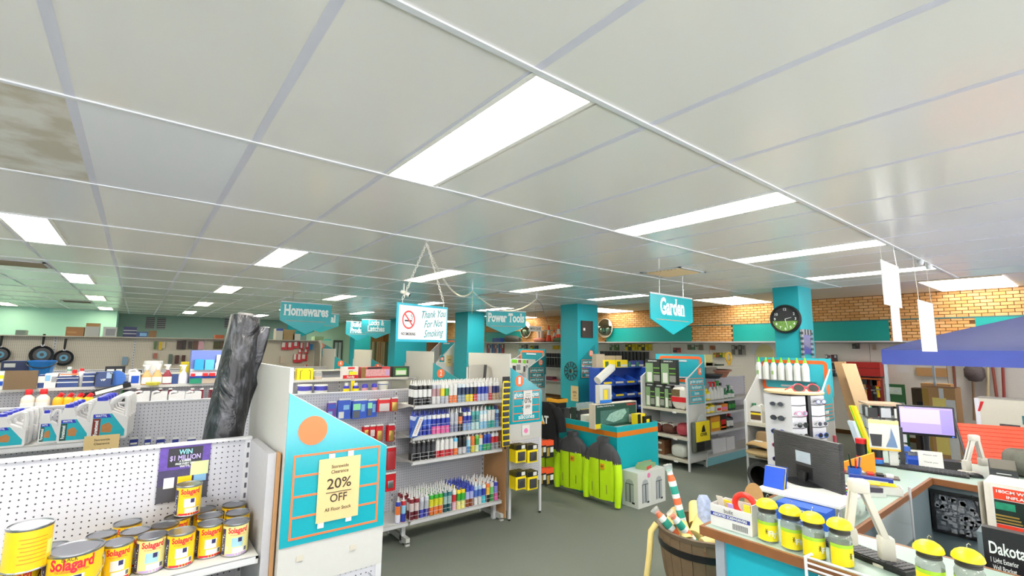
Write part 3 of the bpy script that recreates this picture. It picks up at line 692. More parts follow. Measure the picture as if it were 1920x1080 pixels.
# ================================================================ white jugs of decking oil on the second row
JW = mat('#d9d9da', .35, grain=.01, key='jugw'); JBLUE = mat('#2b35b8', .35, key='jblue'); JTEAL = mat('#1aa7b8', .4, key='jteal')
def jug(lab, wd, ht, dp, strip, pic, group='white jugs on the second row'):
    t = thing('jug', lab, 'jug', (0, 0, 0), 0, group)
    W2 = wd / 2
    MB().prism([(-W2, .008), (-W2 + .008, 0), (W2 - .008, 0), (W2, .008), (W2, ht * .46), (W2 - .03 * wd, ht * .5), (.02 * wd, ht * .66), (-.10 * wd, ht * .90), (-.38 * wd, ht * .90), (-W2, ht * .66)], (0, dp, 0), (1, 0, 0), (0, 0, 1), dp).build('body', JW, t)
    MB().tube([(-.02 * wd, dp / 2, ht * .80), (.10 * wd, dp / 2, ht * .93), (.28 * wd, dp / 2, ht * .985), (.40 * wd, dp / 2, ht * .97), (.44 * wd, dp / 2, ht * .80), (.44 * wd, dp / 2, ht * .46)], wd * .078, 8).build('handle', JW, t)
    MB().lathe([(wd * .13, ht * .89), (wd * .15, ht * .90), (wd * .15, ht * .985), (wd * .12, ht)], 16, (-.24 * wd, dp / 2, 0)).build('cap', JBLUE, t)
    l = MB().prism([(-W2 * .86, ht * .06), (W2 * .86, ht * .06), (W2 * .86, ht * .20), (.05 * wd, ht * .60), (-W2 * .86, ht * .60)], (0, 0, 0), (1, 0, 0), (0, 0, 1), .0012).build('label', JTEAL, t)
    MB().prism([(-W2 * .86, ht * .06), (-W2 * .46, ht * .06), (-W2 * .46, ht * .50), (-W2 * .86, ht * .50)], (0, -.0014, 0), (1, 0, 0), (0, 0, 1), .0008).build('colour_strip', strip, l)
    MB().prism([(-W2 * .86, ht * .51), (.05 * wd, ht * .51), (-.03 * wd, ht * .60), (-W2 * .86, ht * .60)], (0, -.0014, 0), (1, 0, 0), (0, 0, 1), .0008).build('brand_band', JBLUE, l)
    text('WATTYL', (-W2 * .45, -.003, ht * .555), (1, 0, 0), (0, 0, 1), ht * .07, INKW, l, width=wd * .30, bold=.03)
    text('Forestwood', (-W2 * .66, -.003, ht * .28), (0, 0, 1), (-1, 0, 0), ht * .10, INKW, l, width=ht * .34, bold=.03)
    MB().prism([(-.20 * wd, ht * .18), (.06 * wd, ht * .16), (.10 * wd, ht * .30), (-.02 * wd, ht * .40), (-.20 * wd, ht * .34)], (0, -.0014, 0), (1, 0, 0), (0, 0, 1), .0008).build('picture', pic, l)
    return t
WOOD1 = mat('#b07a45', .5, grain=.2, key='wood1'); JD = mat('#7a2a22', .4, key='jd'); JG = mat('#1f4a44', .4, key='jg')
specs = [((166, 744, 237, 815), JD, WOOD1, 'large white jug with brown label strip, front of the right stack', 4), ((107, 758, 166, 820), JG, WOOD1, 'white jug with dark green label strip, front of the middle stack', 4),
         ((72, 770, 109, 813), JG, WOOD1, 'smaller white jug with green strip left of the middle stack', 1), ((-25, 776, 45, 832), JD, WOOD1, 'white jug with brown strip at the left frame edge', 5)]
for k, (px, st, pic, lab, n) in enumerate(specs):
    o, wd, ht, _ = frame_of(px, Y=4.27 if k != 2 else 4.32, z=1.2055)
    j = jug(lab, wd, ht, .085, st, pic); j.location = o
    for q in range(1, n): 
        if o.y + .094 * q + .085 < 4.64: dup(j, (o.x + .012 * q, o.y + .094 * q, o.z), None, 'white jug, %s behind the front jug of the %s stack' % (('second', 'third', 'fourth', 'last')[q - 1], ('right', 'middle', 'small', 'left')[k]))

# ================================================================ goods on the third row, seen over the second
ZT3 = 1.4255; YT = 6.24; ZS3 = 1.2005; YS3 = 6.02
PINK = mat('#e77fb4', .4, key='pink'); PURP = mat('#6a3fa0', .4, key='purp'); LBLUE = mat('#7fb3e0', .4, key='lblue'); BOXB = mat('#31467c', .45, grain=.12, key='boxb'); MAROON = mat('#8a2638', .45, key='maroon')
bott = [(.9, 0), (1, .02), (1, .58), (.9, .68), (.45, .78), (.42, .82)]
for k, px in enumerate(((33, 731, 61, 775), (61, 730, 90, 774))):
    o, wd, ht, _ = frame_of(px, Y=YS3, z=ZS3)
    t = thing('chemical_bottle', 'clear bottle with a red screw cap, %s of the two on the left' % ('left', 'right')[k], 'bottle', o, 0, 'red capped bottles')
    MB().lathe([(a * wd / 2, b_ * ht) for a, b_ in bott], 18, (0, wd / 2, 0)).build('body', mat('#d9cdbf', .25, key='fluid'), t)
    MB().lathe([(wd * .24, ht * .80), (wd * .26, ht * .82), (wd * .26, ht * .97), (wd * .22, ht)], 16, (0, wd / 2, 0)).build('cap', RED, t)
    MB().lathe([(wd * .502, ht * .12), (wd * .503, ht * .5)], 18, (0, wd / 2, 0)).build('label', PAPER, t)
for k, x in enumerate((107, 126, 145, 163)):
    o, wd, ht, _ = frame_of((x - 11, 744, x + 11, 762), Y=YS3, z=ZS3)
    t = thing('yellow_bottle', 'squat yellow bottle with tilted red cap, %s of four on the left' % ('first', 'second', 'third', 'fourth')[k], 'bottle', o, 0, 'yellow bottles with red caps')
    MB().lathe([(wd * .48, 0), (wd * .5, .01), (wd * .5, ht * .80), (wd * .40, ht * .93), (wd * .2, ht)], 16, (0, wd / 2, 0)).build('body', mat('#e9a91a', .4, key='amber'), t)
    MB().cyl((0, wd / 2, ht * .95), (wd * .3, wd * .4, ht * 1.16), wd * .26, wd * .24, 14).build('cap', RED, t)
for k, x in enumerate((264, 297, 330, 361)):
    o, wd, ht, _ = frame_of((x - 15, 735, x + 15, 757), Y=YS3, z=ZS3)
    t = thing('small_jug', 'plain white small jug with handle, %s of four in the row' % ('first', 'second', 'third', 'fourth')[k], 'jug', o, 0, 'plain white jugs')
    MB().prism([(-wd * .5, 0), (wd * .5, 0), (wd * .5, ht), (wd * .1, ht), (wd * .02, ht * .9), (-wd * .5, ht * .8)], (0, .1, 0), (1, 0, 0), (0, 0, 1), .1).build('body', JW, t)
    MB().tube([(-wd * .44, .05, ht * .78), (-wd * .40, .05, ht * .96), (-wd * .2, .05, ht * 1.02), (0, .05, ht * .98)], wd * .08, 8).build('handle', JW, t)
spray = [(.8, 0), (1, .02), (1, .42), (.72, .55), (.34, .66), (.3, .72)]
def sprayer(lab, px, Y, z, body, head, h=None, labm=None, group=None):
    o, wd, ht, _ = frame_of(px, Y=Y, z=z); ht = h or ht
    t = thing('spray_bottle', lab, 'spray bottle', o, 0, group)
    MB().lathe([(a * wd / 2, b_ * ht) for a, b_ in spray], 16, (0, wd * .35, 0), sy=.7).build('bottle', body, t)
    q = wd * .35
    MB().cyl((0, q, ht * .72), (0, q, ht * .82), wd * .17, n=10).build('collar', head, t)
    MB().prism([(-.48 * wd, ht * .93), (-.2 * wd, ht * .90), (-.12 * wd, ht * .81), (.16 * wd, ht * .81), (.2 * wd, ht * .92), (.34 * wd, ht * .95), (.3 * wd, ht), (-.3 * wd, ht), (-.48 * wd, ht * .985)], (0, q + wd * .1, 0), (1, 0, 0), (0, 0, 1), wd * .2).build('nozzle', head, t)
    MB().prism([(-.14 * wd, ht * .9), (-.3 * wd, ht * .75), (-.26 * wd, ht * .74), (-.06 * wd, ht * .88)], (0, q + wd * .04, 0), (1, 0, 0), (0, 0, 1), wd * .08).build('trigger', head, t)
    if labm: MB().lathe([(wd * .503, ht * .06), (wd * .504, ht * .38)], 16, (0, wd * .35, 0), sy=.7).build('label', labm, t)
    return t
AMB = mat('#dca468', .3, key='amb')
sprayer('orange labelled spray bottle on the third row, left of a pair', (264, 684, 283, 717), YT, ZT3, AMB, PALEW, labm=PAPER)
sprayer('orange labelled spray bottle on the third row, right of a pair', (284, 683, 303, 717), YT, ZT3, AMB, PALEW, labm=PAPER)
sprayer('clear spray bottle with maroon label on the third row', (304, 683, 322, 715), YT, ZT3, MAROON, PALEW, labm=PAPER)
sprayer('white bulbous spray bottle beside the blue display rack', (334, 684, 353, 712), YT, ZT3, JW, PALEW)
t = boxp('jerry_can', 'small white jerry can with a blue label on the third row', 'jerry can', (241, 697, 262, 716), Y=YT, z=ZT3, d=.08, m=JW, prints=[(.2, .15, .9, .7, BLUE)])
MB().tube([(-.05, .04, .11), (-.045, .04, .15), (0, .04, .16), (.02, .04, .135)], .01, 6).build('handle', JW, t); MB().cyl((.04, .04, .12), (.04, .04, .15), .014, n=10).build('cap', BLACK, t)
boxp('doormat_board', 'brown square doormat standing on edge on the third row', 'doormat', (5, 695, 68, 727), Y=YT - .1, z=ZT3 + .002, d=.02, m=mat('#6e5b45', .95, grain=.3, scale=150, key='coir'))
for k, (px, m_, pr, lab) in enumerate((
    ((-20, 697, 4, 727), PALEW, [(0, .6, 1, .8, YELLOW), (0, .2, 1, .45, BLUE)], 'stacked white and blue packets at the left frame edge'),
    ((70, 703, 82, 722), BOXB, [(0, .4, 1, .9, PALEW)], 'narrow blue and white packet beside the doormat'),
    ((82, 701, 94, 722), PALEW, [(.1, .5, .9, .9, LBLUE)], 'white upright carton, left of two'),
    ((94, 701, 106, 722), PALEW, [(.1, .4, .9, .8, GREY)], 'white upright carton, right of two'),
    ((104, 712, 146, 721), BOXB, [(0, .6, 1, .72, PALEW)], 'flat blue box at the bottom of a stack'), ((105, 706, 147, 712), BOXB, [(0, .3, 1, .5, PALEW)], 'flat blue box in the upper part of a stack'),
    ((154, 700, 176, 720), BOXB, [(0, .75, 1, .82, PALEW), (0, .3, 1, .4, PALEW)], 'stack of blue notebooks on the third row'),
    ((230, 704, 241, 716), mat('#b9bcc6', .4, key='bxg'), [(.1, .1, .9, .4, BOXB)], 'pale grey carton beside the jerry can'),
    ((322, 702, 334, 714), BOXB, [], 'dark blue carton between the maroon and white spray bottles'))):
    boxp('carton', lab, 'box', px, Y=YT + .02, z=ZT3 if k != 5 else ZT3 + .075, d=.14, m=m_, prints=pr)
boxp('lid_tray', 'flat orange tray on top of the blue boxes', 'tray', (113, 703, 146, 706), Y=YT + .03, z=ZT3 + .125, d=.1, m=ORANGE)
turned('tablet_tub', 'small white and green tub on the blue boxes', 'tub', (124, 688, 133, 703), None, None, Y=YT + .06, z=ZT3 + .14, parts=[('tub', [(.9, 0), (1, .02), (1, .75), (.9, .8)], PALEW), ('lid', [(1.02, .8), (1.02, 1)], WHITE), ('label', [(1.01, .2), (1.01, .6)], mat('#6aa08a', .5, key='tubg'))])
turned('red_lid_jar', 'white jar with a red lid on the third row', 'jar', (144, 691, 157, 718), None, None, Y=YT + .05, z=ZT3, parts=[('jar', [(.8, 0), (.9, .02), (.9, .6), (1, .75), (.6, .86)], PALEW), ('lid', [(.62, .85), (.62, 1)], RED)])
turned('red_cap_pot', 'low pot with red cap behind the blue boxes', 'jar', (134, 694, 143, 706), None, None, Y=YT + .15, z=ZT3, h=.16, parts=[('jar', [(.9, 0), (.9, .7)], PALEW), ('lid', [(1, .7), (1, 1)], RED)])
t = boxp('gift_box', 'dark blue box with black cord handle, front of the third row', 'box', (177, 697, 210, 723), Y=YT - .06, z=ZT3, d=.12, m=mat('#3c4c78', .4, grain=.1, key='gift'), prints=[(.62, .55, .95, .95, mat('#9fb6d2', .4, key='giftp'))], texts=[('VIP', .45, .45, .2, .3, INKW)])
MB().tube([(-.07, -.004, .02), (-.07, -.004, .12), (-.05, -.004, .135)], .004, 5).build('cord', BLACK, t); MB().tube([(.06, -.004, .02), (.06, -.004, .12), (.04, -.004, .135)], .004, 5).build('cord', BLACK, t)
t = thing('round_tin', 'round blue tin standing beside the dark blue box', 'tin', at(218, 708, Y=YT - .02)); t.location.z = ZT3
MB().cyl((0, 0, .075), (0, .1, .075), .075, n=24).build('tin', mat('#3f6fc0', .3, key='rtin'), t)
boxp('shoe_display', 'black and pink shoe carton behind the round blue tin', 'box', (196, 680, 234, 700), Y=YT + .13, z=ZT3, h=.19, d=.1, m=BLACK, prints=[(.1, .55, .45, .85, PALEW), (.55, .55, .85, .85, PALEW), (.12, .45, .3, .6, PINK), (.6, .45, .8, .6, PINK)])
t = boxp('product_rack', 'blue counter display rack of adhesive tubs and red packs', 'display rack', (355, 657, 432, 713), Y=YT - .02, z=ZT3, d=.2, m=mat('#6d7fc8', .4, key='rackb'),
     prints=[(.0, .36, 1, .44, PALEW), (.0, .16, 1, .22, BLUE), (.0, 0, .28, .16, mat('#1f8a6a', .4, key='rackg')), (.3, 0, .98, .15, mat('#b9ab98', .5, key='rackin')), (.75, 0, .88, .15, YELLOW), (.0, .23, 1, .35, mat('#e8e2ea', .4, key='rackl'))])
for k, (u0, u1, v0, v1, m_) in enumerate(((.08, .30, .45, .80, mat('#2a9fd8', .4, key='aqb')), (.33, .55, .45, .78, mat('#58b8e8', .4, key='aqc')), (.58, .76, .45, .68, PALEW), (.6, .78, .68, .95, PALEW), (.8, .98, .45, .68, PALEW), (.02, .12, .24, .33, RED), (.3, .42, .24, .34, RED), (.46, .6, .24, .34, RED), (.66, .8, .24, .34, RED), (.85, .95, .24, .33, BLUE))):
    o, wd, ht, _ = frame_of((355, 657, 432, 713), Y=YT - .02)
    MB().box((wd * (u0 - .5), -.03, ht * v0), (wd * (u1 - .5), -.002, ht * v1)).build('tub' if k < 5 else 'pack', m_, t)
boxp('yellow_bag', 'yellow packet standing behind the white spray bottle', 'packet', (338, 677, 354, 702), Y=YT + .15, z=ZT3, h=.23, d=.05, m=YELLOW)
turned('white_pail', 'clear white pail with lid behind the orange spray bottles', 'pail', (267, 676, 303, 712), None, None, Y=YT + .13, z=ZT3, h=.24, parts=[('pail', [(.85, 0), (.95, .85)], mat('#dcdcd8', .3, key='pail')), ('lid', [(1, .85), (1.02, .9), (1, 1)], PALEW)])
turned('flat_dish', 'low yellow edged dish in front of the spray bottles', 'dish', (272, 712, 302, 719), None, None, Y=YT - .1, z=ZT3, h=.03, parts=[('dish', [(.8, 0), (1, 1)], mat('#d8cf4a', .4, key='dish'))])
# third row, right of the black roll
turned('mauve_canister', 'mauve canister at the left end of the first aid kits', 'canister', (541, 690, 552, 711), None, None, Y=YT, z=ZT3, parts=[('canister', [(1, 0), (1, .9)], mat('#a994b4', .4, key='mauve')), ('lid', [(1.04, .9), (1.04, 1)], LILAC)])
t = boxp('yellow_case', 'bright yellow plastic case with two black clasps', 'case', (557, 691, 587, 710), Y=YT, z=ZT3, d=.12, m=YELLOW)
for s in (-.06, .06): MB().tube([(s, -.003, .01), (s, -.003, .11), (s * .6, -.003, .12)], .003, 5).build('clasp', BLACK, t)
turned('glass_jar', 'clear glass jar beside the yellow case', 'jar', (589, 695, 606, 710), None, None, Y=YT + .02, z=ZT3, parts=[('jar', [(.95, 0), (1, .05), (1, .75), (.7, .9), (.7, 1)], CLEAR), ('contents', [(.85, .02), (.85, .3)], mat('#d0b0a0', .6, key='jarc'))])
t = boxp('first_aid_kit', 'red and white first aid box with a green cross', 'first aid kit', (643, 688, 671, 709), Y=YT, z=ZT3, d=.12, m=mat('#d8d2d4', .4, key='fakit'), prints=[(0, .0, 1, .3, RED), (.3, .82, .75, .98, RED), (.38, .33, .62, .66, GREEN), (.47, .38, .53, .61, INKW), (.41, .465, .59, .525, INKW)], texts=[('Family', .5, .15, .22, .5, INKW)])
t = boxp('toy_set', 'long red box with a row of small pictures', 'box', (677, 688, 731, 708), Y=YT, z=ZT3, d=.12, m=mat('#c9404a', .4, key='toyr'), prints=[(.0, .0, .15, 1, mat('#8a6a3a', .5, key='toyb')), (.15, .15, .98, .8, mat('#d09aa4', .45, grain=.6, scale=60, key='toyp')), (.84, .2, .97, .75, LILAC), (.2, .82, .7, .98, BLACK)])
t = boxp('first_aid_kit', 'dark green first aid box with a bright green label', 'first aid kit', (737, 687, 767, 707), Y=YT, z=ZT3, d=.12, m=mat('#33443c', .4, key='fag'), prints=[(.14, .18, .82, .85, mat('#8fd08a', .4, key='fagl')), (.14, .68, .82, .85, GREEN), (.2, .25, .76, .6, PALEW)])
t = boxp('wire_mesh_panel', 'upright wire mesh panel on the third row right end', 'panel', (733, 713, 781, 727), Y=6.39, d=.004, m=mat('#b0b0a8', .5, key='meshp'))
# bottles and tubs on the third row shelf, right part
for k, (px, lab) in enumerate((((561, 722, 588, 737), 'blue and white rinse tub, left of a pair'), ((592, 722, 617, 737), 'blue and white rinse tub, right of a pair'))):
    o, wd, ht, _ = frame_of(px, Y=YS3, z=ZS3)
    turned('tub', lab, 'tub', px, None, None, Y=YS3, z=ZS3, parts=[('tub', [(.92, 0), (.98, .62)], PALEW), ('blue_band', [(1, .62), (1, .92)], mat('#4a48b0', .35, key='rinse')), ('rim', [(1.04, .92), (1.0, 1)], PALEW)])
BB = mat('#3a38b8', .35, key='bbl')
for k, (px, lab) in enumerate((((645, 718, 656, 740), 'small blue bottle with white cap and yellow label, left one'), ((663, 718, 674, 740), 'small blue bottle with white cap and yellow label, right one'))):
    turned('bottle', lab, 'bottle', px, None, None, Y=YS3, z=ZS3, parts=[('bottle', [(.9, 0), (1, .02), (1, .74), (.7, .8)], BB), ('cap', [(.62, .8), (.55, 1)], PALEW), ('label', [(1.02, .4), (1.02, .62)], YELLOW)])
for k, (px, lab) in enumerate((((680, 720, 691, 740), 'blue round-shouldered bottle, left one'), ((698, 719, 708, 740), 'blue round-shouldered bottle, right one'))):
    turned('bottle', lab, 'bottle', px, None, None, Y=YS3, z=ZS3, parts=[('bottle', [(.9, 0), (1, .02), (1, .8), (.8, .95), (.4, 1)], BB), ('label', [(1.02, .45), (1.02, .7)], mat('#d8a0a8', .5, key='blab'))])
turned('white_tub', 'white tub with a thin blue line beside the blue bottles', 'tub', (712, 716, 730, 740), None, None, Y=YS3, z=ZS3, parts=[('tub', [(.85, 0), (.95, .85)], PALEW), ('rim', [(1.05, .85), (1.05, 1)], PALEW), ('blue_line', [(.965, .8), (.965, .85)], BLUE)])
t = boxp('trigger_gun', 'yellow trigger gun standing between the blue bottles', 'trigger gun', (658, 714, 664, 740), Y=YS3 + .1, z=ZS3, d=.02, m=YELLOW); MB().box((-.05, 0, .28), (.04, .02, .32)).build('head', YELLOW, t)
# ================================================================ sealant cartridges
CK = {}
def cartridge(kind):
    """body mesh with printed bands, and its nozzle"""
    if kind in CK: return CK[kind]
    base, low, top, noz = kind
    R_, H = .0235, .188
    body = MB().lathe([(R_ * .96, 0), (R_, .003), (R_, .02), (R_, .075), (R_, .15), (R_, H - .006), (R_ * .9, H), (.010, H + .003)], 12, mats=[0, 1, 1, 2, 0, 0, 3]).mesh([mat(c, .32, grain=.28, scale=95) for c in (base, low, top)] + [mat(noz, .4)])
    nz = MB().lathe([(.0095, H + .002), (.0095, H + .02), (.0065, H + .024), (.0045, H + .046)], 8).mesh(mat(noz, .4))
    CK[kind] = (body, nz); return CK[kind]
W_, K_, B_, R__, Y_, G_, O_, T_, S_, P_ = '#dadada', '#26262a', '#2f40a8', '#c8323a', '#e8d22a', '#3a9a4a', '#e8793a', '#3aa8a4', '#b4b8c4', '#e06aa8'
ROWS = [  # shelf height, rows deep, sequence of (count, kind, words)
 (SZ[0], 3, [(4, (K_, K_, W_, W_), 'black'), (2, (S_, W_, '#b08a90', W_), 'silver'), (1, (W_, S_, Y_, W_), 'grey and yellow'), (1, (W_, S_, G_, W_), 'white and green'), (2, (W_, O_, W_, W_), 'white and orange'), (2, ('#c8d4dc', '#8aa4b8', '#2a3a5a', W_), 'pale blue grey'), (2, (W_, Y_, '#2a3a5a', W_), 'white and yellow'), (1, (W_, R__, K_, W_), 'white and red'), (3, (W_, '#b0b8d8', B_, W_), 'white and blue'), (1, (W_, R__, '#b89898', W_), 'white and maroon'), (2, (W_, '#b8a080', '#2a3070', W_), 'tan and navy')]),
 (SZ[1], 2, [(4, ('#c8d0e8', B_, '#4a6ad0', B_), 'blue'), (4, (W_, P_, B_, B_), 'pink and blue'), (2, (S_, '#8088a8', S_, W_), 'silver'), (1, (K_, K_, O_, W_), 'black and orange'), (2, (W_, '#8aa8d0', B_, B_), 'white and blue'), (2, ('#5ab0b0', '#b8d8d8', '#4a8a90', W_), 'aqua'), (2, ('#b8d8ee', '#8ac0e0', '#e8f0f4', W_), 'pale blue'), (2, (W_, T_, W_, T_), 'white and teal'), (1, ('#9ac8e8', '#6aa0d0', '#4a6aa8', B_), 'light blue')]),
 (SZ[2], 2, [(5, (K_, K_, '#44444a', W_), 'black'), (4, (W_, R__, W_, W_), 'white and red'), (1, ('#5ab8e8', O_, W_, W_), 'sky blue'), (2, (K_, '#c8c8cc', K_, K_), 'black and silver'), (1, (W_, '#4a8ac8', '#9ad0e8', W_), 'white and sky blue'), (1, (O_, Y_, O_, W_), 'orange'), (1, ('#6ac04a', '#d8e8b8', G_, W_), 'lime green'), (1, ('#f09a4a', '#4ab0d8', W_, W_), 'orange and aqua'), (2, ('#3a5ac0', '#3aa86a', B_, W_), 'blue and green'), (2, ('#c8ccd4', '#8a8e98', R__, W_), 'grey and red')]),
 (SZ[3], 6, [(2, ('#8a2a34', '#6a2430', '#d8c8c8', W_), 'dark red'), (2, ('#d0d4e0', '#4a50b8', S_, W_), 'silver and blue'), (3, ('#3aa83a', O_, '#d8d23a', '#d8d8d8'), 'green and orange'), (2, ('#3a7a80', '#2a5a60', '#9ab8b8', '#d8d8d8'), 'dark teal'), (1, (W_, '#f0b8c8', R__, W_), 'white and pink'), (2, (Y_, '#f0e890', '#3aa83a', B_), 'yellow'), (2, ('#3a4ab8', '#8a4a2a', '#a8b0e0', B_), 'blue'), (2, ('#a8c0d8', W_, '#4a6ab8', W_), 'pale blue'), (1, (W_, '#4ac0d8', B_, W_), 'white and aqua'), (1, (O_, K_, '#f0b84a', W_), 'orange'), (1, (W_, G_, '#6ac87a', W_), 'white and green'), (1, ('#3a3ab0', P_, '#8a8ad8', W_), 'violet')])]
nm = ('top', 'second', 'third', 'bottom'); ONUM = 'first second third fourth fifth sixth seventh eighth ninth tenth eleventh twelfth thirteenth fourteenth fifteenth sixteenth seventeenth eighteenth nineteenth twentieth twenty-first twenty-second twenty-third twenty-fourth'.split()
for ri, (z, deep, seq) in enumerate(ROWS):
    col = -1; n = sum(c for c, _, _ in seq); pitch = min(.0525, 1.05 / n); x = 2.195; lastx = x
    for c, kind, words in seq:
        for q in range(c):
            bm_, nz_ = cartridge(kind); col += 1
            for dpt in range(deep):
                if ri == 3 and random.random() < .04 * dpt: continue
                jx, jy = random.uniform(-.001, .001), random.uniform(-.001, .001)
                o = place('sealant_cartridge', bm_, None, (x + jx, 4.30 + dpt * .052 + jy, z + .0005)); o.rotation_euler.z = random.uniform(-.5, .5); o.scale.z = .88 if ri == 2 else 1
                tag(o, '%s sealant cartridge, %s shelf, %s row, %s from left' % (words, nm[ri], ('front', 'second', 'third', 'fourth', 'fifth', 'sixth')[dpt], ONUM[col]), 'cartridge', 'sealant cartridges')
                place('nozzle', nz_, o)
            x += pitch
# two loose cartridges at the left end of the bottom shelf
for k, (kind, px) in enumerate((((B_, '#d8d8e8', O_, W_), 743), ((R__, B_, '#8ac0e0', W_), 752))):
    bm_, nz_ = cartridge(kind); p = at(px, 978, Y=4.27)
    o = place('sealant_cartridge', bm_, None, (2.055 + k * .055, 4.30, SZ[3] + .0005)); tag(o, '%s cartridge standing apart at the left end of the bottom shelf' % ('blue and orange', 'red and blue')[k], 'cartridge', 'sealant cartridges'); place('nozzle', nz_, o)
# wire guards on the shelves
for z, hh in ((SZ[0], .06), (SZ[1], .10), (SZ[2], .07), (SZ[3], .085)):
    mb = MB(); x0, x1 = 5 * BAY + .02, 6 * BAY - .02
    for zz in (z + hh, z + hh * .5): mb.tube([(x0, -.38, zz), (x1, -.38, zz)], .0018, 4)
    for k in range(13): x = x0 + (x1 - x0) * k / 12; mb.tube([(x, -.38, z), (x, -.38, z + hh)], .0018, 4)
    mb.build('wire_guard', WHITE, g2)
# leaning sale card at the left end of the second shelf
t = thing('sale_card', 'tilted blue and white sale card at the left end of the second sealant shelf', 'sale card', (2.13, 4.225, .99))
MB().prism([(-.03, 0), (.06, 0), (.13, .19), (.05, .19)], (0, 0, 0), (1, 0, 0), (0, 0, 1), .003).build('card', mat('#2f5aa8', .4, key='salec'), t)
MB().prism([(.0, .01), (.055, .01), (.125, .185), (.075, .185)], (0, -.0032, 0), (1, 0, 0), (0, 0, 1), .001).build('sticker', PAPER, t)
text('CLEARANCE', (.064, -.0045, .1), (.42, 0, .9), (-.9, 0, .42), .03, MAROON, t, width=.15)

# ================================================================ hanging packs
def hung(label, px, Y, back, m, prints=(), name='carded_pack', cat='pack', n=1, gap=.022, group=None, ticket=True, blister=None):
    """card on a peg hook: front card on plane Y, hook runs back to the board at y=back"""
    o, wd, ht, _ = frame_of(px, Y=Y)
    n = max(1, min(n, int((back - Y - .01) / gap)))
    first = None
    for k in range(n):
        t = thing(name, label if n == 1 else label + (', front one' if k == 0 else ', %s behind' % ('second', 'third', 'fourth', 'fifth', 'sixth', 'seventh')[k - 1]), cat, (o.x, o.y + gap * k, o.z), 0, group)
        if first is None:
            MB().box((-wd / 2, 0, 0), (wd / 2, .0025, ht)).build('card', m, t)
            if blister: 
                u0, v0, u1, v1, bmat = blister
                MB().bev((wd * (u0 - .5), -.016, ht * v0), (wd * (u1 - .5), .0, ht * v1), .004).build('blister', bmat, t)
            prints_on(t, prints, (), wd, ht)
            MB().tube([(0, -.012, ht + .008), (0, -.01, ht + .003), (0, back - Y - .006, ht + .003)], .0016, 5).build('hook', CHROME, t)
            if ticket: MB().box((-wd * .45, -.015, ht + .004), (wd * .45, -.014, ht + .020)).build('price_ticket', PAPER, t)
            first = t
        else:
            for ch in first.children:
                if ch.name.startswith(('card', 'blister', 'print')): c = ch.copy(); COL.objects.link(c); c.parent = t
    return first
PBK = 4.643
BLP = mat('#2f56c0', .35, grain=.1, key='blp'); MINT2 = mat('#8fe0a8', .35, key='mint2')
hung('blue glove packet with pale diagonal on the second row board', (632, 751, 656, 786), 4.50, PBK, BLP, [(.1, .05, .5, .4, PALEW), (.45, .5, .9, .75, LBLUE)], n=2)
hung('blue packet with green lid pictures, left of a pair', (660, 752, 687, 785), 4.50, PBK, BLP, [(.05, .5, .55, .85, MINT2), (.05, .05, .5, .45, mat('#5a5f6a', .5, key='pk1')), (.6, .4, .85, .8, LBLUE)], n=3)
hung('blue packet with green lid pictures, right of a pair', (688, 752, 706, 782), 4.50, PBK, BLP, [(.05, .55, .5, .9, MINT2), (.05, .1, .45, .5, mat('#5a5f6a', .5, key='pk1')), (.55, .3, .85, .8, LBLUE)], n=3)
hung('purple and blue packet beside the sloping edge of the near display', (613, 756, 629, 782), 4.50, PBK, PURP, [(.1, .6, .9, .9, BLP), (.1, .1, .6, .4, LBLUE)], n=2)
RBL = mat('#a8323a', .3, grain=.1, key='rbl'); CLR2 = mat('#cfc4c4', .2, key='clr2'); BRASS = mat('#c9a85a', .3, metal=.6, key='brass')
hung('red blister pack with silver lock, upper left stack', (708, 750, 731, 772), 4.46, PBK, RED, blister=(.1, .05, .9, .72, CLR2), n=6)
hung('red blister pack with brass lock, upper right stack', (732, 748, 745, 771), 4.46, PBK, RED, blister=(.12, .05, .88, .75, BRASS), n=6)
for k, (px, b_) in enumerate((((681, 801, 691, 818), BRASS), ((692, 800, 703, 819), CLR2), ((704, 799, 717, 827), BRASS), ((726, 798, 739, 828), BRASS))):
    hung('small red padlock blister pack in the middle row, %s' % ('first', 'second', 'third', 'fourth, nearest the sealants')[k], px, 4.48, PBK, RED, blister=(.15, .06, .85, .7, b_), n=3)
hung('large red lock pack with brass plate beside the near display', (721, 840, 741, 881), 4.45, PBK, RED, [(.35, .08, .65, .3, BRASS)], blister=(.15, .05, .85, .85, RBL), n=3)
hung('red lock pack with round steel plate below the brass plate pack', (720, 889, 741, 921), 4.45, PBK, RED, blister=(.25, .2, .75, .62, STEEL), n=3)
for k, x in enumerate((242, 270, 292, 322, 350)):
    hung('small blue carded pack low on the second row board, %s' % ('first from left', 'second', 'third', 'fourth', 'fifth')[k], (x, 824, x + 16 - 4 * (k % 2), 836), 4.55, PBK, mat('#2a3a90', .4, key='lowb'), [(.1, .2, .9, .5, PALEW)])
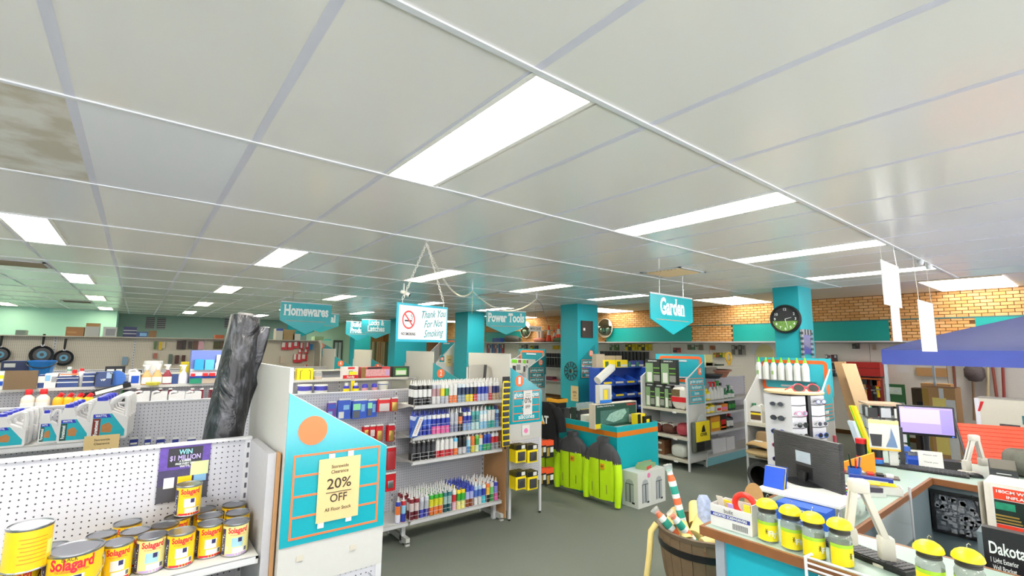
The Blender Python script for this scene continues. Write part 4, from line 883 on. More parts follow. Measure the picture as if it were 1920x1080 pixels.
# maroon packs hanging on the third row, left part
for k, x in enumerate((258, 299, 318, 359, 376, 394, 408)):
    hung('narrow maroon hanging pack above the white jugs, %s from left' % ('first', 'second', 'third', 'fourth', 'fifth', 'sixth', 'seventh')[k], (x - 3, 731, x + 4, 749 if k > 3 else 741), 6.25, 6.393, MAROON, [(.3, .1, .7, .9, mat('#4a1c28', .4, key='mar2'))], n=2)
hung('green edged black brush pack on the third row', (225, 731, 243, 752), 6.2, 6.393, BLACK, [(0, 0, .15, 1, GREEN), (.3, .2, .9, .6, GREY)])
t = thing('brush_box', 'long black and white brush box lying across the yellow bottles', 'box', at(197, 733, Y=6.1)); t.location.z = 1.37
MB().obox((0, .04, .02), (.19, 0, .055), (0, .03, 0), (-.006, 0, .022)).build('carton', BLACK, t); MB().obox((.03, .009, .028), (.10, 0, .03), (0, .001, 0), (-.004, 0, .016)).build('print', PALEW, t)

# ---- display 1: cards on its pegboard cheek
YEL2 = mat('#f0d820', .4, key='yel2')
for r_, (y0, y1) in enumerate(((834, 867), (884, 918))):
    for c_, (x0, x1) in enumerate(((967, 986), (989, 1008))):
        hung('yellow framed black blade pack on display 1, %s row %s' % (('upper', 'lower')[r_], ('left', 'right')[c_]), (x0, y0, x1, y1), 4.03, 4.195, YEL2, [(.0, .72, 1, 1, BLACK), (.55, .76, .9, .96, PALEW)], blister=(.2, .1, .85, .6, DKGREY), n=6, ticket=False)
ORP = mat('#e8552a', .4, key='orp')
for r_, (y0, y1) in enumerate(((826, 858), (878, 910))):
    for c_, (x0, x1) in enumerate(((1012, 1024), (1024, 1038))):
        hung('orange and black drill bit pack right of display 1, %s row %s' % (('upper', 'lower')[r_], ('left', 'right')[c_]), (x0, y0, x1, y1), 4.30, 4.5, BLACK, [(.0, .7, 1, 1, ORP), (.1, .1, .45, .6, BRASS), (.55, .3, .95, .6, PALEW)], n=4, ticket=False)
# clip strip of batteries
t = thing('clip_strip', 'narrow black hanging strip clipped to the board of display 1', 'strip', (3.17, 4.10, .78))
MB().box((-.012, .008, 0), (.012, .010, .74)).build('strip', BLACK, t); MB().box((-.05, .004, .69), (.05, .008, .76)).build('header', BLACK, t); MB().box((-.04, .003, .695), (.03, .004, .715)).build('print', YELLOW, t); MB().tube([(0, .009, .735), (.10, .05, .745), (.16, .108, .74)], .003, 5).build('hanger_wire', CHROME, t)
for k in range(11):
    z = 1.425 - k * .0615; x = 3.17 - .012 * math.sin(k / 10 * math.pi)
    b_ = thing('battery_pack', 'yellow framed black pack on the clip strip, %s from the top' % ('first', 'second', 'third', 'fourth', 'fifth', 'sixth', 'seventh', 'eighth', 'ninth', 'tenth', 'lowest')[k], 'pack', (x, 4.094, z), 0, 'packs on the clip strip')
    MB().box((-.05, 0, 0), (.05, .0025, .062)).build('card', YEL2, b_); MB().bev((-.040, -.014, .010), (.040, 0, .052), .004).build('blister', DKGREY, b_)
# white paper tags on display 1
t = boxp('round_tag', 'white tag with a pink round sticker hanging on display 1', 'tag', (979, 797, 993, 816), Y=4.19, d=.001, m=PAPER)
MB().prism([(p * .028, q * .028) for p, q in disc(20)], (0, -.001, .05), (1, 0, 0), (0, 0, 1), .0008).build('sticker', PINK, t)
# leaflet holder on the board behind the cartridges
t = thing('leaflet_holder', 'grey leaflet holder leaning against the white board of display 1', 'leaflet holder', (3.05, 4.60, 1.41))
MB().obox((.06, 0, .12), (.10, 0, -.0), (0, .004, 0), (.03, .03, .12)).build('leaflet', mat('#b9b6ac', .5, key='leaf'), t); MB().obox((.165, -.01, .12), (.004, .03, 0), (0, .02, 0), (.03, .03, .12)).build('side', DKGREY, t)
# chrome hooks low on the nearest end display
for k, (x, z) in enumerate(((.80, .72), (.99, .745), (.955, .69))):
    t = thing('peg_hook', 'bare chrome peg hook low on the nearest end display, %s' % ('left', 'right', 'middle')[k], 'hook', (x, 2.37, z)); MB().tube([(0, .005, 0), (0, -.16, .0), (0, -.175, .012)], .004, 6).build('wire', CHROME, t); MB().box((-.03, -.18, .01), (.03, -.178, .035)).build('ticket_plate', PAPER if k else CHROME, t)

# ================================================================ hanging signs
def aisle_sign(lab, lt, rt, z, hrect, htip, lines, m=None, ink=None, hz=None, bold=.03):
    """pennant sign hung from the ceiling: lt, rt = plan positions of its top corners"""
    lt, rt = Vector((*lt, z)), Vector((*rt, z)); u = (rt - lt).normalized(); W = (rt - lt).length; up = Vector((0, 0, 1))
    t = thing('hanging_sign', lab, 'sign', (lt + rt) / 2, 0, 'hanging department signs')
    poly = [(-W / 2, -hrect), (0, -hrect - htip), (W / 2, -hrect), (W / 2, 0), (-W / 2, 0)]
    n = u.cross(up)
    MB().prism(poly, n * -.006, u, up, .012).build('board', m or TEAL, t)
    MB().prism([(-W / 2, -.012), (W / 2, -.012), (W / 2, .006), (-W / 2, .006)], n * -.009, u, up, .018).build('top_rail', WHITE, t)
    MB().prism([(-W * .38, -hrect - .004), (W * .38, -hrect - .004), (W * .38, -hrect + .004), (-W * .38, -hrect + .004)], n * .0062, u, up, .001).build('rule_line', mat('#b98a70', .5, key='ruleline'), t)
    for L, fy, h, w_ in lines:
        slab_text(L, n * .0075 + up * (-hrect * fy), u, up, h, w_ * W, ink or INKW, t)
    for s in (-.28, .28):
        MB().tube([u * (W * s), u * (W * s) + up * (ZC - z)], .003, 5).build('hanger', CHROME, t)
    return t
def slab_text(s, o, u, v, h, wd, m, parent):
    """heavy lettering with slab feet: bold letters plus small serifs at the base and top of the stems"""
    return text(s, o, u, v, h, m, parent, width=wd, bold=.035, slab=True)
def pick(px, py, z): p = at(px, py, Z=z); return (p.x, p.y)
aisle_sign('teal hanging sign reading Homewares over the left rows', pick(527, 564.5, 2.55), pick(622, 571.5, 2.55), 2.55, .305, .21, [('Homewares', .47, .23, .88)])
aisle_sign('teal hanging sign reading Electrical half hidden behind the Homewares sign', pick(566, 584.5, 2.55), pick(636, 589, 2.55), 2.55, .27, .15, [('Electrical', .45, .22, .8)])
aisle_sign('small distant teal sign peeping out under the Homewares sign', pick(540, 601.5, 2.55), pick(590, 605, 2.55), 2.55, .27, .17, [('Timber', .45, .22, .7)])
aisle_sign('teal hanging sign reading Locks and Latches', pick(678.5, 598.5, 2.55), pick(732.5, 600.5, 2.55), 2.55, .34, .16, [('Locks &', .25, .2, .55), ('Latches', .72, .2, .6)])
aisle_sign('teal hanging sign reading Building Products behind the locks sign', pick(649, 602, 2.55), pick(697, 604, 2.55), 2.55, .36, .2, [('Building', .25, .2, .66), ('Products', .72, .2, .66)], m=TEALD)
aisle_sign('teal hanging sign reading Power Tools', pick(912, 582, 2.55), pick(986, 584.5, 2.55), 2.55, .29, .16, [('Power Tools', .47, .23, .92)])
aisle_sign('large teal hanging sign reading Garden on the right', pick(1218, 548, 2.5), pick(1297, 560, 2.5), 2.5, .30, .17, [('Garden', .50, .27, .58)])
# no smoking board on chains
def chain(pts, r=.010, w_=.0028, lab=None):
    """row of interlocked oval links along a polyline"""
    mb = MB(); pts = [Vector(p) for p in pts]; seg = []
    acc = 0; L = .024; out = [pts[0]]
    for a, b_ in zip(pts, pts[1:]):
        d = (b_ - a).length; k = 0
        while acc + d - k * L >= L:
            k += 1; out.append(a + (b_ - a) * ((k * L - acc) / d))
        acc = (acc + d) - k * L
    for i, (a, b_) in enumerate(zip(out, out[1:])):
        d = (b_ - a).normalized(); s = d.orthogonal().normalized(); q = d.cross(s)
        if i % 2: s = q
        c = (a + b_) / 2
        mb.tube([c + d * (math.cos(th) * .017) + s * (math.sin(th) * .009) for th in [2 * math.pi * k / 8 for k in range(8)]], w_, 4, closed=True)
    return mb
def catenary(a, b_, sag, n=24): 
    a, b_ = Vector(a), Vector(b_); return [a + (b_ - a) * (k / n) - Vector((0, 0, sag * 4 * (k / n) * (1 - k / n))) for k in range(n + 1)]
HK = Vector((1.862, 3.545, ZC - .01))
TLs, TRs = Vector((1.614, 3.537, 2.19)), Vector((2.169, 3.683, 2.21)); TRs.z = 2.205; TLs.z = 2.205
u = (TRs - TLs).normalized(); W = (TRs - TLs).length; up = Vector((0, 0, 1)); n_ = u.cross(up); Hs = .315
t = thing('no_smoking_sign', 'white Thank You For Not Smoking board with teal border hung on chains', 'sign', (TLs + TRs) / 2)
MB().prism([(-W / 2, -Hs), (W / 2, -Hs), (W / 2, 0), (-W / 2, 0)], n_ * -.008, u, up, .008).build('board', mat('#12a8c0', .35, key='nsb'), t)
MB().prism([(-W / 2 + .02, -Hs + .02), (W / 2 - .014, -Hs + .02), (W / 2 - .014, -.018), (-W / 2 + .02, -.018)], n_ * .0002, u, up, .0012).build('white_face', PAPER, t)
cx = -W * .285; cz = -Hs * .43; ro, ri = .068, .056
fr = MB(); nn = 40
for sgn, m_ in ((1, 0),):
    vs = []
    for k in range(nn):
        th = 2 * math.pi * k / nn
        for r in (ro, ri): vs.append(n_ * .0022 + u * (cx + r * math.cos(th)) + up * (cz + 1.12 * r * math.sin(th)))
    fr.add(vs, [(2 * k, 2 * ((k + 1) % nn), 2 * ((k + 1) % nn) + 1, 2 * k + 1) for k in range(nn)])
fr.build('red_ring', mat('#e83a3a', .4, key='nsr'), t)
d1 = (u * .7 - up * .76).normalized(); d2 = (u * .76 + up * .7)
c0 = u * cx + up * cz
MB().add([c0 + n_ * .0026 + d1 * a + d2 * b_ for a, b_ in ((-.06, -.006), (.06, -.006), (.06, .006), (-.06, .006))], [(0, 1, 2, 3)]).build('red_bar', mat('#e83a3a', .4, key='nsr'), t)
MB().add([c0 + n_ * .0024 + u * a + up * (b_ - .008) for a, b_ in ((-.042, -.006), (.034, -.006), (.034, .006), (-.042, .006))], [(0, 1, 2, 3)]).build('cigarette', BLACK, t)
MB().tube([c0 + n_ * .002 + u * a + up * b_ for a, b_ in ((.042, .004), (.03, .015), (.045, .025), (.022, .034), (.03, .046))], .0025, 4).build('smoke', BLACK, t)
text('NO SMOKING', u * cx + up * (-Hs * .80) + n_ * .003, u, up, .032, BLACK, t, width=W * .26, bold=.02)
TSC = mat('#2398a4', .45, grain=0, key='tsc')
for L, fx, fy, wd in (('Thank You', .19, .24, .50), ('For Not', .19, .50, .38), ('Smoking', .20, .76, .40)):
    text(L, u * (W * fx) + up * (-Hs * fy) + n_ * .003, (u + up * .10).normalized(), up, .088, TSC, t, width=W * wd, shear=.35, bold=.004)
for s in (-.41, .41): MB().tube([u * (W * s) + up * (-.008), u * (W * s) + up * .03], .003, 5).build('eyelet', CHROME, t)
chm = mat('#d9d6cc', .4, key='chainm')
top = (TLs + TRs) / 2
for k, s in enumerate((-.41, .41)):
    o = chain([HK, top + u * (W * s) + up * .03]).build('chain', chm); tag(o, 'plastic link chain from the ceiling hook to the %s corner of the no smoking sign' % ('left', 'right')[k], 'chain', 'chains')
o = MB().tube([HK + Vector((0, 0, .01)), HK, HK - Vector((0, 0, .03))], .006, 6).build('ceiling_hook', CHROME); tag(o, 'ceiling hook above the no smoking sign', 'hook')
H2 = Vector((3.79, 5.748, ZC - .02)); H3 = Vector((5.2, 5.93, ZC - .02)); H2.z = 2.70; H3.z = 2.70
# the long swag of chain to two more hooks
o = chain(catenary(HK - Vector((0, 0, .02)), H2 - Vector((0, 0, .03)), .22, 30)).build('chain', chm); tag(o, 'long sagging chain between the no smoking hook and the middle hook', 'chain', 'chains')
o = chain(catenary(H2 - Vector((0, 0, .03)), H3 - Vector((0, 0, .03)), .24, 30)).build('chain', chm); tag(o, 'sagging chain between the middle hook and the far hook above the Power Tools sign', 'chain', 'chains')
for k, h_ in enumerate((H2, H3)):
    o = MB().tube([h_ - Vector((0, 0, .04)), Vector((h_.x, h_.y, ZC))], .005, 6).build('ceiling_hook', CHROME); tag(o, 'ceiling hook holding the sagging chain, %s one' % ('middle', 'far')[k], 'hook')
o = MB().tube([H2 - Vector((0, 0, .04)), H2 - Vector((0, 0, .36))], .003, 5).build('cord', mat('#c8b06a', .7, key='cordm')); tag(o, 'straw coloured cord dangling from the middle chain hook', 'cord')
o = MB().tube([H3 - Vector((0, 0, .04)), H3 + Vector((.12, 0, -.12)), H3 + Vector((.25, 0, -.42))], .004, 5).build('cord', DKGREY); tag(o, 'dark cable drooping from the far chain hook', 'cord')
# man cave plaque hanging on strings
p = at(986 + 18, 617, Y=7.6)
t = thing('plaque', 'small white plaque reading MAN CAVE hanging on strings', 'plaque', p)
MB().box((-.17, 0, -.05), (.17, .015, .06)).build('board', mat('#d9cdc4', .6, key='plaq'), t); text('MAN CAVE', (0, -.002, .005), (1, 0, 0), (0, 0, 1), .075, DKGREY, t, width=.29, bold=.01)
MB().tube([(-.08, .007, .06), (0, .007, .26), (.08, .007, .06)], .003, 5).build('string', mat('#b5a58a', .7, key='str'), t); MB().tube([(0, .007, .26), (0, .007, ZC - p.z)], .003, 5).build('string', DKGREY, t)
# white blank cards hanging on strings from the ceiling at the right
for k, (x0, x1, z0, z1, lab) in enumerate(((4.44, 4.93, 2.212, 2.56, 'blank white card hanging by strings, upper of the left pair'), (4.60, 4.84, 1.935, 2.21, 'narrow blank white card hanging under another card'), (5.47, 6.04, 1.86, 2.325, 'blank white card hanging by strings on the right'))):
    t = thing('hanging_card', lab, 'card', ((x0 + x1) / 2, 1.05, z0), 0, 'blank hanging cards'); wd = x1 - x0
    MB().box((-wd / 2, -.002, 0), (wd / 2, .002, z1 - z0)).build('card', PAPER, t)
    if k != 1:
        for s in (-.42, .42): MB().tube([(wd * s, 0, z1 - z0), (wd * s + .03, .02, ZC - z0)], .0025, 5).build('string', mat('#c9c5bd', .6, key='strw'), t)
# round white fittings where the strings meet the tee bar
for k, x in enumerate((5.85, 6.19)):
    o = MB().lathe([(.02, -.05), (.03, -.02), (.025, 0)], 12).build('ceiling_clip', WHITE, None, (x, 1.075, ZC - .006)); tag(o, 'small white ceiling clip holding the right card strings, %s' % ('left', 'right')[k], 'clip')
# security camera under the ceiling
p = at(757, 547, Z=ZC - .12)
t = thing('security_camera', 'small white security camera under the ceiling left of the no smoking sign', 'camera', p)
MB().cyl((0, 0, 0), (0, 0, ZC - p.z - .001), .012, n=8).build('mount', WHITE, t); MB().cyl((-.03, .02, .0), (.06, -.06, -.05), .028, n=12).build('body', WHITE, t); MB().cyl((.06, -.06, -.05), (.064, -.064, -.052), .022, n=12).build('lens', BLACK, t)
# ================================================================ teal island counter with jackets
TI = mat('#12a9b6', .4, grain=.03, key='tealisland')
t = thing('island_counter', 'low teal island counter with an orange stripe in the middle aisle', 'counter', (4.70, 3.86, 0))
for a, b_ in (((0, 0, 0), (.02, 1.6, .9)), ((.02, 0, 0), (.84, .02, .9)), ((.82, .02, 0), (.84, 1.6, .9)), ((.02, 1.58, 0), (.82, 1.6, .9))): MB().box(a, b_).build('side_panel', TI, t)
MB().box((.02, .02, .82), (.82, 1.58, .845)).build('top_board', mat('#9aa09a', .5, key='itop'), t)
MB().box((-.003, -.003, .775), (0, 1.6, .835)).build('stripe', ORANGE2, t); MB().box((-.003, -.003, .775), (.84, 0, .835)).build('stripe', ORANGE2, t)
DGREEN = mat('#1f4a40', .4, grain=.05, key='dgreen')
t = boxp('drill_kit_box', 'dark green cordless drill kit carton on the teal island', 'box', (1116, 755, 1194, 801), Y=4.12, z=.846, d=.10, m=mat('#d8cfc0', .5, key='dkb'),
     prints=[(.01, .02, .99, .97, DGREEN), (.12, .14, .80, .72, mat('#47736a', .4, grain=.4, scale=30, key='drillpic')), (.80, .10, .96, .45, mat('#c9c4bc', .5, grain=.5, scale=60, key='drillpic2')), (.01, .02, .14, .2, YELLOW)],
     texts=[('Cordless Drill & Vac Kit', .24, .90, .08, .40, INKW), ('BOSCH', .85, .88, .12, .20, mat('#e8302a', .4, key='bosr'))])
MB().prism([(-.2, .10), (-.05, .06), (.12, .09), (.22, .17), (.18, .22), (.0, .2), (-.12, .17)], (-.02, -.0045, .0), (1, 0, 0), (0, 0, 1), .002).build('drill_picture', mat('#94bcb0', .4, grain=.5, scale=45, key='drillshape'), t)
# snail bait box with yellow figure cut-out window
t = boxp('toy_box', 'white and blue window carton with a yellow figure on the drill carton', 'box', (1125, 722, 1147, 755.5), Y=4.135, d=.075, m=PALEW, prints=[(0, 0, 1, .17, mat('#2a7ad8', .4, key='tb')), (.25, .2, .85, .8, mat('#b8b4a8', .4, key='tbw')), (.35, .2, .62, .74, YELLOW)])
for ch in t.children: pass
# goods on the island
for k, (px, Y_, m_, lab, pr) in enumerate((((1046, 766, 1066, 789), 5.1, BLACK, 'black toolbox at the far end of the teal island', []), ((1068, 765, 1080, 792), 4.9, DKGREY, 'dark drill bit case, first in the row on the island', [(.1, .1, .9, .5, PALEW)]), ((1080, 764, 1092, 793), 4.8, mat('#2b3a34', .4, key='dk2'), 'dark green tool case, second in the row on the island', [(.1, .2, .9, .5, GREY)]), ((1092, 768, 1108, 795), 4.7, DKGREY, 'grey tool case with white label on the island', [(.1, .1, .9, .6, PALEW)]), ((1099, 778, 1115, 797), 4.5, PALEW, 'plain white carton left of the drill carton', []), ((1196, 776, 1210, 797), 3.95, YELLOW, 'yellow handled tool pack right of the drill carton', [(0, 0, .4, 1, BLACK)]), ((1208, 780, 1222, 794), 3.92, BLACK, 'small black case near the right corner of the island', [(.3, .3, .7, .7, YELLOW)]))):
    boxp('tool_case', lab, 'case', px, Y=Y_, z=.846, d=.10, m=m_, prints=pr)
t = boxp('storage_tub', 'black storage tub with a yellow lid behind the island', 'tub', (1046, 748, 1062, 774), Y=5.15, z=.846, d=.22, m=BLACK); o_, wd, ht, _ = frame_of((1046, 748, 1062, 774), Y=5.15, z=.846)
MB().box((-wd * .55, -.02, ht * .8), (wd * .55, .24, ht * 1.0)).build('lid', mat('#e8a82a', .4, key='lidy'), t)
t = boxp('clear_bag', 'clear plastic bag with yellow base on the island', 'bag', (1086, 755, 1113, 780), Y=4.75, z=.98, d=.06, m=mat('#b8ccd0', .2, alpha=.55, grain=0, key='cbag'), prints=[(.1, .0, 1, .2, YELLOW)])
# white pedal bin cartons
for k, (px, lab) in enumerate((((1197, 880, 1222, 947), 'white carton printed with a pedal bin, left one beside the island'), ((1222.5, 872, 1248, 938), 'white carton printed with a pedal bin, right one beside the island'))):
    o, wd, ht, _ = frame_of(px, Y=3.60, z=0)
    t = thing('bin_carton', lab, 'box', (o.x, 3.60, 0), 0, 'pedal bin cartons'); ht = .40
    MB().box((-wd / 2, 0, 0), (wd / 2, .235, ht)).build('carton', PALEW, t)
    def drawn(parent, org, u):
        u = Vector(u); f0 = u.cross(Vector((0, 0, 1)))
        MB().prism([(-.06, .05), (.06, .05), (.06, .26), (.045, .30), (0, .315), (-.045, .30), (-.06, .26)], Vector(org), u, (0, 0, 1), .001).build('bin_picture', mat('#aab0b4', .35, key='binp'), parent)
        MB().prism([(-.06, .05), (-.052, .05), (-.052, .26), (-.06, .26)], Vector(org) + f0 * .0012, u, (0, 0, 1), .001).build('bin_outline', BLACK, parent)
        MB().prism([(.0, .05), (.012, .05), (.012, .26), (.0, .26)], Vector(org) + f0 * .0012, u, (0, 0, 1), .001).build('bin_outline', BLACK, parent)
        MB().prism([(-.06, .255), (.06, .255), (.06, .262), (-.06, .262)], Vector(org) + f0 * .0012, u, (0, 0, 1), .001).build('bin_outline', BLACK, parent)
        MB().prism([(.03, .04), (.07, .04), (.07, .06), (.03, .06)], Vector(org) + f0 * .0012, u, (0, 0, 1), .001).build('bin_pedal', BLACK, parent)
    drawn(t, (.01, 0, 0), (1, 0, 0))
    if k == 0: drawn(t, (-wd / 2, .12, 0), (0, -1, 0)); MB().prism([(p * .03, q * .03) for p, q in disc(16)], (wd * .32, -.0012, .35), (1, 0, 0), (0, 0, 1), .001).build('sticker', PINK, t)
    else: MB().box((-wd / 2, .20, ht), (wd / 2, .205, ht + .05)).build('open_flap', CARD, t)
t = thing('seed_box', 'flat green and white box lying on the pedal bin cartons', 'box', (5.10, 3.66, .401), .25); MB().box((-.15, 0, 0), (.15, .14, .045)).build('carton', mat('#8fae7c', .5, grain=.15, key='seed'), t); MB().box((-.15, -.001, .005), (0, 0, .04)).build('print', RED, t)

# ---- hi-vis jackets
LIME = mat('#c4f01e', .55, spec=.3, grain=.05, scale=14, bump=.25, key='lime'); CHAR = mat('#4a4b50', .75, spec=.2, grain=.15, scale=120, bump=.2, key='char'); PATCH = mat('#f0a81e', .5, key='patch')
def ring_body(levels, n=28, amp=.01, seed=0):
    mb = MB(); vs = []
    for z, wx, dy, cx, cy in levels:
        for i in range(n):
            th = 2 * math.pi * i / n; c, s = math.cos(th), math.sin(th)
            e = .62; x = math.copysign(abs(c) ** e, c) * wx; y = math.copysign(abs(s) ** e, s) * dy
            f_ = amp * math.sin(5 * th + seed + z * 3) * (1 - .7 * z)
            vs.append((cx + x + f_ * .3, cy + y + f_, z))
    k = len(levels)
    mb.add(vs, [(a * n + i, a * n + (i + 1) % n, (a + 1) * n + (i + 1) % n, (a + 1) * n + i) for a in range(k - 1) for i in range(n)], 0, True)
    return mb, vs, n
def jacket(lab, loc, rz, s=1.0, seed=0, patch=True, collar=True):
    t = thing('work_jacket', lab, 'jacket', loc, rz, 'hi-vis work jackets'); t.scale = (s, s, s)
    body = [(0, .185, .055, 0, 0), (.03, .195, .06, 0, 0), (.06, .20, .062, 0, 0), (.2, .205, .065, 0, 0), (.38, .21, .07, 0, 0), (.505, .215, .07, 0, 0)]
    mb, vs, n = ring_body(body, seed=seed, amp=.012); mb.add(vs[:n], [tuple(range(n - 1, -1, -1))]); mb.build('body', LIME, t)
    yoke = [(.500, .218, .073, 0, 0), (.56, .215, .072, 0, 0), (.62, .20, .066, 0, .003), (.665, .165, .058, 0, .006), (.695, .11, .05, 0, .008), (.715, .072, .045, 0, .008)]
    mb, vs, n = ring_body(yoke, seed=seed, amp=.005); mb.build('yoke', CHAR, t)
    mb, vs, n = ring_body([(.70, .080, .050, 0, .006), (.74, .088, .056, 0, .01), (.775, .082, .05, 0, .016), (.77, .07, .04, 0, .016), (.72, .062, .035, 0, .012)], amp=.006, seed=seed); mb.build('collar', CHAR, t)
    for sx in (-1, 1):
        pts = [(sx * .17, .005, .61), (sx * .215, .0, .52), (sx * .245, -.008, .38), (sx * .262, -.02, .22), (sx * .255, -.03, .08), (sx * .25, -.032, -.03 - .02 * (sx > 0))]
        MB().tube(pts[1:], [.058, .056, .052, .046, .038], 12).build('sleeve', LIME, t)
        MB().tube(pts[:2] + [(sx * .228, -.003, .46)], [.05, .06, .0575], 12).build('sleeve_cap', CHAR, t)
        MB().prism([(-.003, 0), (.003, 0), (.003, .11), (-.003, .11)], (sx * .115, -.079, .09), (1, 0, 0), (0, 0, 1), .002).build('pocket_zip', CHAR, t)
    MB().prism([(-.004, .02), (.004, .02), (.006, .72), (-.006, .72)], (0, -.0735, 0), (1, 0, 0), (0, 0, 1), .002).build('front_zip', DKGREY, t)
    if patch:
        pp = MB().box((.02, -.080, .385), (.085, -.0765, .455)).build('chest_patch', PATCH, t)
        text('CAT', (.052, -.0815, .42), (1, 0, 0), (0, 0, 1), .035, BLACK, pp, width=.045, bold=.04)
    MB().box((.105, -.0795, .50), (.125, -.0765, .515)).build('label_tag', PAPER, t)
    MB().tube([(-.05, .01, .755), (0, .0, .76), (.05, .01, .755)], .008, 6).build('hanger_bar', mat('#d89a3a', .5, key='hanger'), t)
    MB().tube([(0, .01, .76), (.0, .01, .83), (.012, .01, .845), (.02, .01, .835)], .0025, 5).build('hanger_hook', CHROME, t)
    return t
jacket('hi-vis lime and charcoal work jacket nearest the corner of the teal island', (4.56, 3.97, .07), -1.5, .92, 0)
jacket('hi-vis lime and charcoal work jacket hanging in the middle of the three', (4.55, 4.47, .08), -1.42, .9, 1.3)
jacket('hi-vis lime and charcoal work jacket at the far end, turned sideways', (4.53, 4.92, .10), -1.25, .88, 2.1, patch=False)
t = thing('work_shirt', 'black work shirt with a white chest logo hanging beside display 1', 'shirt', (4.36, 4.80, .55), -1.3)
mb, vs, n = ring_body([(0, .20, .05, 0, 0), (.2, .205, .055, 0, 0), (.4, .21, .055, 0, 0), (.5, .205, .05, 0, 0), (.56, .15, .04, 0, 0), (.585, .07, .03, 0, 0)], amp=.01); mb.build('body', mat('#26272a', .85, spec=.15, grain=.1, key='blackcloth'), t)
for sx in (-1, 1): MB().tube([(sx * .17, 0, .51), (sx * .25, 0, .38), (sx * .28, -.01, .22)], [.06, .062, .058], 12).build('sleeve', mat('#26272a', .85, spec=.15, grain=.1, key='blackcloth'), t)
text('CAT', (0, -.062, .36), (1, 0, 0), (0, 0, 1), .13, INKW, t, width=.2, bold=.05); MB().prism([(-.05, 0), (.05, 0), (0, .05)], (0, -.0645, .305), (1, 0, 0), (0, 0, 1), .001).build('logo', PATCH, t)
MB().tube([(0, .01, .58), (0, .01, .66), (.012, .01, .67)], .0025, 5).build('hanger_hook', CHROME, t)

# ================================================================ goods on display 14
PKG = mat('#7d9c74', .4, grain=.25, scale=40, key='pkg'); PKD = mat('#2b2e2e', .4, key='pkd')
def garden_pack(lab, px, X, z, ht):
    o, wd, _, rz = frame_of(px, X=X, z=z)
    t = thing('garden_pack', lab, 'pack', o, rz, 'green garden packs')
    MB().box((-wd / 2, 0, 0), (wd / 2, .09, ht)).build('carton', PKD, t)
    prints_on(t, [(.0, .02, .52, .84, PKG), (.12, .06, .44, .46, PALEW), (.56, .62, .98, .66, mat('#7ab84a', .4, key='pkl')), (.56, .42, .98, .46, mat('#7ab84a', .4, key='pkl')), (.56, .1, .98, .36, mat('#8a8d88', .4, grain=.4, scale=90, key='pkt'))], [('GARDEN', .5, .93, .07, .6, INKW)], wd, ht)
z14 = .9005
for k, (px, zz, hh) in enumerate((((1211, 718, 1228, 761), z14, .385), ((1229, 718, 1246, 763), z14, .38), ((1247, 719, 1260, 764), z14, .37), ((1211, 672, 1238, 718), z14 + .386, .40), ((1240, 673, 1268, 719), z14 + .386, .40))):
    garden_pack('dark and green garden pack on display 14, %s' % ('lower left', 'lower middle', 'lower right behind the red bag', 'upper left', 'upper right')[k], px, 6.88, zz, hh)
def pillow(lab, c, dx, dy, dz, m, prints=(), name='bag', cat='bag', rz=0):
    """soft filled bag"""
    t = thing(name, lab, cat, c, rz); mb = MB(); n, k = 20, 9; vs = []
    for a in range(k):
        ph = -math.pi / 2 + math.pi * a / (k - 1); cp, sp = math.cos(ph), math.sin(ph)
        for i in range(n):
            th = 2 * math.pi * i / n; cc, ss = math.cos(th), math.sin(th); e = .55
            vs.append((math.copysign(abs(cc) ** e, cc) * cp ** .6 * dx / 2, math.copysign(abs(ss) ** e, ss) * cp ** .6 * dy / 2, dz / 2 + math.copysign(abs(sp) ** .75, sp) * dz / 2 + .006 * math.sin(5 * th + 3 * ph)))
    zm = min(v[2] for v in vs); vs = [(a, b_, c_ - zm) for a, b_, c_ in vs]
    mb.add(vs, [(a * n + i, a * n + (i + 1) % n, (a + 1) * n + (i + 1) % n, (a + 1) * n + i) for a in range(k - 1) for i in range(n)], 0, True); mb.build('sack', m, t)
    for nm_, q, mm in prints: q.build(nm_, mm, t)
    return t
def bag_skin(dx, dz, u0, u1, v0, v1, y, sgn=-1):
    return MB().prism([(dx * u0, dz * v0), (dx * u1, dz * v0), (dx * u1, dz * v1), (dx * u0, dz * v1)], (0, y, 0), (1, 0, 0), (0, 0, 1), .004)
t = pillow('red and white fertiliser bag standing on the top shelf of display 14', (6.93, 4.38, z14), .30, .12, .36, mat('#d8d4d0', .45, key='fbag'), [('red_band', bag_skin(.30, .36, -.46, .46, .34, .56, -.062), RED), ('picture', bag_skin(.30, .36, -.42, .1, .58, .88, -.058), mat('#6a5a3a', .5, grain=.5, scale=40, key='soilpic')), ('white_text_panel', bag_skin(.30, .36, .08, .42, .5, .85, -.060), PALEW)], rz=-math.pi / 2)
z2 = .4905
for k, (y, m_, lab) in enumerate(((4.85, mat('#6a2c2c', .5, grain=.3, key='bagm'), 'maroon bag lying on the middle shelf of display 14'), (4.62, mat('#5a3228', .5, grain=.3, key='bagm2'), 'brown bag lying in the middle of the shelf of display 14'), (4.36, mat('#b04050', .45, grain=.3, key='bagp'), 'pink and white bag at the right end of the middle shelf'))):
    pillow(lab, (7.0, y, z2), .22, .26, .16 if k != 2 else .19, m_, [('label', MB().box((-.10, -.08, .10), (.10, .05, .165)), PALEW)] if k != 5 else (), rz=-math.pi / 2)
z3 = .1505
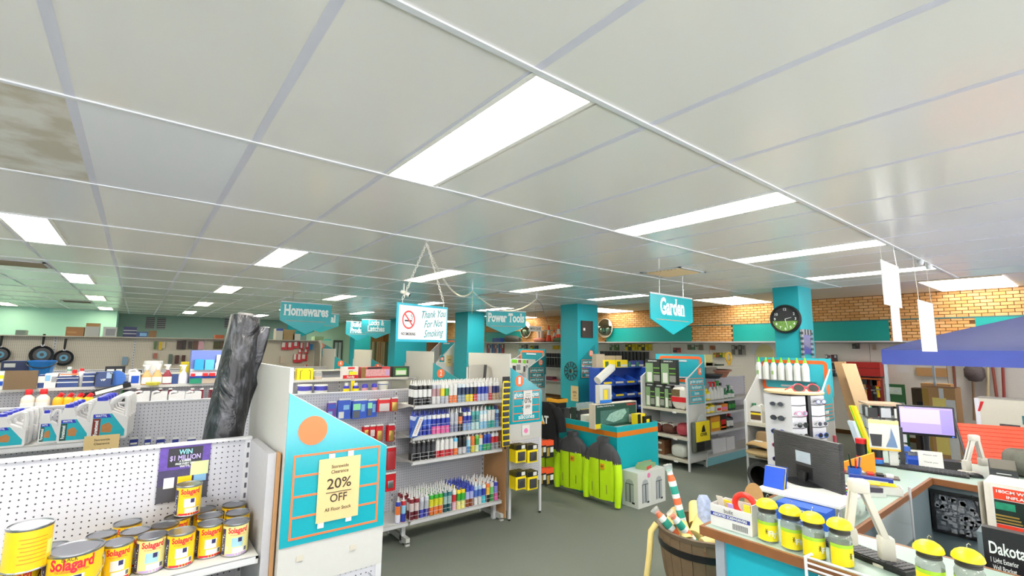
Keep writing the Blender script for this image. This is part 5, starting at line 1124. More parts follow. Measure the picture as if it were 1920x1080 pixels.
for k in range(4):
    t = thing('seed_carton', 'brown ventilated carton on the bottom shelf of display 14, %s' % ('lower left', 'lower right', 'upper left', 'upper right')[k], 'box', (6.9, 4.94 - .17 * (k % 2), z3 + .115 * (k // 2)), -math.pi / 2, 'brown cartons')
    MB().box((-.08, 0, 0), (.08, .2, .11)).build('carton', mat('#7a5238', .6, grain=.1, key='seedc'), t); MB().box((-.03, -.001, .05), (.03, 0, .08)).build('print', PALEW, t)
pillow('white sack with pink patch on the bottom shelf of display 14', (6.96, 4.42, z3), .28, .22, .2, PALEW, [('patch', MB().box((-.05, -.10, .10), (.07, -.085, .16)), PINK)], rz=-math.pi / 2)
# yellow bagged cover hanging on the cheek of display 14
t = thing('cover_bag', 'yellow and black bagged cover hanging on the side of display 14', 'bag', (7.08, 4.10, .28)); MB().bev((-.24, 0, 0), (.24, .07, .46), .02).build('bag', mat('#5c6056', .3, key='cbag2'), t)
MB().box((-.21, -.003, .16), (.19, 0, .46)).build('print', YELLOW, t); MB().prism([(-.06, .30), (.06, .30), (.02, .41), (-.03, .38)], (0, -.005, 0), (1, 0, 0), (0, 0, 1), .001).build('logo', BLACK, t); text('COVER', (0, -.005, .26), (1, 0, 0), (0, 0, 1), .06, BLACK, t, width=.2, bold=.04)
MB().box((-.20, -.003, .02), (.02, 0, .15)).build('print', BLACK, t); MB().box((.04, -.003, .03), (.19, 0, .15)).build('print', DKGREY, t); MB().prism([(-.14, .46), (.16, .46), (.06, .56), (-.04, .56)], (0, .03, 0), (1, 0, 0), (0, 0, 1), .02).build('clear_top', CLEAR, t)

# ================================================================ garden chemicals on the run behind display 14
YG = 4.34
def bottles(row, z):
    for k, (px, kind, m_, cap, lab) in enumerate(row):
        if kind == 's': sprayer(lab, px, YG, z, m_, cap, labm=PALEW)
        elif kind == 'b': turned('bottle', lab, 'bottle', px, None, None, Y=YG, z=z, parts=[('bottle', [(.85, 0), (1, .03), (1, .7), (.45, .82)], m_), ('cap', [(.42, .82), (.42, 1)], cap), ('label', [(1.02, .15), (1.02, .55)], PALEW)], n=12)
        else: boxp('carton', lab, 'box', px, Y=YG, z=z, d=.08, m=m_, prints=[(.1, .2, .9, .6, cap)])
DG = mat('#1f7a48', .4, key='dg2')
bottles([((1327, 729, 1335, 748), 'b', YELLOW, YELLOW, 'yellow garden bottle at the left of the top shelf'), ((1334, 716, 1341, 747), 's', PALEW, RED, 'white spray bottle with red trigger, first'), ((1341, 716, 1347, 747), 's', PALEW, RED, 'white spray bottle with red trigger, second'), ((1347, 714, 1354, 746), 's', PALEW, GREEN, 'white spray bottle with green trigger'), ((1354, 718, 1360, 745), 'b', PALEW, DKGREY, 'white garden bottle with grey cap'), ((1360, 728, 1367, 744), 's', DG, DG, 'short dark green spray bottle'), ((1367, 722, 1373, 743), 's', DG, DG, 'taller dark green spray bottle'), ((1373, 724, 1379, 742), 's', DG, PALEW, 'dark green spray bottle with white trigger')], 1.0005)
bottles([((1327, 760, 1333, 773), 'b', YELLOW, PALEW, 'small yellow bottle on the second shelf'), ((1335, 754, 1343, 772), 'b', YELLOW, YELLOW, 'tall yellow bottle on the second shelf'), ((1344, 760, 1353, 771), 'x', PALEW, RED, 'white carton of small bottles on the second shelf'), ((1353, 757, 1365, 770), 'x', mat('#e88a2a', .4, key='org3'), PINK, 'orange carton on the second shelf'), ((1366, 750, 1372, 768), 'x', mat('#174a3a', .4, key='dg3'), GREEN, 'tall dark green carton on the second shelf, left'), ((1372, 749, 1379, 767), 'x', mat('#174a3a', .4, key='dg3'), GREEN, 'tall dark green carton on the second shelf, right')], .7905)
bottles([((1333, 780, 1351, 807), 'x', mat('#d08a2a', .4, grain=.3, scale=60, key='org4'), YELLOW, 'large orange carton on the third shelf'), ((1351, 789, 1363, 805), 'x', mat('#7aa83a', .4, key='lg4'), ORANGE, 'green and orange carton on the third shelf'), ((1351, 774, 1362, 790), 'x', BLACK, RED, 'black carton stacked on the green carton') , ((1364, 776, 1371, 803), 'b', DKGREY, RED, 'dark bottle with red cap on the third shelf, left'), ((1371, 776, 1378, 802), 'b', DKGREY, RED, 'dark bottle with red cap on the third shelf, right')], .4805)
for k, (px, lab) in enumerate((((1337, 823, 1349, 848), 'white wrapped bundle on the bottom shelf, left'), ((1349, 821, 1362, 845), 'white wrapped bundle on the bottom shelf, middle'), ((1363, 819, 1378, 842), 'white wrapped bundle on the bottom shelf, right'))): boxp('wrapped_bundle', lab, 'bundle', px, Y=YG - .06, z=.1405, d=.14, m=mat('#dcdce2', .3, grain=.1, scale=50, bump=.4, key='bundle'))
# pots on top of that run
t = boxp('plant_stand', 'grey square timber stand on top of the garden run', 'stand', (1325, 680, 1345, 714), Y=4.45, z=1.365, d=.18, m=mat('#a8a090', .6, key='pstand'))
turned('planter', 'round terracotta coloured planter on top of the garden run', 'planter', (1348, 694, 1388, 712), None, None, Y=4.30, z=1.365, parts=[('pot', [(.75, 0), (.92, .85)], mat('#a8705a', .6, key='terra')), ('rim', [(1, .82), (1, 1), (.9, 1), (.88, .9)], mat('#a8705a', .6, key='terra'))])
turned('planter', 'smaller black planter in front of the terracotta planter', 'planter', (1343, 702, 1364, 714), None, None, Y=4.2, z=1.365, parts=[('pot', [(.7, 0), (.95, .8)], DKGREY), ('rim', [(1, .78), (1, 1), (.9, 1)], DKGREY)])
o = MB().box((7.55, 4.28, 1.56), (8.9, 4.9, 1.575)).build('display_board', CREAM); tag(o, 'thin cream board lying across the plant stand and planters', 'board')
t = boxp('garden_tool', 'yellow and green boxed hose reel on the cream board', 'box', (1345, 683, 1358, 689), Y=4.4, z=1.576, d=.12, m=mat('#27492f', .5, key='hreel')); 
t = thing('hose_reel', 'yellow wall hose reel on the cream board', 'hose reel', at(1371, 687, Y=4.45)); t.location.z = 1.576; MB().tube([(.09 * math.cos(a), .04, .14 + .09 * math.sin(a)) for a in [2 * math.pi * k / 16 for k in range(16)]], .022, 8, closed=True).build('reel', mat('#e8c04a', .5, key='reel'), t); MB().box((-.03, .02, 0), (.03, .06, .06)).build('foot', mat('#e8c04a', .5, key='reel'), t)
boxp('sponge_pack', 'pale yellow sponge block on the plant stand', 'sponge', (1323, 665, 1336, 680), Y=4.45, z=1.576, d=.1, m=mat('#d8cf8a', .8, grain=.2, scale=90, key='sponge'))

# ================================================================ display 15: squeeze bottles, jugs, hat
SQ = mat('#d9dcda', .3, grain=.02, key='sqz'); LG = mat('#7ad02a', .4, key='lgcap')
for k in range(7):
    y = 3.10 - k * .098
    t = thing('squeeze_bottle', 'white squeeze bottle with green spout, %s from the left along the display header' % ('first', 'second', 'third', 'fourth', 'fifth', 'sixth', 'seventh')[k], 'bottle', (6.862, y, 1.462), 0, 'squeeze bottles')
    MB().lathe([(.042, 0), (.046, .004), (.046, .16), (.038, .20), (.02, .235)], 18, (0, 0, 0)).build('bottle', SQ, t)
    MB().lathe([(.021, .232), (.023, .25), (.014, .262), (.008, .30)], 12).build('spout', LG, t)
    if k in (0, 2): MB().box((-.0475, -.015, .07), (-.045, .015, .12)).build('label', mat('#9ab87a', .4, key='sql'), t)
t = thing('wire_shelf', 'narrow wire ledge carrying the squeeze bottles', 'ledge', (6.86, 2.75, 1.455)); MB().box((-.05, -.34, 0), (.075, .42, .006)).build('ledge', CHROME, t)
for k, (y, lab) in enumerate(((3.02, 'first'), (2.74, 'second'), (2.55, 'third'))):
    t = thing('weed_killer_jug', 'white jug with green cap and dark label on the right display, %s from left' % lab, 'jug', (6.52, y, .911), -math.pi / 2, 'green capped jugs'); h = .24 if k == 0 else .29
    MB().prism([(-.08, 0), (.08, 0), (.08, h * .75), (.05, h * .9), (-.02, h * .9), (-.08, h * .7)], (0, .1, 0), (1, 0, 0), (0, 0, 1), .1).build('body', JW, t); MB().tube([(.02, .05, h * .86), (.06, .05, h * .97), (.085, .05, h * .9), (.085, .05, h * .6)], .012, 7).build('handle', JW, t)
    MB().cyl((-.035, .05, h * .88), (-.035, .05, h), .025, n=12).build('cap', DG, t); MB().box((-.065, -.001, h * .12), (.065, 0, h * .58)).build('label', mat('#5a4030', .5, key='wkl'), t); MB().box((-.065, -.002, h * .4), (.065, -.001, h * .5)).build('label_band', YELLOW, t)
boxp('yellow_pack', 'tall yellow pack at the right of the green capped jugs', 'pack', (1437, 748, 1443, 790), X=6.5, z=.911, d=.06, m=YELLOW)
# sun hat and the dark round basket bag on the lower shelves
t = thing('sun_hat', 'tan wide brimmed sun hat on the middle shelf of the right display', 'hat', (6.40, 2.86, .645)); TAN = mat('#a98d63', .85, spec=.15, grain=.12, scale=120, key='tan')
mb = MB(); vs = []; n = 36
for r, z in ((.10, .10), (.115, .075), (.13, .07), (.22, .055), (.30, .02), (.31, .0), (.29, -.008), (.2, .03), (.12, .05)):
    for i in range(n): th = 2 * math.pi * i / n; vs.append((r * .7 * math.cos(th), r * .74 * math.sin(th), z + .03 * (r / .3) ** 2 * math.cos(2 * th + .5)))
mb.add(vs, [(a * n + i, a * n + (i + 1) % n, (a + 1) * n + (i + 1) % n, (a + 1) * n + i) for a in range(8) for i in range(n)], 0, True); mb.build('brim', TAN, t)
MB().lathe([(.115, .07), (.11, .13), (.09, .17), (.05, .18), (.001, .175)], 24, sx=.85).build('crown', mat('#8a7355', .85, spec=.15, grain=.12, scale=120, key='tan2'), t)
MB().box((-.19, -.05, .075), (-.188, .05, .09)).build('label', PALEW, t)
t = thing('sun_hat', 'lower tan hat under the wide brimmed hat', 'hat', (6.40, 2.87, .545)); mb = MB(); vs = []
for r, z in ((.13, .06), (.24, .045), (.31, .02), (.30, .0), (.22, .015), (.13, .03)):
    for i in range(n): th = 2 * math.pi * i / n; vs.append((r * .68 * math.cos(th), r * .74 * math.sin(th), z))
mb.add(vs, [(a * n + i, a * n + (i + 1) % n, (a + 1) * n + (i + 1) % n, (a + 1) * n + i) for a in range(5) for i in range(n)], 0, True); mb.build('brim', mat('#b09a72', .85, spec=.15, grain=.12, scale=120, key='tan3'), t); MB().cyl((0, 0, -.04), (0, 0, .05), .12, n=20).build('crown', mat('#8a7355', .85, key='tan4'), t)
t = thing('pet_cave', 'grey furry pet cave with a dark opening on the low shelf of the right display', 'pet bed', (6.45, 2.91, .105)); t.scale = (.9, .9, .9); FUR = mat('#4e4e50', 1, spec=.1, grain=.5, scale=90, bump=.8, key='fur')
mb = MB(); vs = []; n = 24
for a, (x, r) in enumerate(((-.16, .13), (-.165, .15), (-.14, .185), (0, .20), (.12, .17), (.18, .08))):
    for i in range(n): th = 2 * math.pi * i / n; vs.append((x, r * math.cos(th), .20 + r * math.sin(th)))
mb.add(vs, [(a * n + i, a * n + (i + 1) % n, (a + 1) * n + (i + 1) % n, (a + 1) * n + i) for a in range(5) for i in range(n)], 0, True); mb.build('shell', FUR, t)
mb = MB(); vs = []
for x, r in ((-.158, .135), (-.05, .15), (.08, .12), (.1, .001)):
    for i in range(n): th = 2 * math.pi * i / n; vs.append((x, r * math.cos(th), .20 + r * math.sin(th)))
mb.add(vs, [(a * n + i, a * n + (i + 1) % n, (a + 1) * n + (i + 1) % n, (a + 1) * n + i) for a in range(3) for i in range(n)], 0, True); mb.build('lining', mat('#1c1a1a', 1, spec=.05, grain=.3, key='lining'), t)

# ================================================================ things on the columns
t = thing('wall_clock', 'round black wall clock with a garden picture dial on the right teal column', 'clock', (6.978, 2.765, 2.287), -math.pi / 2)
def yl(mb, prof, n=40, m=0):
    """turned about the y axis (local), front at -y"""
    vs = []
    for r, y in prof:
        for i in range(n): th = 2 * math.pi * i / n; vs.append((r * math.cos(th), y, r * math.sin(th)))
    mb.add(vs, [(a * n + i, a * n + (i + 1) % n, (a + 1) * n + (i + 1) % n, (a + 1) * n + i) for a in range(len(prof) - 1) for i in range(n)], m, True); return mb
yl(MB(), [(.17, .03), (.198, .03), (.2, -.0), (.19, -.03), (.168, -.025), (.166, -.01)]).build('rim', BLACK, t)
dial = [(.168 * math.cos(2 * math.pi * i / 40), .168 * math.sin(2 * math.pi * i / 40)) for i in range(40)]
MB().prism(dial, (0, .0, 0), (1, 0, 0), (0, 0, 1), .004).build('dial', mat('#2e2e32', .4, grain=.3, scale=20, key='dial'), t)
low = [(x, z) for x, z in dial if z < -.012]
low = sorted(low, key=lambda p: math.atan2(p[1] + .05, p[0]))
MB().prism(low, (0, -.0045, 0), (1, 0, 0), (0, 0, 1), .001).build('picture', mat('#6f9a48', .5, grain=.5, scale=35, key='grass'), t)
for h in range(1, 13):
    a = math.pi / 2 - h * math.pi / 6
    if h in (1, 11): continue
    text(str(h), (.133 * math.cos(a), -.0065, .133 * math.sin(a)), (1, 0, 0), (0, 0, 1), .05, INKW, t, bold=.02)
for a, L in ((.26, .085), (-1.32, .13)): 
    d = Vector((math.cos(a), 0, math.sin(a))); q = Vector((-d.z, 0, d.x)) * .004
    MB().add([Vector((0, -.008, 0)) - q, d * L + Vector((0, -.008, 0)) - q * .5, d * L + Vector((0, -.008, 0)) + q * .5, Vector((0, -.008, 0)) + q], [(0, 1, 2, 3)]).build('hand', INKW, t)
# mosaic mirror on the near face of that column
p0 = at(1501, 617, Y=2.585); p1 = at(1526, 672, Y=2.585)
t = thing('framed_mirror', 'tall mirror in a dark beaded frame on the right teal column', 'mirror', ((p0.x + p1.x) / 2, 2.585, p1.z)); wd = p1.x - p0.x; ht = p0.z - p1.z
MB().box((-wd / 2 + .05, .0, .06), (wd / 2 - .05, .006, ht - .07)).build('glass', mat('#b8b8d8', .05, metal=.9, grain=0, key='mirr'), t)
for k in range(11):
    for s in (-1, 1): MB().box((s * (wd / 2 - .03) - .022, -.012, k * ht / 11 + .004), (s * (wd / 2 - .03) + .022, .012, (k + 1) * ht / 11 - .004)).build('bead', DKGREY if k % 2 else GREY, t)
for k in range(6): MB().box((-wd / 2 + .05 + k * (wd - .1) / 6, -.012, ht - .075), (-wd / 2 + .05 + (k + .9) * (wd - .1) / 6, .012, ht)).build('bead', DKGREY if k % 2 else GREY, t)
# dark carved panel and skeleton clock on the first column
t = thing('carved_panel', 'dark rectangular carved panel on the first teal column', 'panel', (7.045, 6.515, 2.07)); MB().box((-.165, -.02, 0), (.165, 0, .335)).build('panel', mat('#3a3330', .6, grain=.4, scale=50, bump=.8, key='carved'), t)
for s in (-1, 1): MB().box((s * .155 - .012, -.028, 0), (s * .155 + .012, -.02, .335)).build('frame_side', mat('#2c2725', .6, key='carvf'), t)
MB().box((-.11, -.024, .14), (-.06, -.02, .19)).build('price_label', PAPER, t)
t = thing('skeleton_clock', 'large black skeleton clock with roman hour bars on the first teal column', 'clock', (6.785, 6.69, 1.41), -math.pi / 2)
for r, w_ in ((.178, .012), (.09, .008)): 
    MB().tube([(r * math.cos(a), -.012, r * math.sin(a)) for a in [2 * math.pi * k / 36 for k in range(36)]], w_ * .6, 5, closed=True).build('ring', BLACK, t)
for k in range(12): 
    a = math.pi * k / 6; d = Vector((math.cos(a), 0, math.sin(a))); q = Vector((-d.z, 0, d.x)) * .011
    MB().add([d * .095 + Vector((0, -.013, 0)) - q, d * .172 + Vector((0, -.013, 0)) - q, d * .172 + Vector((0, -.013, 0)) + q, d * .095 + Vector((0, -.013, 0)) + q], [(0, 1, 2, 3)]).build('hour_bar', BLACK, t)
yl(MB(), [(.001, -.02), (.04, -.02), (.04, 0)], 20).build('hub', BLACK, t); MB().box((.01, -.016, -.03), (.05, -.014, .03)).build('paper_tag', MANILA, t)
# ================================================================ service counter at the right
LAM = mat('#9db3aa', .35, grain=.05, scale=30, key='laminate'); TIM = mat('#8b5a36', .45, grain=.2, scale=14, key='timber'); CTE = mat('#1fb4cb', .45, grain=.03, key='countteal'); INN = mat('#6f7f86', .6, grain=.05, key='inner')
CZ = .88
t = thing('service_counter', 'U shaped service counter with pale green top and timber edging', 'counter', (2.55, 1.5, 0))
def cb(a, b_): return MB().box((a[0] - 2.55, a[1] - 1.5, a[2]), (b_[0] - 2.55, b_[1] - 1.5, b_[2]))
for nm_, a, b_ in (('top', (2.565, .985, CZ - .032), (5.9, 1.5, CZ)), ('top', (2.565, -1.2, CZ - .032), (3.12, .985, CZ)), ('top', (4.965, -1.2, CZ - .032), (5.9, .985, CZ))): cb(a, b_).build('countertop', LAM, t)
for a, b_ in (((2.545, -1.2, CZ - .045), (2.565, 1.5, CZ + .001)), ((3.12, .965, CZ - .045), (4.965, .985, CZ + .001)), ((4.945, -1.2, CZ - .045), (4.965, .985, CZ + .001)), ((3.12, -1.2, CZ - .045), (3.14, .965, CZ + .001)), ((2.545, 1.5, CZ - .045), (5.9, 1.52, CZ + .001))): cb(a, b_).build('timber_edge', TIM, t)
cb((2.60, -1.2, .0), (2.62, 1.44, CZ - .035)).build('front_panel', CTE, t); cb((2.58, 1.40, 0), (2.63, 1.45, CZ - .035)).build('corner_post', mat('#9fa8b4', .5, key='cpost'), t)
cb((2.62, 1.42, 0), (5.85, 1.44, CZ - .035)).build('back_panel', CTE, t); cb((3.08, -1.2, 0), (3.10, 1.0, CZ - .04)).build('inner_panel', INN, t); cb((3.10, 1.0, 0), (5.0, 1.02, CZ - .04)).build('inner_panel', INN, t); cb((5.0, -1.2, 0), (5.02, 1.02, CZ - .04)).build('inner_panel', INN, t)
# things in the well behind the counter
t = thing('framed_tray', 'black framed case of small silver trinkets inside the counter', 'case', (4.985, .84, .50), -math.pi / 2); 
MB().box((-.13, 0, 0), (.13, .012, .27)).build('backing', mat('#6f7680', .5, grain=.5, scale=60, key='tray2'), t)
for a, b_ in (((-.15, -.03, -.02), (.15, .012, 0)), ((-.15, -.03, .27), (.15, .012, .29)), ((-.15, -.03, 0), (-.13, .012, .27)), ((.13, -.03, 0), (.15, .012, .27))): MB().box(a, b_).build('frame', BLACK, t)
mb = MB()
for k in range(70):
    x, z, s = random.uniform(-.12, .12), random.uniform(.01, .25), random.uniform(.006, .018); mb.box((x - s, -.02, z - s), (x + s, 0, z + s))
o = mb.build('trinkets', mat('#b8bcc4', .25, metal=.5, grain=.6, scale=40, key='trink'), t); o['kind'] = 'stuff'
turned('waste_bin', 'purple round waste bin inside the counter', 'bin', (1735, 985, 1785, 1040), None, None, X=4.45, parts=[('bin', [(.8, 0), (1, .8)], mat('#5a2a6a', .5, key='pbin')), ('rim', [(1.03, .8), (1.03, 1), (.9, 1)], BLACK)], z=0, h=.42)
t = thing('glass_partition', 'clear glass partition standing on the inner counter edge', 'glass panel', (3.9, .955, .60)); MB().box((-.35, 0, 0), (.35, .006, .25)).build('pane', CLEAR, t); MB().cyl((.36, .003, -.1), (.36, .003, .33), .008, n=8).build('post', WHITE, t)
pillow('crumpled white plastic bag inside the counter', (3.45, .78, .55), .22, .18, .16, mat('#e4e2e6', .4, grain=.05, bump=1, scale=25, key='plasb'))
t = thing('green_crate', 'dark green crate inside the counter under the white bag', 'crate', (3.45, .78, 0)); MB().box((-.16, -.13, .3), (.16, .13, .55)).build('crate', mat('#1e4a48', .5, key='crate'), t); MB().box((-.14, -.11, 0), (.14, .11, .3)).build('stand', DKGREY, t)
o = MB().tube([(4.97, .75, .80), (4.95, .70, .6), (4.9, .62, .3), (4.6, .55, .02), (4.2, .6, .012)], .006, 6).build('power_cable', BLACK); tag(o, 'black power cable running down inside the counter', 'cable')

# ---- fly trap jars
FY = mat('#f5dd18', .35, key='flyy'); JARG = mat('#93a098', .06, spec=.9, grain=0, alpha=.5, key='jarg'); FLAB = mat('#f2e020', .4, grain=.03, key='flab'); FGR = mat('#a9d83a', .4, key='fgr')
def fly_trap(lab, x, y, z, rz=0):
    t = thing('fly_trap', lab, 'fly trap', (x, y, z), rz, 'fly trap jars')
    MB().lathe([(.040, 0), (.046, .004), (.047, .02), (.047, .12), (.040, .135), (.034, .140)], 24).build('jar', JARG, t)
    MB().lathe([(.036, .139), (.042, .141), (.042, .150), (.038, .151), (.036, .166), (.04, .168)], 24).build('collar', mat('#3c3c38', .5, key='fcol'), t)
    MB().lathe([(.050, .164), (.052, .167), (.049, .180), (.040, .192), (.026, .201), (.010, .2055), (.001, .206)], 24).build('dome_lid', FY, t)
    l = curved_patch(MB(), .0476, -2.2, 2.2, .008, .085, 20).build('label', FLAB, t); curved_patch(MB(), .0477, -2.2, 2.2, .085, .10, 20).build('label_band', FGR, t)
    text_round('Fly!', .0482, .35, .045, .035, .05, INKW, l); 
    mb = MB()
    for k in range(6): a = 2 * math.pi * k / 6; mb.tube([(.0478 * math.sin(-.35), -.0478 * math.cos(.35), .055), (.0482 * math.sin(-.35 + .16 * math.cos(a)), -.0482 * math.cos(-.35 + .16 * math.cos(a)), .055 + .014 * math.sin(a))], .0012, 4)
    mb.build('fly_picture', BLACK, l)
    MB().tube([(0, 0, .205), (0, 0, .218), (.006, 0, .226), (.012, 0, .220)], .0016, 5).build('wire_loop', CHROME, t)
    return t
for k, (x, y) in enumerate(((2.650, 1.195), (2.640, 1.078), (2.615, .970), (2.625, .862))): fly_trap('fly trap jar with yellow dome lid on the counter edge, %s from the left' % ('first', 'second', 'third', 'fourth')[k], x, y, CZ + .0005, -.95 + .3 * k)
for k, (x, y) in enumerate(((2.62, .545), (2.64, .43))): fly_trap('fly trap jar with yellow dome lid at the bottom right, %s one' % ('left', 'right')[k], x, y, CZ + .0005, -1.2)
# ---- white carton of assorted screwdrivers
t = thing('screwdriver_carton', 'open white carton of oddments with blue printed band on the counter corner', 'box', (2.70, 1.375, CZ + .0005), -math.pi / 2)
for a, b_ in (((-.115, -.085, 0), (.115, -.081, .115)), ((-.115, .081, 0), (.115, .085, .115)), ((-.115, -.081, 0), (-.111, .081, .115)), ((.111, -.081, 0), (.115, .081, .155)), ((-.111, -.081, 0), (.111, .081, .003))): MB().box(a, b_).build('carton_side', PAPER, t)
MB().box((-.113, -.0865, .055), (.105, -.085, .075)).build('blue_band', mat('#2a3a98', .4, key='bband'), t); text('ASSORTED SCREWDRIVERS', (-.004, -.088, .065), (1, 0, 0), (0, 0, 1), .018, INKW, t, width=.19, bold=.03); text('builit', (-.01, -.087, .093), (1, 0, 0), (0, 0, 1), .03, BLACK, t, width=.05)
mb = MB()
for k in range(14): mb.box((.01 + k * .006, -.086, .01), (.013 + k * .006, -.085, .04))
mb.build('barcode', BARC, t)
t = thing('tape_ring', 'red plastic ring standing in the white carton', 'ring', (2.70, 1.335, CZ + .125), -math.pi / 2); MB().tube([(.055 * math.cos(a), 0, .0 + .055 * math.sin(a)) for a in [2 * math.pi * k / 24 for k in range(24)]], .016, 10, closed=True).build('ring', mat('#e83428', .3, key='ringr'), t)
for k, (y, x, hh, m_, lab) in enumerate(((1.46, 2.70, .14, mat('#d8d0c4', .5, key='od1'), 'pale folded leaflet'), (1.43, 2.72, .12, YELLOW, 'yellow small packet'), (1.40, 2.68, .115, LILAC, 'lilac small packet'), (1.305, 2.67, .13, mat('#e0d83a', .4, key='od2'), 'lime yellow packet'), (1.285, 2.73, .15, PALEW, 'white card strip'))):
    o = MB().obox((0, 0, hh / 2), (.004, .0, .0), (0, .018, 0), (.01 * (k - 2), .01, hh / 2)).build('small_packet', m_, None, (x, y, CZ + .005)); tag(o, lab + ' sticking up in the white carton', 'packet')
o = MB().prism([(.052 * math.cos(a), .085 + .085 * math.sin(a)) for a in [2 * math.pi * k / 28 for k in range(28)]], (0, 0, 0), (.35, -.94, 0), (0.05, 0, 1), .004).build('cardboard_disc', CARD, None, (2.94, 1.40, CZ + .02)); tag(o, 'oval brown cardboard disc standing beside the white carton', 'cardboard')
# folders
for k, (m_, dx) in enumerate(((mat('#1d50c8', .35, key='fold'), 0), (YELLOW, .02), (mat('#1d50c8', .35, key='fold'), .05))):
    o = MB().obox((0, 0, .06), (.004, 0, 0), (0, .06, 0), (.02, 0, .06)).build('folder', m_, None, (3.25 + dx * .8, 1.41, CZ + .113)); tag(o, '%s plastic folder standing behind the monitor, %s' % (('blue', 'yellow', 'blue')[k], ('front', 'middle', 'back')[k]), 'folder')
t = thing('blue_carton', 'bright blue carton under the raised monitor shelf', 'box', (3.02, 1.18, CZ + .0005), -math.pi / 2); MB().box((-.13, 0, 0), (.13, .13, .095)).build('carton', mat('#1f57c4', .4, key='blcart'), t)
for k in range(4): MB().box((.0, -.001, .02 + k * .018), (.1, 0, .026 + k * .018)).build('print', PALEW, t)
t = thing('monitor_shelf', 'white raised shelf board on the counter under the nearer monitor', 'shelf', (3.3, 1.22, CZ)); MB().box((-.16, -.20, .100), (.34, .26, .112)).build('board', PALEW, t)
for a, b_ in ((-.14, -.19), (.32, -.19), (-.14, .24), (.32, .24)): MB().cyl((a, b_, 0), (a, b_, .100), .01, n=8).build('leg', GREY, t)
# ---- monitors
SCR = mat('#a08fe0', .3, grain=.05, emit=.35, key='screen'); SCR2 = mat('#b9a9de', .3, grain=.02, emit=.4, key='screen2'); SCR3 = mat('#8d80dc', .3, grain=.02, emit=.35, key='screen3')
rib = mat('#38383c', .55, key='ribm'); nt, ns, ln, b = nodes_of(rib)
wv = ns.new('ShaderNodeTexWave'); wv.bands_direction = 'Z'; wv.inputs['Scale'].default_value = 38; tc = ns.new('ShaderNodeTexCoord'); bp = ns.new('ShaderNodeBump'); bp.inputs['Strength'].default_value = .5; bp.inputs['Distance'].default_value = .01
ln.new(tc.outputs['Object'], wv.inputs['Vector']); ln.new(wv.outputs['Fac'], bp.inputs['Height']); ln.new(bp.outputs['Normal'], b.inputs['Normal'])
def monitor(lab, c, ang, wd, ht, back, zbase):
    """ang: direction of the local +x axis; screen on local -y"""
    t = thing('computer_monitor', lab, 'monitor', (c[0], c[1], zbase), ang); z0 = c[2] - zbase
    MB().bev((-wd / 2, 0, z0), (wd / 2, .035, z0 + ht), .006).build('casing', BLACK if not back else rib, t)
    s = MB().box((-wd / 2 + .015, -.002, z0 + .022), (wd / 2 - .015, 0, z0 + ht - .014)).build('screen', SCR if not back else BLACK, t)
    if not back:
        MB().box((-wd / 2 + .02, -.003, z0 + .11), (wd * .24, -.002, z0 + ht - .03)).build('window', SCR2, s); MB().box((wd * .25, -.003, z0 + .03), (wd / 2 - .02, -.002, z0 + ht - .03)).build('side_window', SCR3, s)
        MB().box((-wd / 2 + .025, -.004, z0 + ht - .024), (-wd / 2 + .05, -.003, z0 + ht - .018)).build('icon', YELLOW, s); MB().box((wd * .42, -.003, z0 + .006), (wd * .45, -.001, z0 + .012)).build('power_led', mat('#3060ff', .3, emit=2, key='led'), t)
    else:
        MB().box((-.05, .035, z0 + ht * .42), (.07, .036, z0 + ht * .66)).build('rating_label', mat('#a8b4c0', .4, key='ratl'), t); MB().box((-.06, .035, z0 + ht * .1), (.07, .037, z0 + ht * .36)).build('socket_recess', BLACK, t)
    MB().tube([(0, .05, z0 + ht * .25), (0, .06, z0 * .6), (0, .05, .012)], [.03, .022, .03], 10).build('stand_neck', BLACK, t)
    MB().lathe([(.13, 0), (.13, .006), (.10, .012), (.02, .02)], 28, (0, .04, 0), sy=.8).build('stand_base', BLACK, t)
    return t
monitor('nearer black monitor seen from its ribbed back on the counter', (3.565, 1.32, .99), math.atan2(1.56 - 1.08, 3.68 - 3.45), .53, .30, True, CZ + .1125)
def D3(px, py, d):
    v = ((px - 960) / FPX * d, -(py - 540) / FPX * d, d); return Vector([sum(AX[r][k] * v[k] for k in range(3)) + EYE[r] for r in range(3)])
a, b_ = D3(1686, 814, 4.32), D3(1795, 822, 4.12)
monitor('farther monitor showing a purple screen on the counter', ((a.x + b_.x) / 2, (a.y + b_.y) / 2, (a.z + b_.z) / 2), math.atan2(b_.y - a.y, b_.x - a.x), (b_ - a).length, .265, False, CZ + .0005)
# ---- keyboards, mouse, printer
def keyboard(lab, c, ang, wd=.44):
    t = thing('keyboard', lab, 'keyboard', c, ang); MB().prism([(0, 0), (.15, 0), (.15, .022), (0, .012)], (-wd / 2, 0, 0), (0, 1, 0), (0, 0, 1), wd).build('base', BLACK, t)
    mb = MB()
    for r in range(5):
        for k in range(15): x = -wd / 2 + .015 + k * (wd - .03) / 15; y = .015 + r * .026; z = .0125 + y * .066; mb.box((x, y, z), (x + (wd - .03) / 15 - .004, y + .021, z + .006))
    o = mb.build('keys', DKGREY, t); o['kind'] = 'stuff'; return t
keyboard('black keyboard in front of the purple screen', (5.13, 1.0, CZ + .0005), -1.42, .44)
keyboard('black keyboard on the near counter arm beside the folding lamp', (2.90, .80, CZ + .0005), 1.30, .40)
t = thing('mouse', 'black computer mouse at the end of the far keyboard', 'mouse', (5.27, .765, CZ + .0005), -1.2); MB().lathe([(.03, 0), (.032, .008), (.028, .022), (.014, .031), (.001, .033)], 20, sx=1.55).build('shell', BLACK, t)
t = thing('receipt_printer', 'black receipt printer at the right of the counter', 'printer', (5.24, .60, CZ + .0005), -math.pi / 2 + .15)
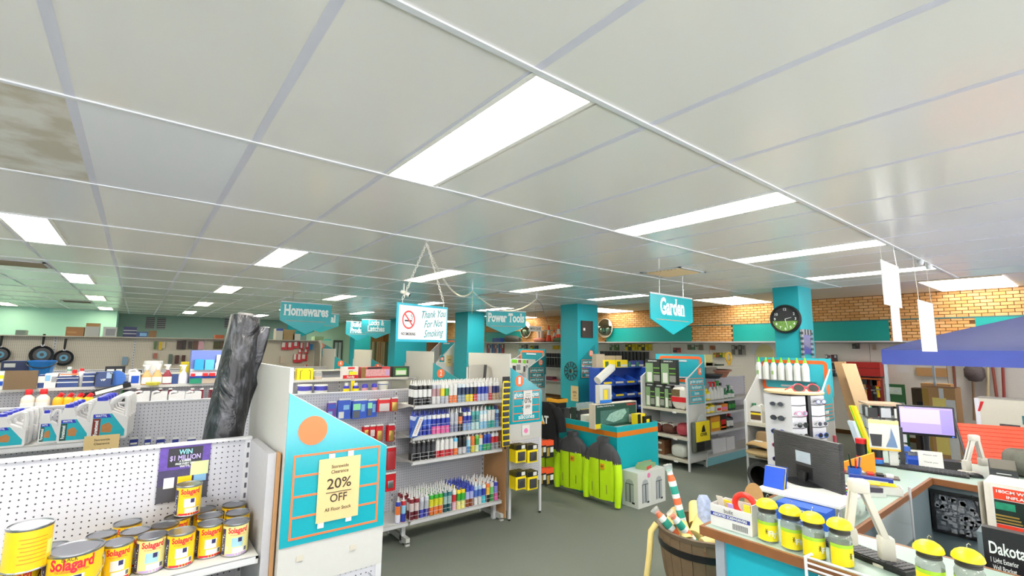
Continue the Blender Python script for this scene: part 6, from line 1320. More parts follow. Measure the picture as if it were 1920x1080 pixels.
MB().prism([(0, 0), (.2, 0), (.2, .135), (.11, .145), (0, .085)], (-.075, 0, 0), (0, 1, 0), (0, 0, 1), .15).build('body', DKGREY, t); MB().obox((0, .055, .122), (.07, 0, 0), (0, .05, .028), (0, -.002, .004)).build('lid', mat('#6a675e', .5, key='plid'), t); MB().box((-.04, -.002, .06), (.04, 0, .066)).build('paper_slot', PALEW, t); MB().box((-.03, -.002, .02), (.03, 0, .026)).build('badge', PALEW, t)
# ---- folding articulated desk lamps
LB = mat('#d3cfc6', .45, grain=.02, key='lampb')
def fold_lamp(lab, c, ang, s=1.0):
    t = thing('folding_lamp', lab, 'lamp', c, ang); t.scale = (s, s, s)
    MB().lathe([(.085, 0), (.085, .012), (.07, .02), (.03, .024)], 28).build('base', LB, t)
    MB().bev((-.035, -.03, .02), (.035, .03, .14), .012).build('foot_joint', LB, t)
    for y in (-.018, .018): MB().obox((.0 - .045, y, .25), (.014, 0, .0045), (0, .010, 0), (-.045, 0, .13)).build('lower_arm', LB, t)
    MB().obox((-.045, 0, .25), (.006, 0, .002), (0, .006, 0), (-.04, 0, .11)).build('channel', GREY, t)
    MB().bev((-.150, -.036, .35), (-.06, .036, .42), .014).build('elbow', LB, t)
    for y in (-.02, .02): MB().obox((-.15, y, .25), (.013, 0, -.003), (0, .010, 0), (.02, 0, .12)).build('upper_arm', LB, t)
    MB().bev((-.215, -.032, .08), (-.13, .032, .17), .016).build('lamp_head', LB, t)
    return t
fold_lamp('large beige folding desk lamp on the near counter arm', (2.80, .735, CZ + .0005), -.95, .88)
fold_lamp('smaller beige folding desk lamp beside the purple screen', (5.42, .83, CZ + .0005), -.75 + math.pi, .72)
# ---- clutter on the back arm
t = turned('pen_cup', 'blue cup of pens at the edge of the black monitor', 'pen cup', (1588, 878, 1613, 903), None, None, X=4.40, z=CZ + .0005, parts=[('cup', [(.9, 0), (1, .9), (1, 1), (.92, 1), (.9, .2)], mat('#2f62c4', .35, key='cup'))])
for k, m_ in enumerate((RED, GREEN, BLACK, RED, BLUE)):
    a = k * 1.25; o = MB().cyl((.02 * math.cos(a), .02 * math.sin(a), .01), (.038 * math.cos(a), .038 * math.sin(a), .14 + .02 * (k % 3)), .006, n=7).build('pen', m_, None, t.location + Vector((.045, 0, .004))); tag(o, '%s pen in the blue cup' % ('red short', 'green', 'black', 'red long', 'blue')[k], 'pen')
t = thing('screwdriver_tray', 'white open tray of yellow screwdrivers on the counter', 'tray', (4.16, 1.10, CZ + .0005), -1.2)
for a, b_ in (((-.12, -.06, 0), (.12, .06, .004)), ((-.12, -.06, 0), (.12, -.056, .05)), ((-.12, .056, 0), (.12, .06, .05)), ((-.12, -.056, 0), (-.116, .056, .05)), ((.116, -.056, 0), (.12, .056, .05))): MB().box(a, b_).build('tray_side', PALEW, t)
for k in range(5):
    o = MB().cyl((-.09, -.04 + k * .02, .045), (.0, -.04 + k * .02, .05), .009, n=8).cyl((0, -.04 + k * .02, .05), (.09, -.035 + k * .02, .05), .003, n=6).build('screwdriver', mat('#e8c81e', .4, key='sdy'), None, (4.16, 1.10, CZ + .006), -1.2); tag(o, 'yellow handled screwdriver lying in the white tray, %s' % ('first', 'second', 'third', 'fourth', 'fifth')[k], 'screwdriver', 'screwdrivers in the tray')
t = thing('pamphlet_box', 'blue and white striped carton behind the screwdriver tray', 'box', (4.35, 1.20, CZ + .0005), -1.25); MB().box((-.13, 0, 0), (.13, .04, .05)).build('carton', mat('#2c3f94', .4, key='pamb'), t); MB().box((-.12, -.001, .015), (.1, 0, .03)).build('print', PALEW, t)
t = thing('eftpos_terminal', 'dark hand held card terminal lying on a white tray', 'terminal', (3.98, 1.16, CZ + .0005), -.75); MB().box((-.13, -.05, 0), (.13, .05, .025)).build('tray', PALEW, t); MB().obox((0, 0, .045), (.12, 0, -.006), (0, .036, 0), (.001, 0, .016)).build('body', mat('#4a4556', .4, key='eft'), t); MB().obox((-.08, 0, .066), (.03, 0, -.002), (0, .028, 0), (0, 0, .002)).build('screen', mat('#e8dcc0', .3, key='efts'), t)
t = thing('glasses_tray', 'low flat tray of assorted items behind the pen cup', 'tray', (4.62, 1.30, CZ + .0005), -1.25); MB().box((-.2, -.05, 0), (.2, .05, .012)).build('tray', mat('#5a4a48', .5, grain=.5, scale=60, key='gtray'), t)
for k in range(6): MB().box((-.18 + k * .06, -.04, .012), (-.135 + k * .06, .04, .026)).build('packet', (RED, PALEW, GREY, RED, BLACK, PALEW)[k], t)
# battery and torch display stand
t = thing('torch_stand', 'counter display stand of torches with a hanging picture card', 'display stand', (5.15, 1.33, CZ + .0005), -1.15); MB().box((-.20, -.06, 0), (.20, .06, .012)).build('base', BLACK, t); MB().box((.13, .0, .012), (.16, .03, .33)).build('post', DKGREY, t)
for k, x in enumerate((-.14, -.03)):
    o = MB().cyl((x, 0, .014), (x, 0, .05), .042, n=16, m=0).cyl((x, 0, .05), (x, 0, .065), .042, n=16, m=1).cyl((x, 0, .065), (x, 0, .17), .040, n=16, m=2).cyl((x, 0, .17), (x, 0, .21), .042, n=16, m=1 if k == 0 else 2).build('torch', [mat('#3a7ad0', .4, key='torb'), RED, BLACK], t)
MB().box((-.09, -.085, .14), (.12, -.08, .39)).build('hang_card', PALEW, t); MB().box((-.09, -.087, .14), (.12, -.085, .155)).build('card_edge', mat('#e8b03a', .4, key='cedge'), t); MB().box((-.09, -.087, .36), (.12, -.085, .39)).build('card_top', mat('#e8d49a', .4, key='ctop'), t); MB().prism([(-.075, .17), (-.01, .17), (.0, .27), (-.085, .27)], (0, -.087, 0), (1, 0, 0), (0, 0, 1), .002).build('cup_picture', DKGREY, t); MB().prism([(.02, .17), (.10, .17), (.085, .25), (.065, .33), (.055, .25)], (0, -.087, 0), (1, 0, 0), (0, 0, 1), .002).build('jacket_picture', mat('#6f88b0', .4, key='jpic'), t)
MB().box((.05, -.03, .012), (.11, .02, .16)).build('white_pack', PALEW, t)
t = thing('parts_bin', 'blue plastic parts bin of metal fittings on the counter', 'parts bin', (5.42, 1.17, CZ + .0005), -1.2); MB().prism([(-.06, 0), (.06, 0), (.06, .085), (-.03, .085), (-.06, .05)], (-.05, 0, 0), (0, 1, 0), (0, 0, 1), .1).build('bin', mat('#1d4fc0', .35, key='pbin2'), t)
mb = MB()
for k in range(25): x, y = random.uniform(-.04, .04), random.uniform(-.04, .05); mb.box((x - .008, y - .006, .08), (x + .008, y + .006, .092 + random.random() * .01))
o = mb.build('fittings', STEEL, t); o['kind'] = 'stuff'
notice('white notice card standing on the counter below the purple screen', (5.36, 1.045, CZ + .075), (.30, -.95, 0), (.15, .05, 1), .16, .13, [('Please ask', .25, .014, .09), ('Thank you', .7, .014, .09)], PAPER, BARC)
t = thing('paper_pile', 'untidy pile of papers under the purple screen', 'papers', (5.60, 1.22, CZ + .0005), -1.2)
for k in range(6): MB().box((-.16 + .01 * k, -.1, .002 + k * .014), (.15 - .012 * k, .09, .011 + k * .014)).build('sheets', (PALEW, DKGREY, CREAM, PALEW, DKGREY, CREAM)[k], t)
t = thing('tape_box', 'small blue box under the purple screen', 'box', (5.50, 1.27, CZ + .09), -1.2); MB().box((-.06, -.03, 0), (.06, .03, .04)).build('carton', mat('#4a78d8', .4, key='tbx'), t)
t = thing('desk_phone', 'black mesh letter tray beside the notice card', 'letter tray', (5.45, .98, CZ + .0005), -1.2); MB().box((-.1, -.06, 0), (.1, .06, .07)).build('tray', mat('#2b2b2e', .5, grain=.4, scale=120, key='mesh'), t)
o = MB().box((-.05, -.02, 0), (.05, .02, .003)).build('business_card', MANILA, None, (3.80, 1.08, CZ + .0005), .3); tag(o, 'small cream card lying on the counter edge', 'card')
for k, m_ in enumerate((PURP, BLUE, LG, RED)):
    o = MB().cyl((0, 0, .006), (.15, .02, .006), .005, n=6).build('pen', m_, None, (3.42 + .02 * k, 1.075 + .03 * k, CZ + .1125), -.5 - .1 * k); tag(o, '%s pen lying on the raised shelf under the monitor' % ('purple', 'blue', 'lime', 'red')[k], 'pen')
# ---- inflatable carton and wall bracket carton at the right edge
t = boxp('inflatable_carton', 'tall white carton with red 180CM printed panel at the right frame edge', 'box', (1857, 916, 1990, 1003), X=3.75, d=.25, m=mat('#d9d4ca', .6, key='infl'), z=CZ - .0)
o, wd, ht, _ = frame_of((1857, 916, 1990, 1003), X=3.75, z=CZ)
prints_on(t, [(.1, .03, .98, .97, PALEW), (.13, .70, .98, .93, mat('#e8482a', .4, key='infr')), (.13, .22, .98, .69, mat('#1c2a26', .4, grain=.3, scale=15, key='infk')), (.13, .03, .98, .21, mat('#e0402a', .4, key='infr2')), (.14, .50, .42, .64, mat('#1f8a6a', .5, grain=.5, key='infg')), (.13, .25, .5, .28, BRASS), (.13, .31, .48, .34, BRASS), (.13, .37, .46, .40, BRASS), (.62, .3, .9, .6, RED), (.7, .5, .85, .6, PALEW)], [('180CM WAVING', .50, .86, .08, .66, INKW), ('INFLATABLE', .56, .76, .08, .5, INKW)], wd, ht)
MB().obox((-wd / 2 - .012, .03, ht * .5), (.012, .03, 0), (.0, .004, 0), (0, 0, ht * .48)).build('side_flap', CREAM, t)
o = MB().box((3.72, .02, 0), (4.1, .56, CZ - .002)).build('stock_table', INN); tag(o, 'low grey table inside the counter carrying the cartons', 'table')
t = boxp('bracket_carton', 'black carton with white Dakota lettering at the bottom right corner', 'box', (1857, 1003, 1975, 1110), X=3.25, d=.05, m=mat('#1d1d24', .4, key='dakk'), z=.40, texts=[('Dakota', .36, .86, .12, .55, INKW), ('1 Light Exterior\nWall Bracket', .30, .75, .05, .42, INKW)])
# ---- white wire rack hooked on the counter front
t = thing('wire_rack', 'white wire rack hooked over the front of the counter', 'wire rack', (2.535, .98, .40)); Wm = mat('#f0f0f4', .35, key='wirew')
for z in (.50, .475, .45): MB().tube([(0, 0, z), (-.0, -.62, z)], .005, 6).build('rail', Wm, t)
for k in range(3): MB().box((-.004, -.02 - k * .045, 0), (.004, -.045 - k * .045, .40)).build('slat', Wm, t)
MB().tube([(0, 0, 0), (0, 0, .5), (.0, -.03, .52)], .007, 6).build('side_wire', Wm, t); MB().tube([(0, -.05, .43), (0, -.62, .43)], .006, 6).build('rail', Wm, t)
for k in range(8): MB().tube([(0, -.16 - k * .06, .0), (0, -.16 - k * .06, .43)], .0035, 5).build('upright_wire', Wm, t)

# ================================================================ half barrel of foam tubes
t = thing('half_barrel', 'brown half barrel planter with black hoops beside the counter', 'barrel', (3.42, 2.0, 0)); BAR = mat('#7d664e', .6, grain=.18, scale=12, key='barrel'); n = 24
for k in range(n):
    a0, a1 = 2 * math.pi * k / n + .006, 2 * math.pi * (k + 1) / n - .006; vs = []
    for r, z in ((.24, .02), (.30, .25), (.325, .42), (.33, .54)):
        for rr in (r, r - .02):
            for a in (a0, a1): vs.append((rr * math.cos(a), rr * math.sin(a), z))
    fs = []
    for q in range(3):
        b0 = q * 4; fs += [(b0, b0 + 1, b0 + 5, b0 + 4), (b0 + 2, b0 + 6, b0 + 7, b0 + 3), (b0, b0 + 4, b0 + 6, b0 + 2), (b0 + 1, b0 + 3, b0 + 7, b0 + 5)]
    fs += [(0, 2, 3, 1), (12, 13, 15, 14)]; MB().add(vs, fs).build('stave', BAR, t)
for z, r in ((.14, .276), (.44, .330)): MB().lathe([(r - .012, z - .022), (r, z - .022), (r + .003, z + .022), (r - .009, z + .022)], 40, cap=False).build('hoop', BLACK, t)
MB().lathe([(.308, .53), (.338, .53), (.340, .555), (.31, .555), (.308, .53)], 40, cap=False).build('rim', mat('#6a5846', .5, grain=.15, key='brim'), t); MB().cyl((0, 0, .02), (0, 0, .05), .235, n=24).build('bottom', BAR, t)
FOAM = mat('#ecd38a', .7, grain=.05, key='foam')
for k, (p, q, r) in enumerate((((.02, .20, .50), (-.16, .16, .60), .046), ((.05, .10, .52), (.20, .19, .62), .05), ((-.20, .02, .50), (-.12, .16, .66), .042), ((.02, -.18, .50), (.20, -.13, .56), .05), ((-.20, -.10, .50), (-.03, -.17, .54), .046), ((.22, -.05, .50), (.23, .12, .60), .045), ((-.10, .02, .50), (.08, .06, .58), .05), ((-.02, -.08, .49), (.14, -.03, .56), .05))):
    t = thing('foam_roll', 'pale yellow foam roll in the half barrel, %s' % ('at the back left', 'at the back right', 'on the left', 'at the front right', 'at the front left', 'on the right', 'in the middle', 'right of the middle')[k], 'foam roll', (3.42, 2.0, 0), 0, 'foam rolls'); MB().cyl(p, q, r, n=16).build('roll', FOAM, t); d = (Vector(q) - Vector(p)).normalized(); MB().cyl(q, Vector(q) + d * .001, r * .35, n=10).build('core', mat('#8a6a3a', .7, key='fcore'), t)
o = MB().tube([(3.14, 2.22, .57), (3.10, 2.24, .52), (3.085, 2.25, .35), (3.06, 2.27, .14)], .022, 10).build('foam_strip', FOAM); tag(o, 'thin yellow foam strip hanging over the left rim of the barrel', 'foam strip')
stripe = mat('#ffffff', .4, key='stripe'); nt, ns, ln, b = nodes_of(stripe)
tc = ns.new('ShaderNodeTexCoord'); sx = ns.new('ShaderNodeSeparateXYZ'); mu = ns.new('ShaderNodeMath'); mu.operation = 'MULTIPLY'; mu.inputs[1].default_value = 6.0; fr = ns.new('ShaderNodeMath'); fr.operation = 'FRACT'
cr = ns.new('ShaderNodeValToRGB'); cr.color_ramp.interpolation = 'CONSTANT'; cr.color_ramp.elements[0].color = (*lin('#2fa08e'), 1); cr.color_ramp.elements[1].position = .33; cr.color_ramp.elements[1].color = (*lin('#e8eeee'), 1); e = cr.color_ramp.elements.new(.55); e.color = (*lin('#f0764a'), 1); e = cr.color_ramp.elements.new(.82); e.color = (*lin('#e8eeee'), 1)
ln.new(tc.outputs['Object'], sx.inputs[0]); ln.new(sx.outputs['Z'], mu.inputs[0]); ln.new(mu.outputs[0], fr.inputs[0]); ln.new(fr.outputs[0], cr.inputs['Fac']); ln.new(cr.outputs['Color'], b.inputs['Base Color'])
for k, (p, q, lab) in enumerate(((( -.12, .02, .30), (-.19, .16, .95), 'upright'), ((-.10, -.04, .32), (-.30, .20, .66), 'leaning left, front'), ((-.04, -.08, .32), (-.27, .09, .66), 'leaning left, back'))):
    p, q = Vector(p), Vector(q); d = (q - p); t = thing('wrapping_roll', 'teal and orange striped wrapped roll in the barrel, %s' % lab, 'wrapped roll', (3.42 + p.x, 2.0 + p.y, p.z)); t.rotation_euler = d.to_track_quat('Z', 'Y').to_euler()
    MB().lathe([(.026, 0), (.028, .02), (.028, d.length * .9), (.022, d.length * .94), (.02, d.length)], 14).build('roll', stripe, t); MB().lathe([(.024, d.length * .98), (.03, d.length * 1.03), (.034, d.length * 1.06)], 10).build('plastic_end', CLEAR, t)
t = thing('blue_pattern_roll', 'pale blue patterned wrapped roll standing in the barrel', 'wrapped roll', (3.44, 1.98, .30)); t.rotation_euler = (-.12, .08, 0); MB().lathe([(.05, 0), (.052, .02), (.052, .42), (.03, .46)], 16).build('roll', mat('#a9b6d8', .4, grain=.4, scale=40, key='bpr'), t)
# ================================================================ sunglasses tower behind the counter
t = thing('sunglasses_tower', 'tall sunglasses display tower with a round top behind the nearer monitor', 'display stand', (4.95, 1.93, 0), -.35)
MB().lathe([(.24, 1.455), (.25, 1.46), (.25, 1.475), (.24, 1.48)], 32).build('top_disc', mat('#c9b48c', .5, key='towt'), t); MB().cyl((0, 0, 0), (0, 0, .04), .24, n=28).build('base', BLACK, t)
MB().box((-.02, -.16, .04), (.02, .16, 1.455)).build('core', BLACK, t)
for sx in (-1, 1):
    MB().box((sx * .115 - .085, -.15, .55), (sx * .115 + .085, .15, 1.44)).build('mirror_panel', mat('#dfe0e8', .35, grain=.03, key='towp'), t)
    for k in range(8): MB().tube([(sx * .03, -.155, .66 + k * .10), (sx * .11, -.165, .655 + k * .10), (sx * .205, -.155, .66 + k * .10)], .0035, 5).build('wire_rail', DKGREY, t)
MB().box((-.018, -.165, .5), (.018, -.15, 1.45)).build('front_strip', BLACK, t)
def glasses(lab, c, rz, fm, lens, s=1):
    t = thing('sunglasses', lab, 'sunglasses', c, rz, 'sunglasses'); t.scale = (s, s if s > 1 else .22, s)
    for sx in (-1, 1):
        e = [(.027 * math.cos(a) * (1 - .1 * math.sin(a)), .020 * math.sin(a)) for a in [2 * math.pi * k / 16 for k in range(16)]]
        MB().prism(e, (sx * .034, 0, 0), (1, 0, 0), (0, 0, 1), .002).build('lens', lens, t)
        MB().tube([(sx * .034 + a, 0, b_) for a, b_ in e], .0035, 5, closed=True).build('rim', fm, t)
        MB().tube([(sx * .063, 0, .006), (sx * .068, .06, .006), (sx * .066, .12, -.008)], .003, 5).build('temple', fm, t)
    MB().tube([(-.008, 0, .004), (.008, 0, .004)], .003, 5).build('bridge', fm, t); return t
LENS = mat('#26302c', .08, spec=.8, grain=0, key='lensd'); LENS2 = mat('#6a6f7c', .08, metal=.6, grain=0, key='lensm')
o = glasses('large red framed novelty sunglasses on top of the display tower', (4.90, 1.80, 1.51), -.55, mat('#e83040', .3, key='redf'), LENS, 1.9); o.rotation_euler = (-.3, 0, -.75)
cosr, sinr = math.cos(-.35), math.sin(-.35)
def on_tower(x, y, z): return (4.95 + x * cosr - y * sinr, 1.93 + x * sinr + y * cosr, z)
pal = [(BLACK, LENS), (CHROME, LENS2), (PINK, LENS2), (NAVY, LENS2), (BLACK, LENS2), (PURP, LENS), (DKGREY, LENS), (BLUE, LENS)]
q = 0
for k in range(8):
    for sx in (-1, 1):
        if (k + (sx > 0)) % 4 == 3: continue
        fm, le = pal[q % 8]; q += 1
        glasses('sunglasses with %s frame on the tower, %s panel row %s from bottom' % (('black', 'chrome', 'pink', 'navy', 'black', 'purple', 'dark grey', 'blue')[(q - 1) % 8], 'left' if sx < 0 else 'right', ('one', 'two', 'three', 'four', 'five', 'six', 'seven', 'eight')[k]), on_tower(sx * .12, -.185, .69 + k * .1), -.35, fm, le)
for k in range(6): 
    fm, le = pal[(k * 3 + 1) % 8]; o = glasses('sunglasses on the left edge of the tower, %s from top' % ('first', 'second', 'third', 'fourth', 'fifth', 'sixth')[k], on_tower(-.235, -.02, 1.36 - k * .125), -1.6, fm, le)
# chewing gum style tubes at its right
for k, (c1, c2, lab) in enumerate(((YELLOW, ORANGE, 'yellow and orange candy tube'), (MAROON, YELLOW, 'maroon topped candy tube'))):
    p = at((1555, 1571)[k], 830, X=5.3); o = MB().cyl((0, 0, 0), (0, 0, .16), .014, n=10, m=0).cyl((0, 0, .16), (0, 0, .22), .015, n=10, m=1).cyl((0, 0, .22), (0, 0, .30 - .06 * (1 - k)), .014, n=10, m=2).build('candy_tube', [c1, c2, PALEW if k == 0 else MAROON], None, (4.42 + .05 * k, 1.455, CZ + .0005)); tag(o, lab + ' standing right of the sunglasses tower', 'candy tube')
t = thing('orange_flyer', 'orange folded leaflet holder behind the black monitor', 'leaflet', (4.75, 1.38, CZ + .0005), -1.1); MB().prism([(-.12, 0), (.10, 0), (.10, .16), (-.12, .06)], (0, 0, 0), (1, 0, 0), (0, 0, 1), .03).build('leaflet', mat('#f0a02a', .4, key='flyer'), t)
# leaning cartons and lengths beside display 15
for k, (x, y, m_, lean, w_, h, lab) in enumerate(((7.35, 2.02, mat('#b08a62', .7, grain=.08, key='lc1'), .18, .12, 1.72, 'long brown carton leaning beside the right column'), (7.15, 1.86, mat('#d8b890', .7, grain=.06, key='lc2'), .22, .13, 1.70, 'paler long carton leaning in front of the brown one'), (7.35, 1.78, mat('#d4d8e4', .4, key='lc3'), .30, .05, 1.15, 'thin white boxed length leaning low'), (6.35, 1.62, YELLOW, .28, .05, 1.25, 'yellow striped boxed length leaning'), (6.2, 1.60, mat('#c8d8e8', .4, key='lc4'), .26, .05, 1.1, 'pale blue boxed length leaning'))):
    t = thing('leaning_carton', lab, 'carton', (x, y, 0)); MB().obox((0, -lean * h * .5 + .25, h / 2), (.04, 0, 0), (0, w_ / 2, 0), (0, lean * h / 2, h / 2)).build('carton', m_, t)
    if k == 3: MB().obox((-.041, -lean * h * .5 + .262, h / 2), (.001, 0, 0), (0, .006, 0), (0, lean * h / 2, h / 2)).build('stripe', LG, t)
# shopping trolley frame
t = thing('wire_trolley', 'white wire trolley with green handle standing behind the leaning cartons', 'trolley', (8.6, 2.25, 0)); 
for y in (-.2, .2): MB().tube([(0, y, .1), (0, y, 1.0), (-.1, y, 1.05)], .012, 6).build('post', WHITE, t)
MB().tube([(-.1, -.2, 1.05), (-.1, .2, 1.05)], .02, 8).build('handle', mat('#3ab89a', .4, key='trh'), t)
for k in range(7): MB().tube([(0, -.2, .3 + k * .1), (0, .2, .3 + k * .1)], .005, 5).build('wire', WHITE, t)
for k in range(5): MB().tube([(0, -.16 + k * .08, .3), (0, -.16 + k * .08, .95)], .005, 5).build('wire', WHITE, t)
for y in (-.2, .2): MB().cyl((0, y - .015, .05), (0, y + .015, .05), .05, n=14).build('wheel', BLACK, t)
# wire card spinner with brown top
t = thing('card_spinner', 'wire card spinner with a square brown top behind the counter', 'card spinner', (6.7, 1.70, 0), .5); MB().cyl((0, 0, 0), (0, 0, 1.28), .02, n=8).build('pole', GREY, t); MB().box((-.17, -.17, 1.26), (.17, .17, 1.28)).build('top', mat('#bda48c', .6, key='spt'), t); MB().cyl((0, 0, 0), (0, 0, .03), .22, n=20).build('base', BLACK, t)
for s, ax_ in ((-1, 0), (1, 0), (-1, 1), (1, 1)):
    for r in range(4):
        for c in range(3):
            a, z = -.12 + c * .12, .75 + r * .125
            q = ((a - .045, s * .16, z), (a + .045, s * .16 + s * .006, z + .11)) if ax_ == 0 else ((s * .16, a - .045, z), (s * .16 + s * .006, a + .045, z + .11))
            MB().box(*q).build('card', (PALEW, mat('#c8ccd6', .4, key='spc'), DKGREY)[(r + c + (s > 0)) % 3 if r > 2 else (r + c) % 2], t)
    for z in (.74, .88, 1.0, 1.13):
        MB().tube([(-.18, s * .17, z), (.18, s * .17, z)] if ax_ == 0 else [(s * .17, -.18, z), (s * .17, .18, z)], .004, 5).build('wire', DKGREY, t)

# ================================================================ blue gazebo
GB = mat('#5b6bc8', .6, spec=.3, grain=.06, scale=5, key='gazebo'); gb_ = nodes_of(GB)[3]; gb_.inputs['Sheen Weight'].default_value = 1; gb_.inputs['Sheen Roughness'].default_value = .35; gb_.inputs['Sheen Tint'].default_value = (.75, .8, 1, 1)
gx0, gx1, gy0, gy1 = 8.6, 11.6, -.85, 2.12; zE, zP, zV = 1.885, 2.43, 1.675
t = thing('gazebo', 'blue pop-up gazebo with white legs at the right', 'gazebo', ((gx0 + gx1) / 2, (gy0 + gy1) / 2, 0)); cx, cy = (gx0 + gx1) / 2, (gy0 + gy1) / 2
hx, hy = (gx1 - gx0) / 2, (gy1 - gy0) / 2; N = 14
for s in range(4):
    c0 = [(-hx, hy), (-hx, -hy), (hx, -hy), (hx, hy)][s]; c1 = [(-hx, hy), (-hx, -hy), (hx, -hy), (hx, hy)][(s + 1) % 4]
    vs = []
    for a in range(N + 1):
        f_ = a / N
        for b_ in range(N + 1):
            g = b_ / N; x = (c0[0] * (1 - g) + c1[0] * g) * (1 - f_); y = (c0[1] * (1 - g) + c1[1] * g) * (1 - f_)
            z = zE + (zP - zE) * (f_ ** .92) - .035 * math.sin(math.pi * f_) * math.sin(math.pi * g) + .006 * math.sin(14 * g + 5 * f_) * (1 - f_)
            vs.append((x, y, z))
    W1 = N + 1
    MB().add(vs, [(a * W1 + b_, a * W1 + b_ + 1, (a + 1) * W1 + b_ + 1, (a + 1) * W1 + b_) for a in range(N) for b_ in range(N)], 0, True).build('roof_panel', GB, t)
    vs = []
    for b_ in range(25):
        g = b_ / 24; x, y = c0[0] * (1 - g) + c1[0] * g, c0[1] * (1 - g) + c1[1] * g; wv_ = .012 * math.sin(b_ * 1.3)
        vs += [(x, y, zE), (x + wv_ * (1 if s in (0, 2) else 0), y + wv_ * (0 if s in (0, 2) else 1), zV)]
    MB().add(vs, [(2 * k, 2 * k + 1, 2 * k + 3, 2 * k + 2) for k in range(24)], 0, True).build('valance', GB, t)
for sx in (-1, 1):
    for sy in (-1, 1): MB().box((sx * (hx - .03) - .018, sy * (hy - .03) - .018, 0), (sx * (hx - .03) + .018, sy * (hy - .03) + .018, zE - .01)).build('leg', mat('#c4d0d8', .4, key='gleg'), t)
MB().cyl((0, 0, zE - .3), (0, 0, zP - .01), .02, n=8).build('centre_pole', WHITE, t)

# ================================================================ wall shelving along the brick wall
WSH = mat('#dedad2', .55, grain=.04, key='wallsh'); XF = XW - .03
t = thing('wall_shelving', 'long pale wall panel with a top shelf running along the brick wall', 'shelving', (XF, .0, 0))
for k in range(16): 
    MB().box((-.015, -.4 + k * 1.25 + .004, .1), (.0, -.4 + (k + 1) * 1.25 - .004, 2.05)).build('wall_panel', WSH, t)
MB().box((-.38, -.4, 2.07), (0, 19.6, 2.088)).build('top_shelf', CREAM, t); MB().box((-.385, -.4, 2.055), (-.38, 19.6, 2.09)).build('shelf_lip', WHITE, t)
MB().box((-.45, 11.2, 1.12), (-.02, 15.5, 1.14)).build('lower_shelf', WHITE, t); MB().box((-.45, 11.2, .62), (-.02, 15.5, .64)).build('lower_shelf', WHITE, t); MB().box((-.45, 11.2, 1.5), (-.44, 15.5, 1.52)).build('boot_rail', STEEL, t)
MB().box((-.45, 8.8, 1.30), (-.02, 11.1, 1.32)).build('lower_shelf', WHITE, t)
XG = XF - .10
def wallgood(name, lab, cat, px, m, d=.06, prints=(), X=None, group=None, texts=()): return boxp(name, lab, cat, px, X=X or XF - .02 - d, d=d, m=m, prints=prints, group=group, texts=texts)
# boots: left and right of the first column
BOOT = mat('#1d1d20', .35, spec=.6, key='boot')
def boot(lab, y, z, h=.38, rz=0):
    t = thing('gumboot', lab, 'boot', (XF - .25, y, z), rz, 'black gumboots')
    mb, vs, n = ring_body([(.0, .055, .05, 0, 0), (.08, .05, .05, 0, 0), (.2, .055, .055, 0, 0), (h, .065, .062, 0, 0)], n=12, amp=0); mb.build('shaft', BOOT, t)
    MB().lathe([(.05, 0), (.055, .02), (.045, .06), (.02, .075)], 12, (-.10, 0, 0), sx=1.6).build('toe', BOOT, t); MB().box((-.17, -.05, -.004), (.055, .05, .012)).build('sole', mat('#55554f', .6, key='sole'), t)
for k in range(9): boot('black gumboot on the wall rack left of the first column, %s' % ('first', 'second', 'third', 'fourth', 'fifth', 'sixth', 'seventh', 'eighth', 'ninth')[k], 12.75 + k * .145, 1.145, .52)
for k in range(14): boot('black gumboot right of the first column, %s from the right' % ('first', 'second', 'third', 'fourth', 'fifth', 'sixth', 'seventh', 'eighth', 'ninth', 'tenth', 'eleventh', 'twelfth', 'thirteenth', 'fourteenth')[k], 9.05 + k * .14, 1.325, .45)
# traffic cones on the top shelf
CO = mat('#e8401e', .45, key='cone')
for k, (px, base, top_) in enumerate(((1029, 636, 610), (1039, 635, 617), (1047, 633, 607))):
    p = at(px, base, X=XF - .22); h = max(.3, at(px, top_, X=XF - .22).z - 2.09)
    t = thing('traffic_cone', 'orange traffic cone with a white band on the wall shelf, %s' % ('left', 'small middle', 'right')[k], 'traffic cone', (XF - .22, p.y, 2.089), 0, 'traffic cones'); r = h * .17
    MB().box((-r * 1.25, -r * 1.25, 0), (r * 1.25, r * 1.25, .03)).build('base', BLACK, t); MB().lathe([(r, .03), (r * .62, h * .42)], 16).build('lower_cone', CO, t); MB().lathe([(r * .62, h * .42), (r * .36, h * .72)], 16).build('white_band', PALEW, t); MB().lathe([(r * .36, h * .72), (r * .15, h)], 16).build('tip', CO, t)
# convex mirrors
for k, (px, py, rr) in enumerate(((1134, 615, .32), (985, 618, .33))):
    p = at(px, py, X=XF - .1); t = thing('convex_mirror', 'round convex mirror above the wall shelf, %s' % ('right of the first column', 'behind the man cave plaque')[k], 'mirror', (XF - .1, p.y, max(p.z, 2.09 + rr + .02)), -math.pi / 2)
    yl(MB(), [(rr, .03), (rr * .98, 0), (rr * .8, -.03), (rr * .5, -.055), (rr * .2, -.066), (.001, -.068)], 32).build('glass', mat('#c8c4b4', .04, metal=1, grain=0, key='cmir'), t); MB().tube([(rr * math.cos(a), .01, rr * math.sin(a)) for a in [2 * math.pi * q / 32 for q in range(32)]], .014, 6, closed=True).build('rim', mat('#d8ccb8', .5, key='mrim'), t); MB().box((-.03, .03, -rr - .0), (.03, .1, 0)).build('bracket', GREY, t)
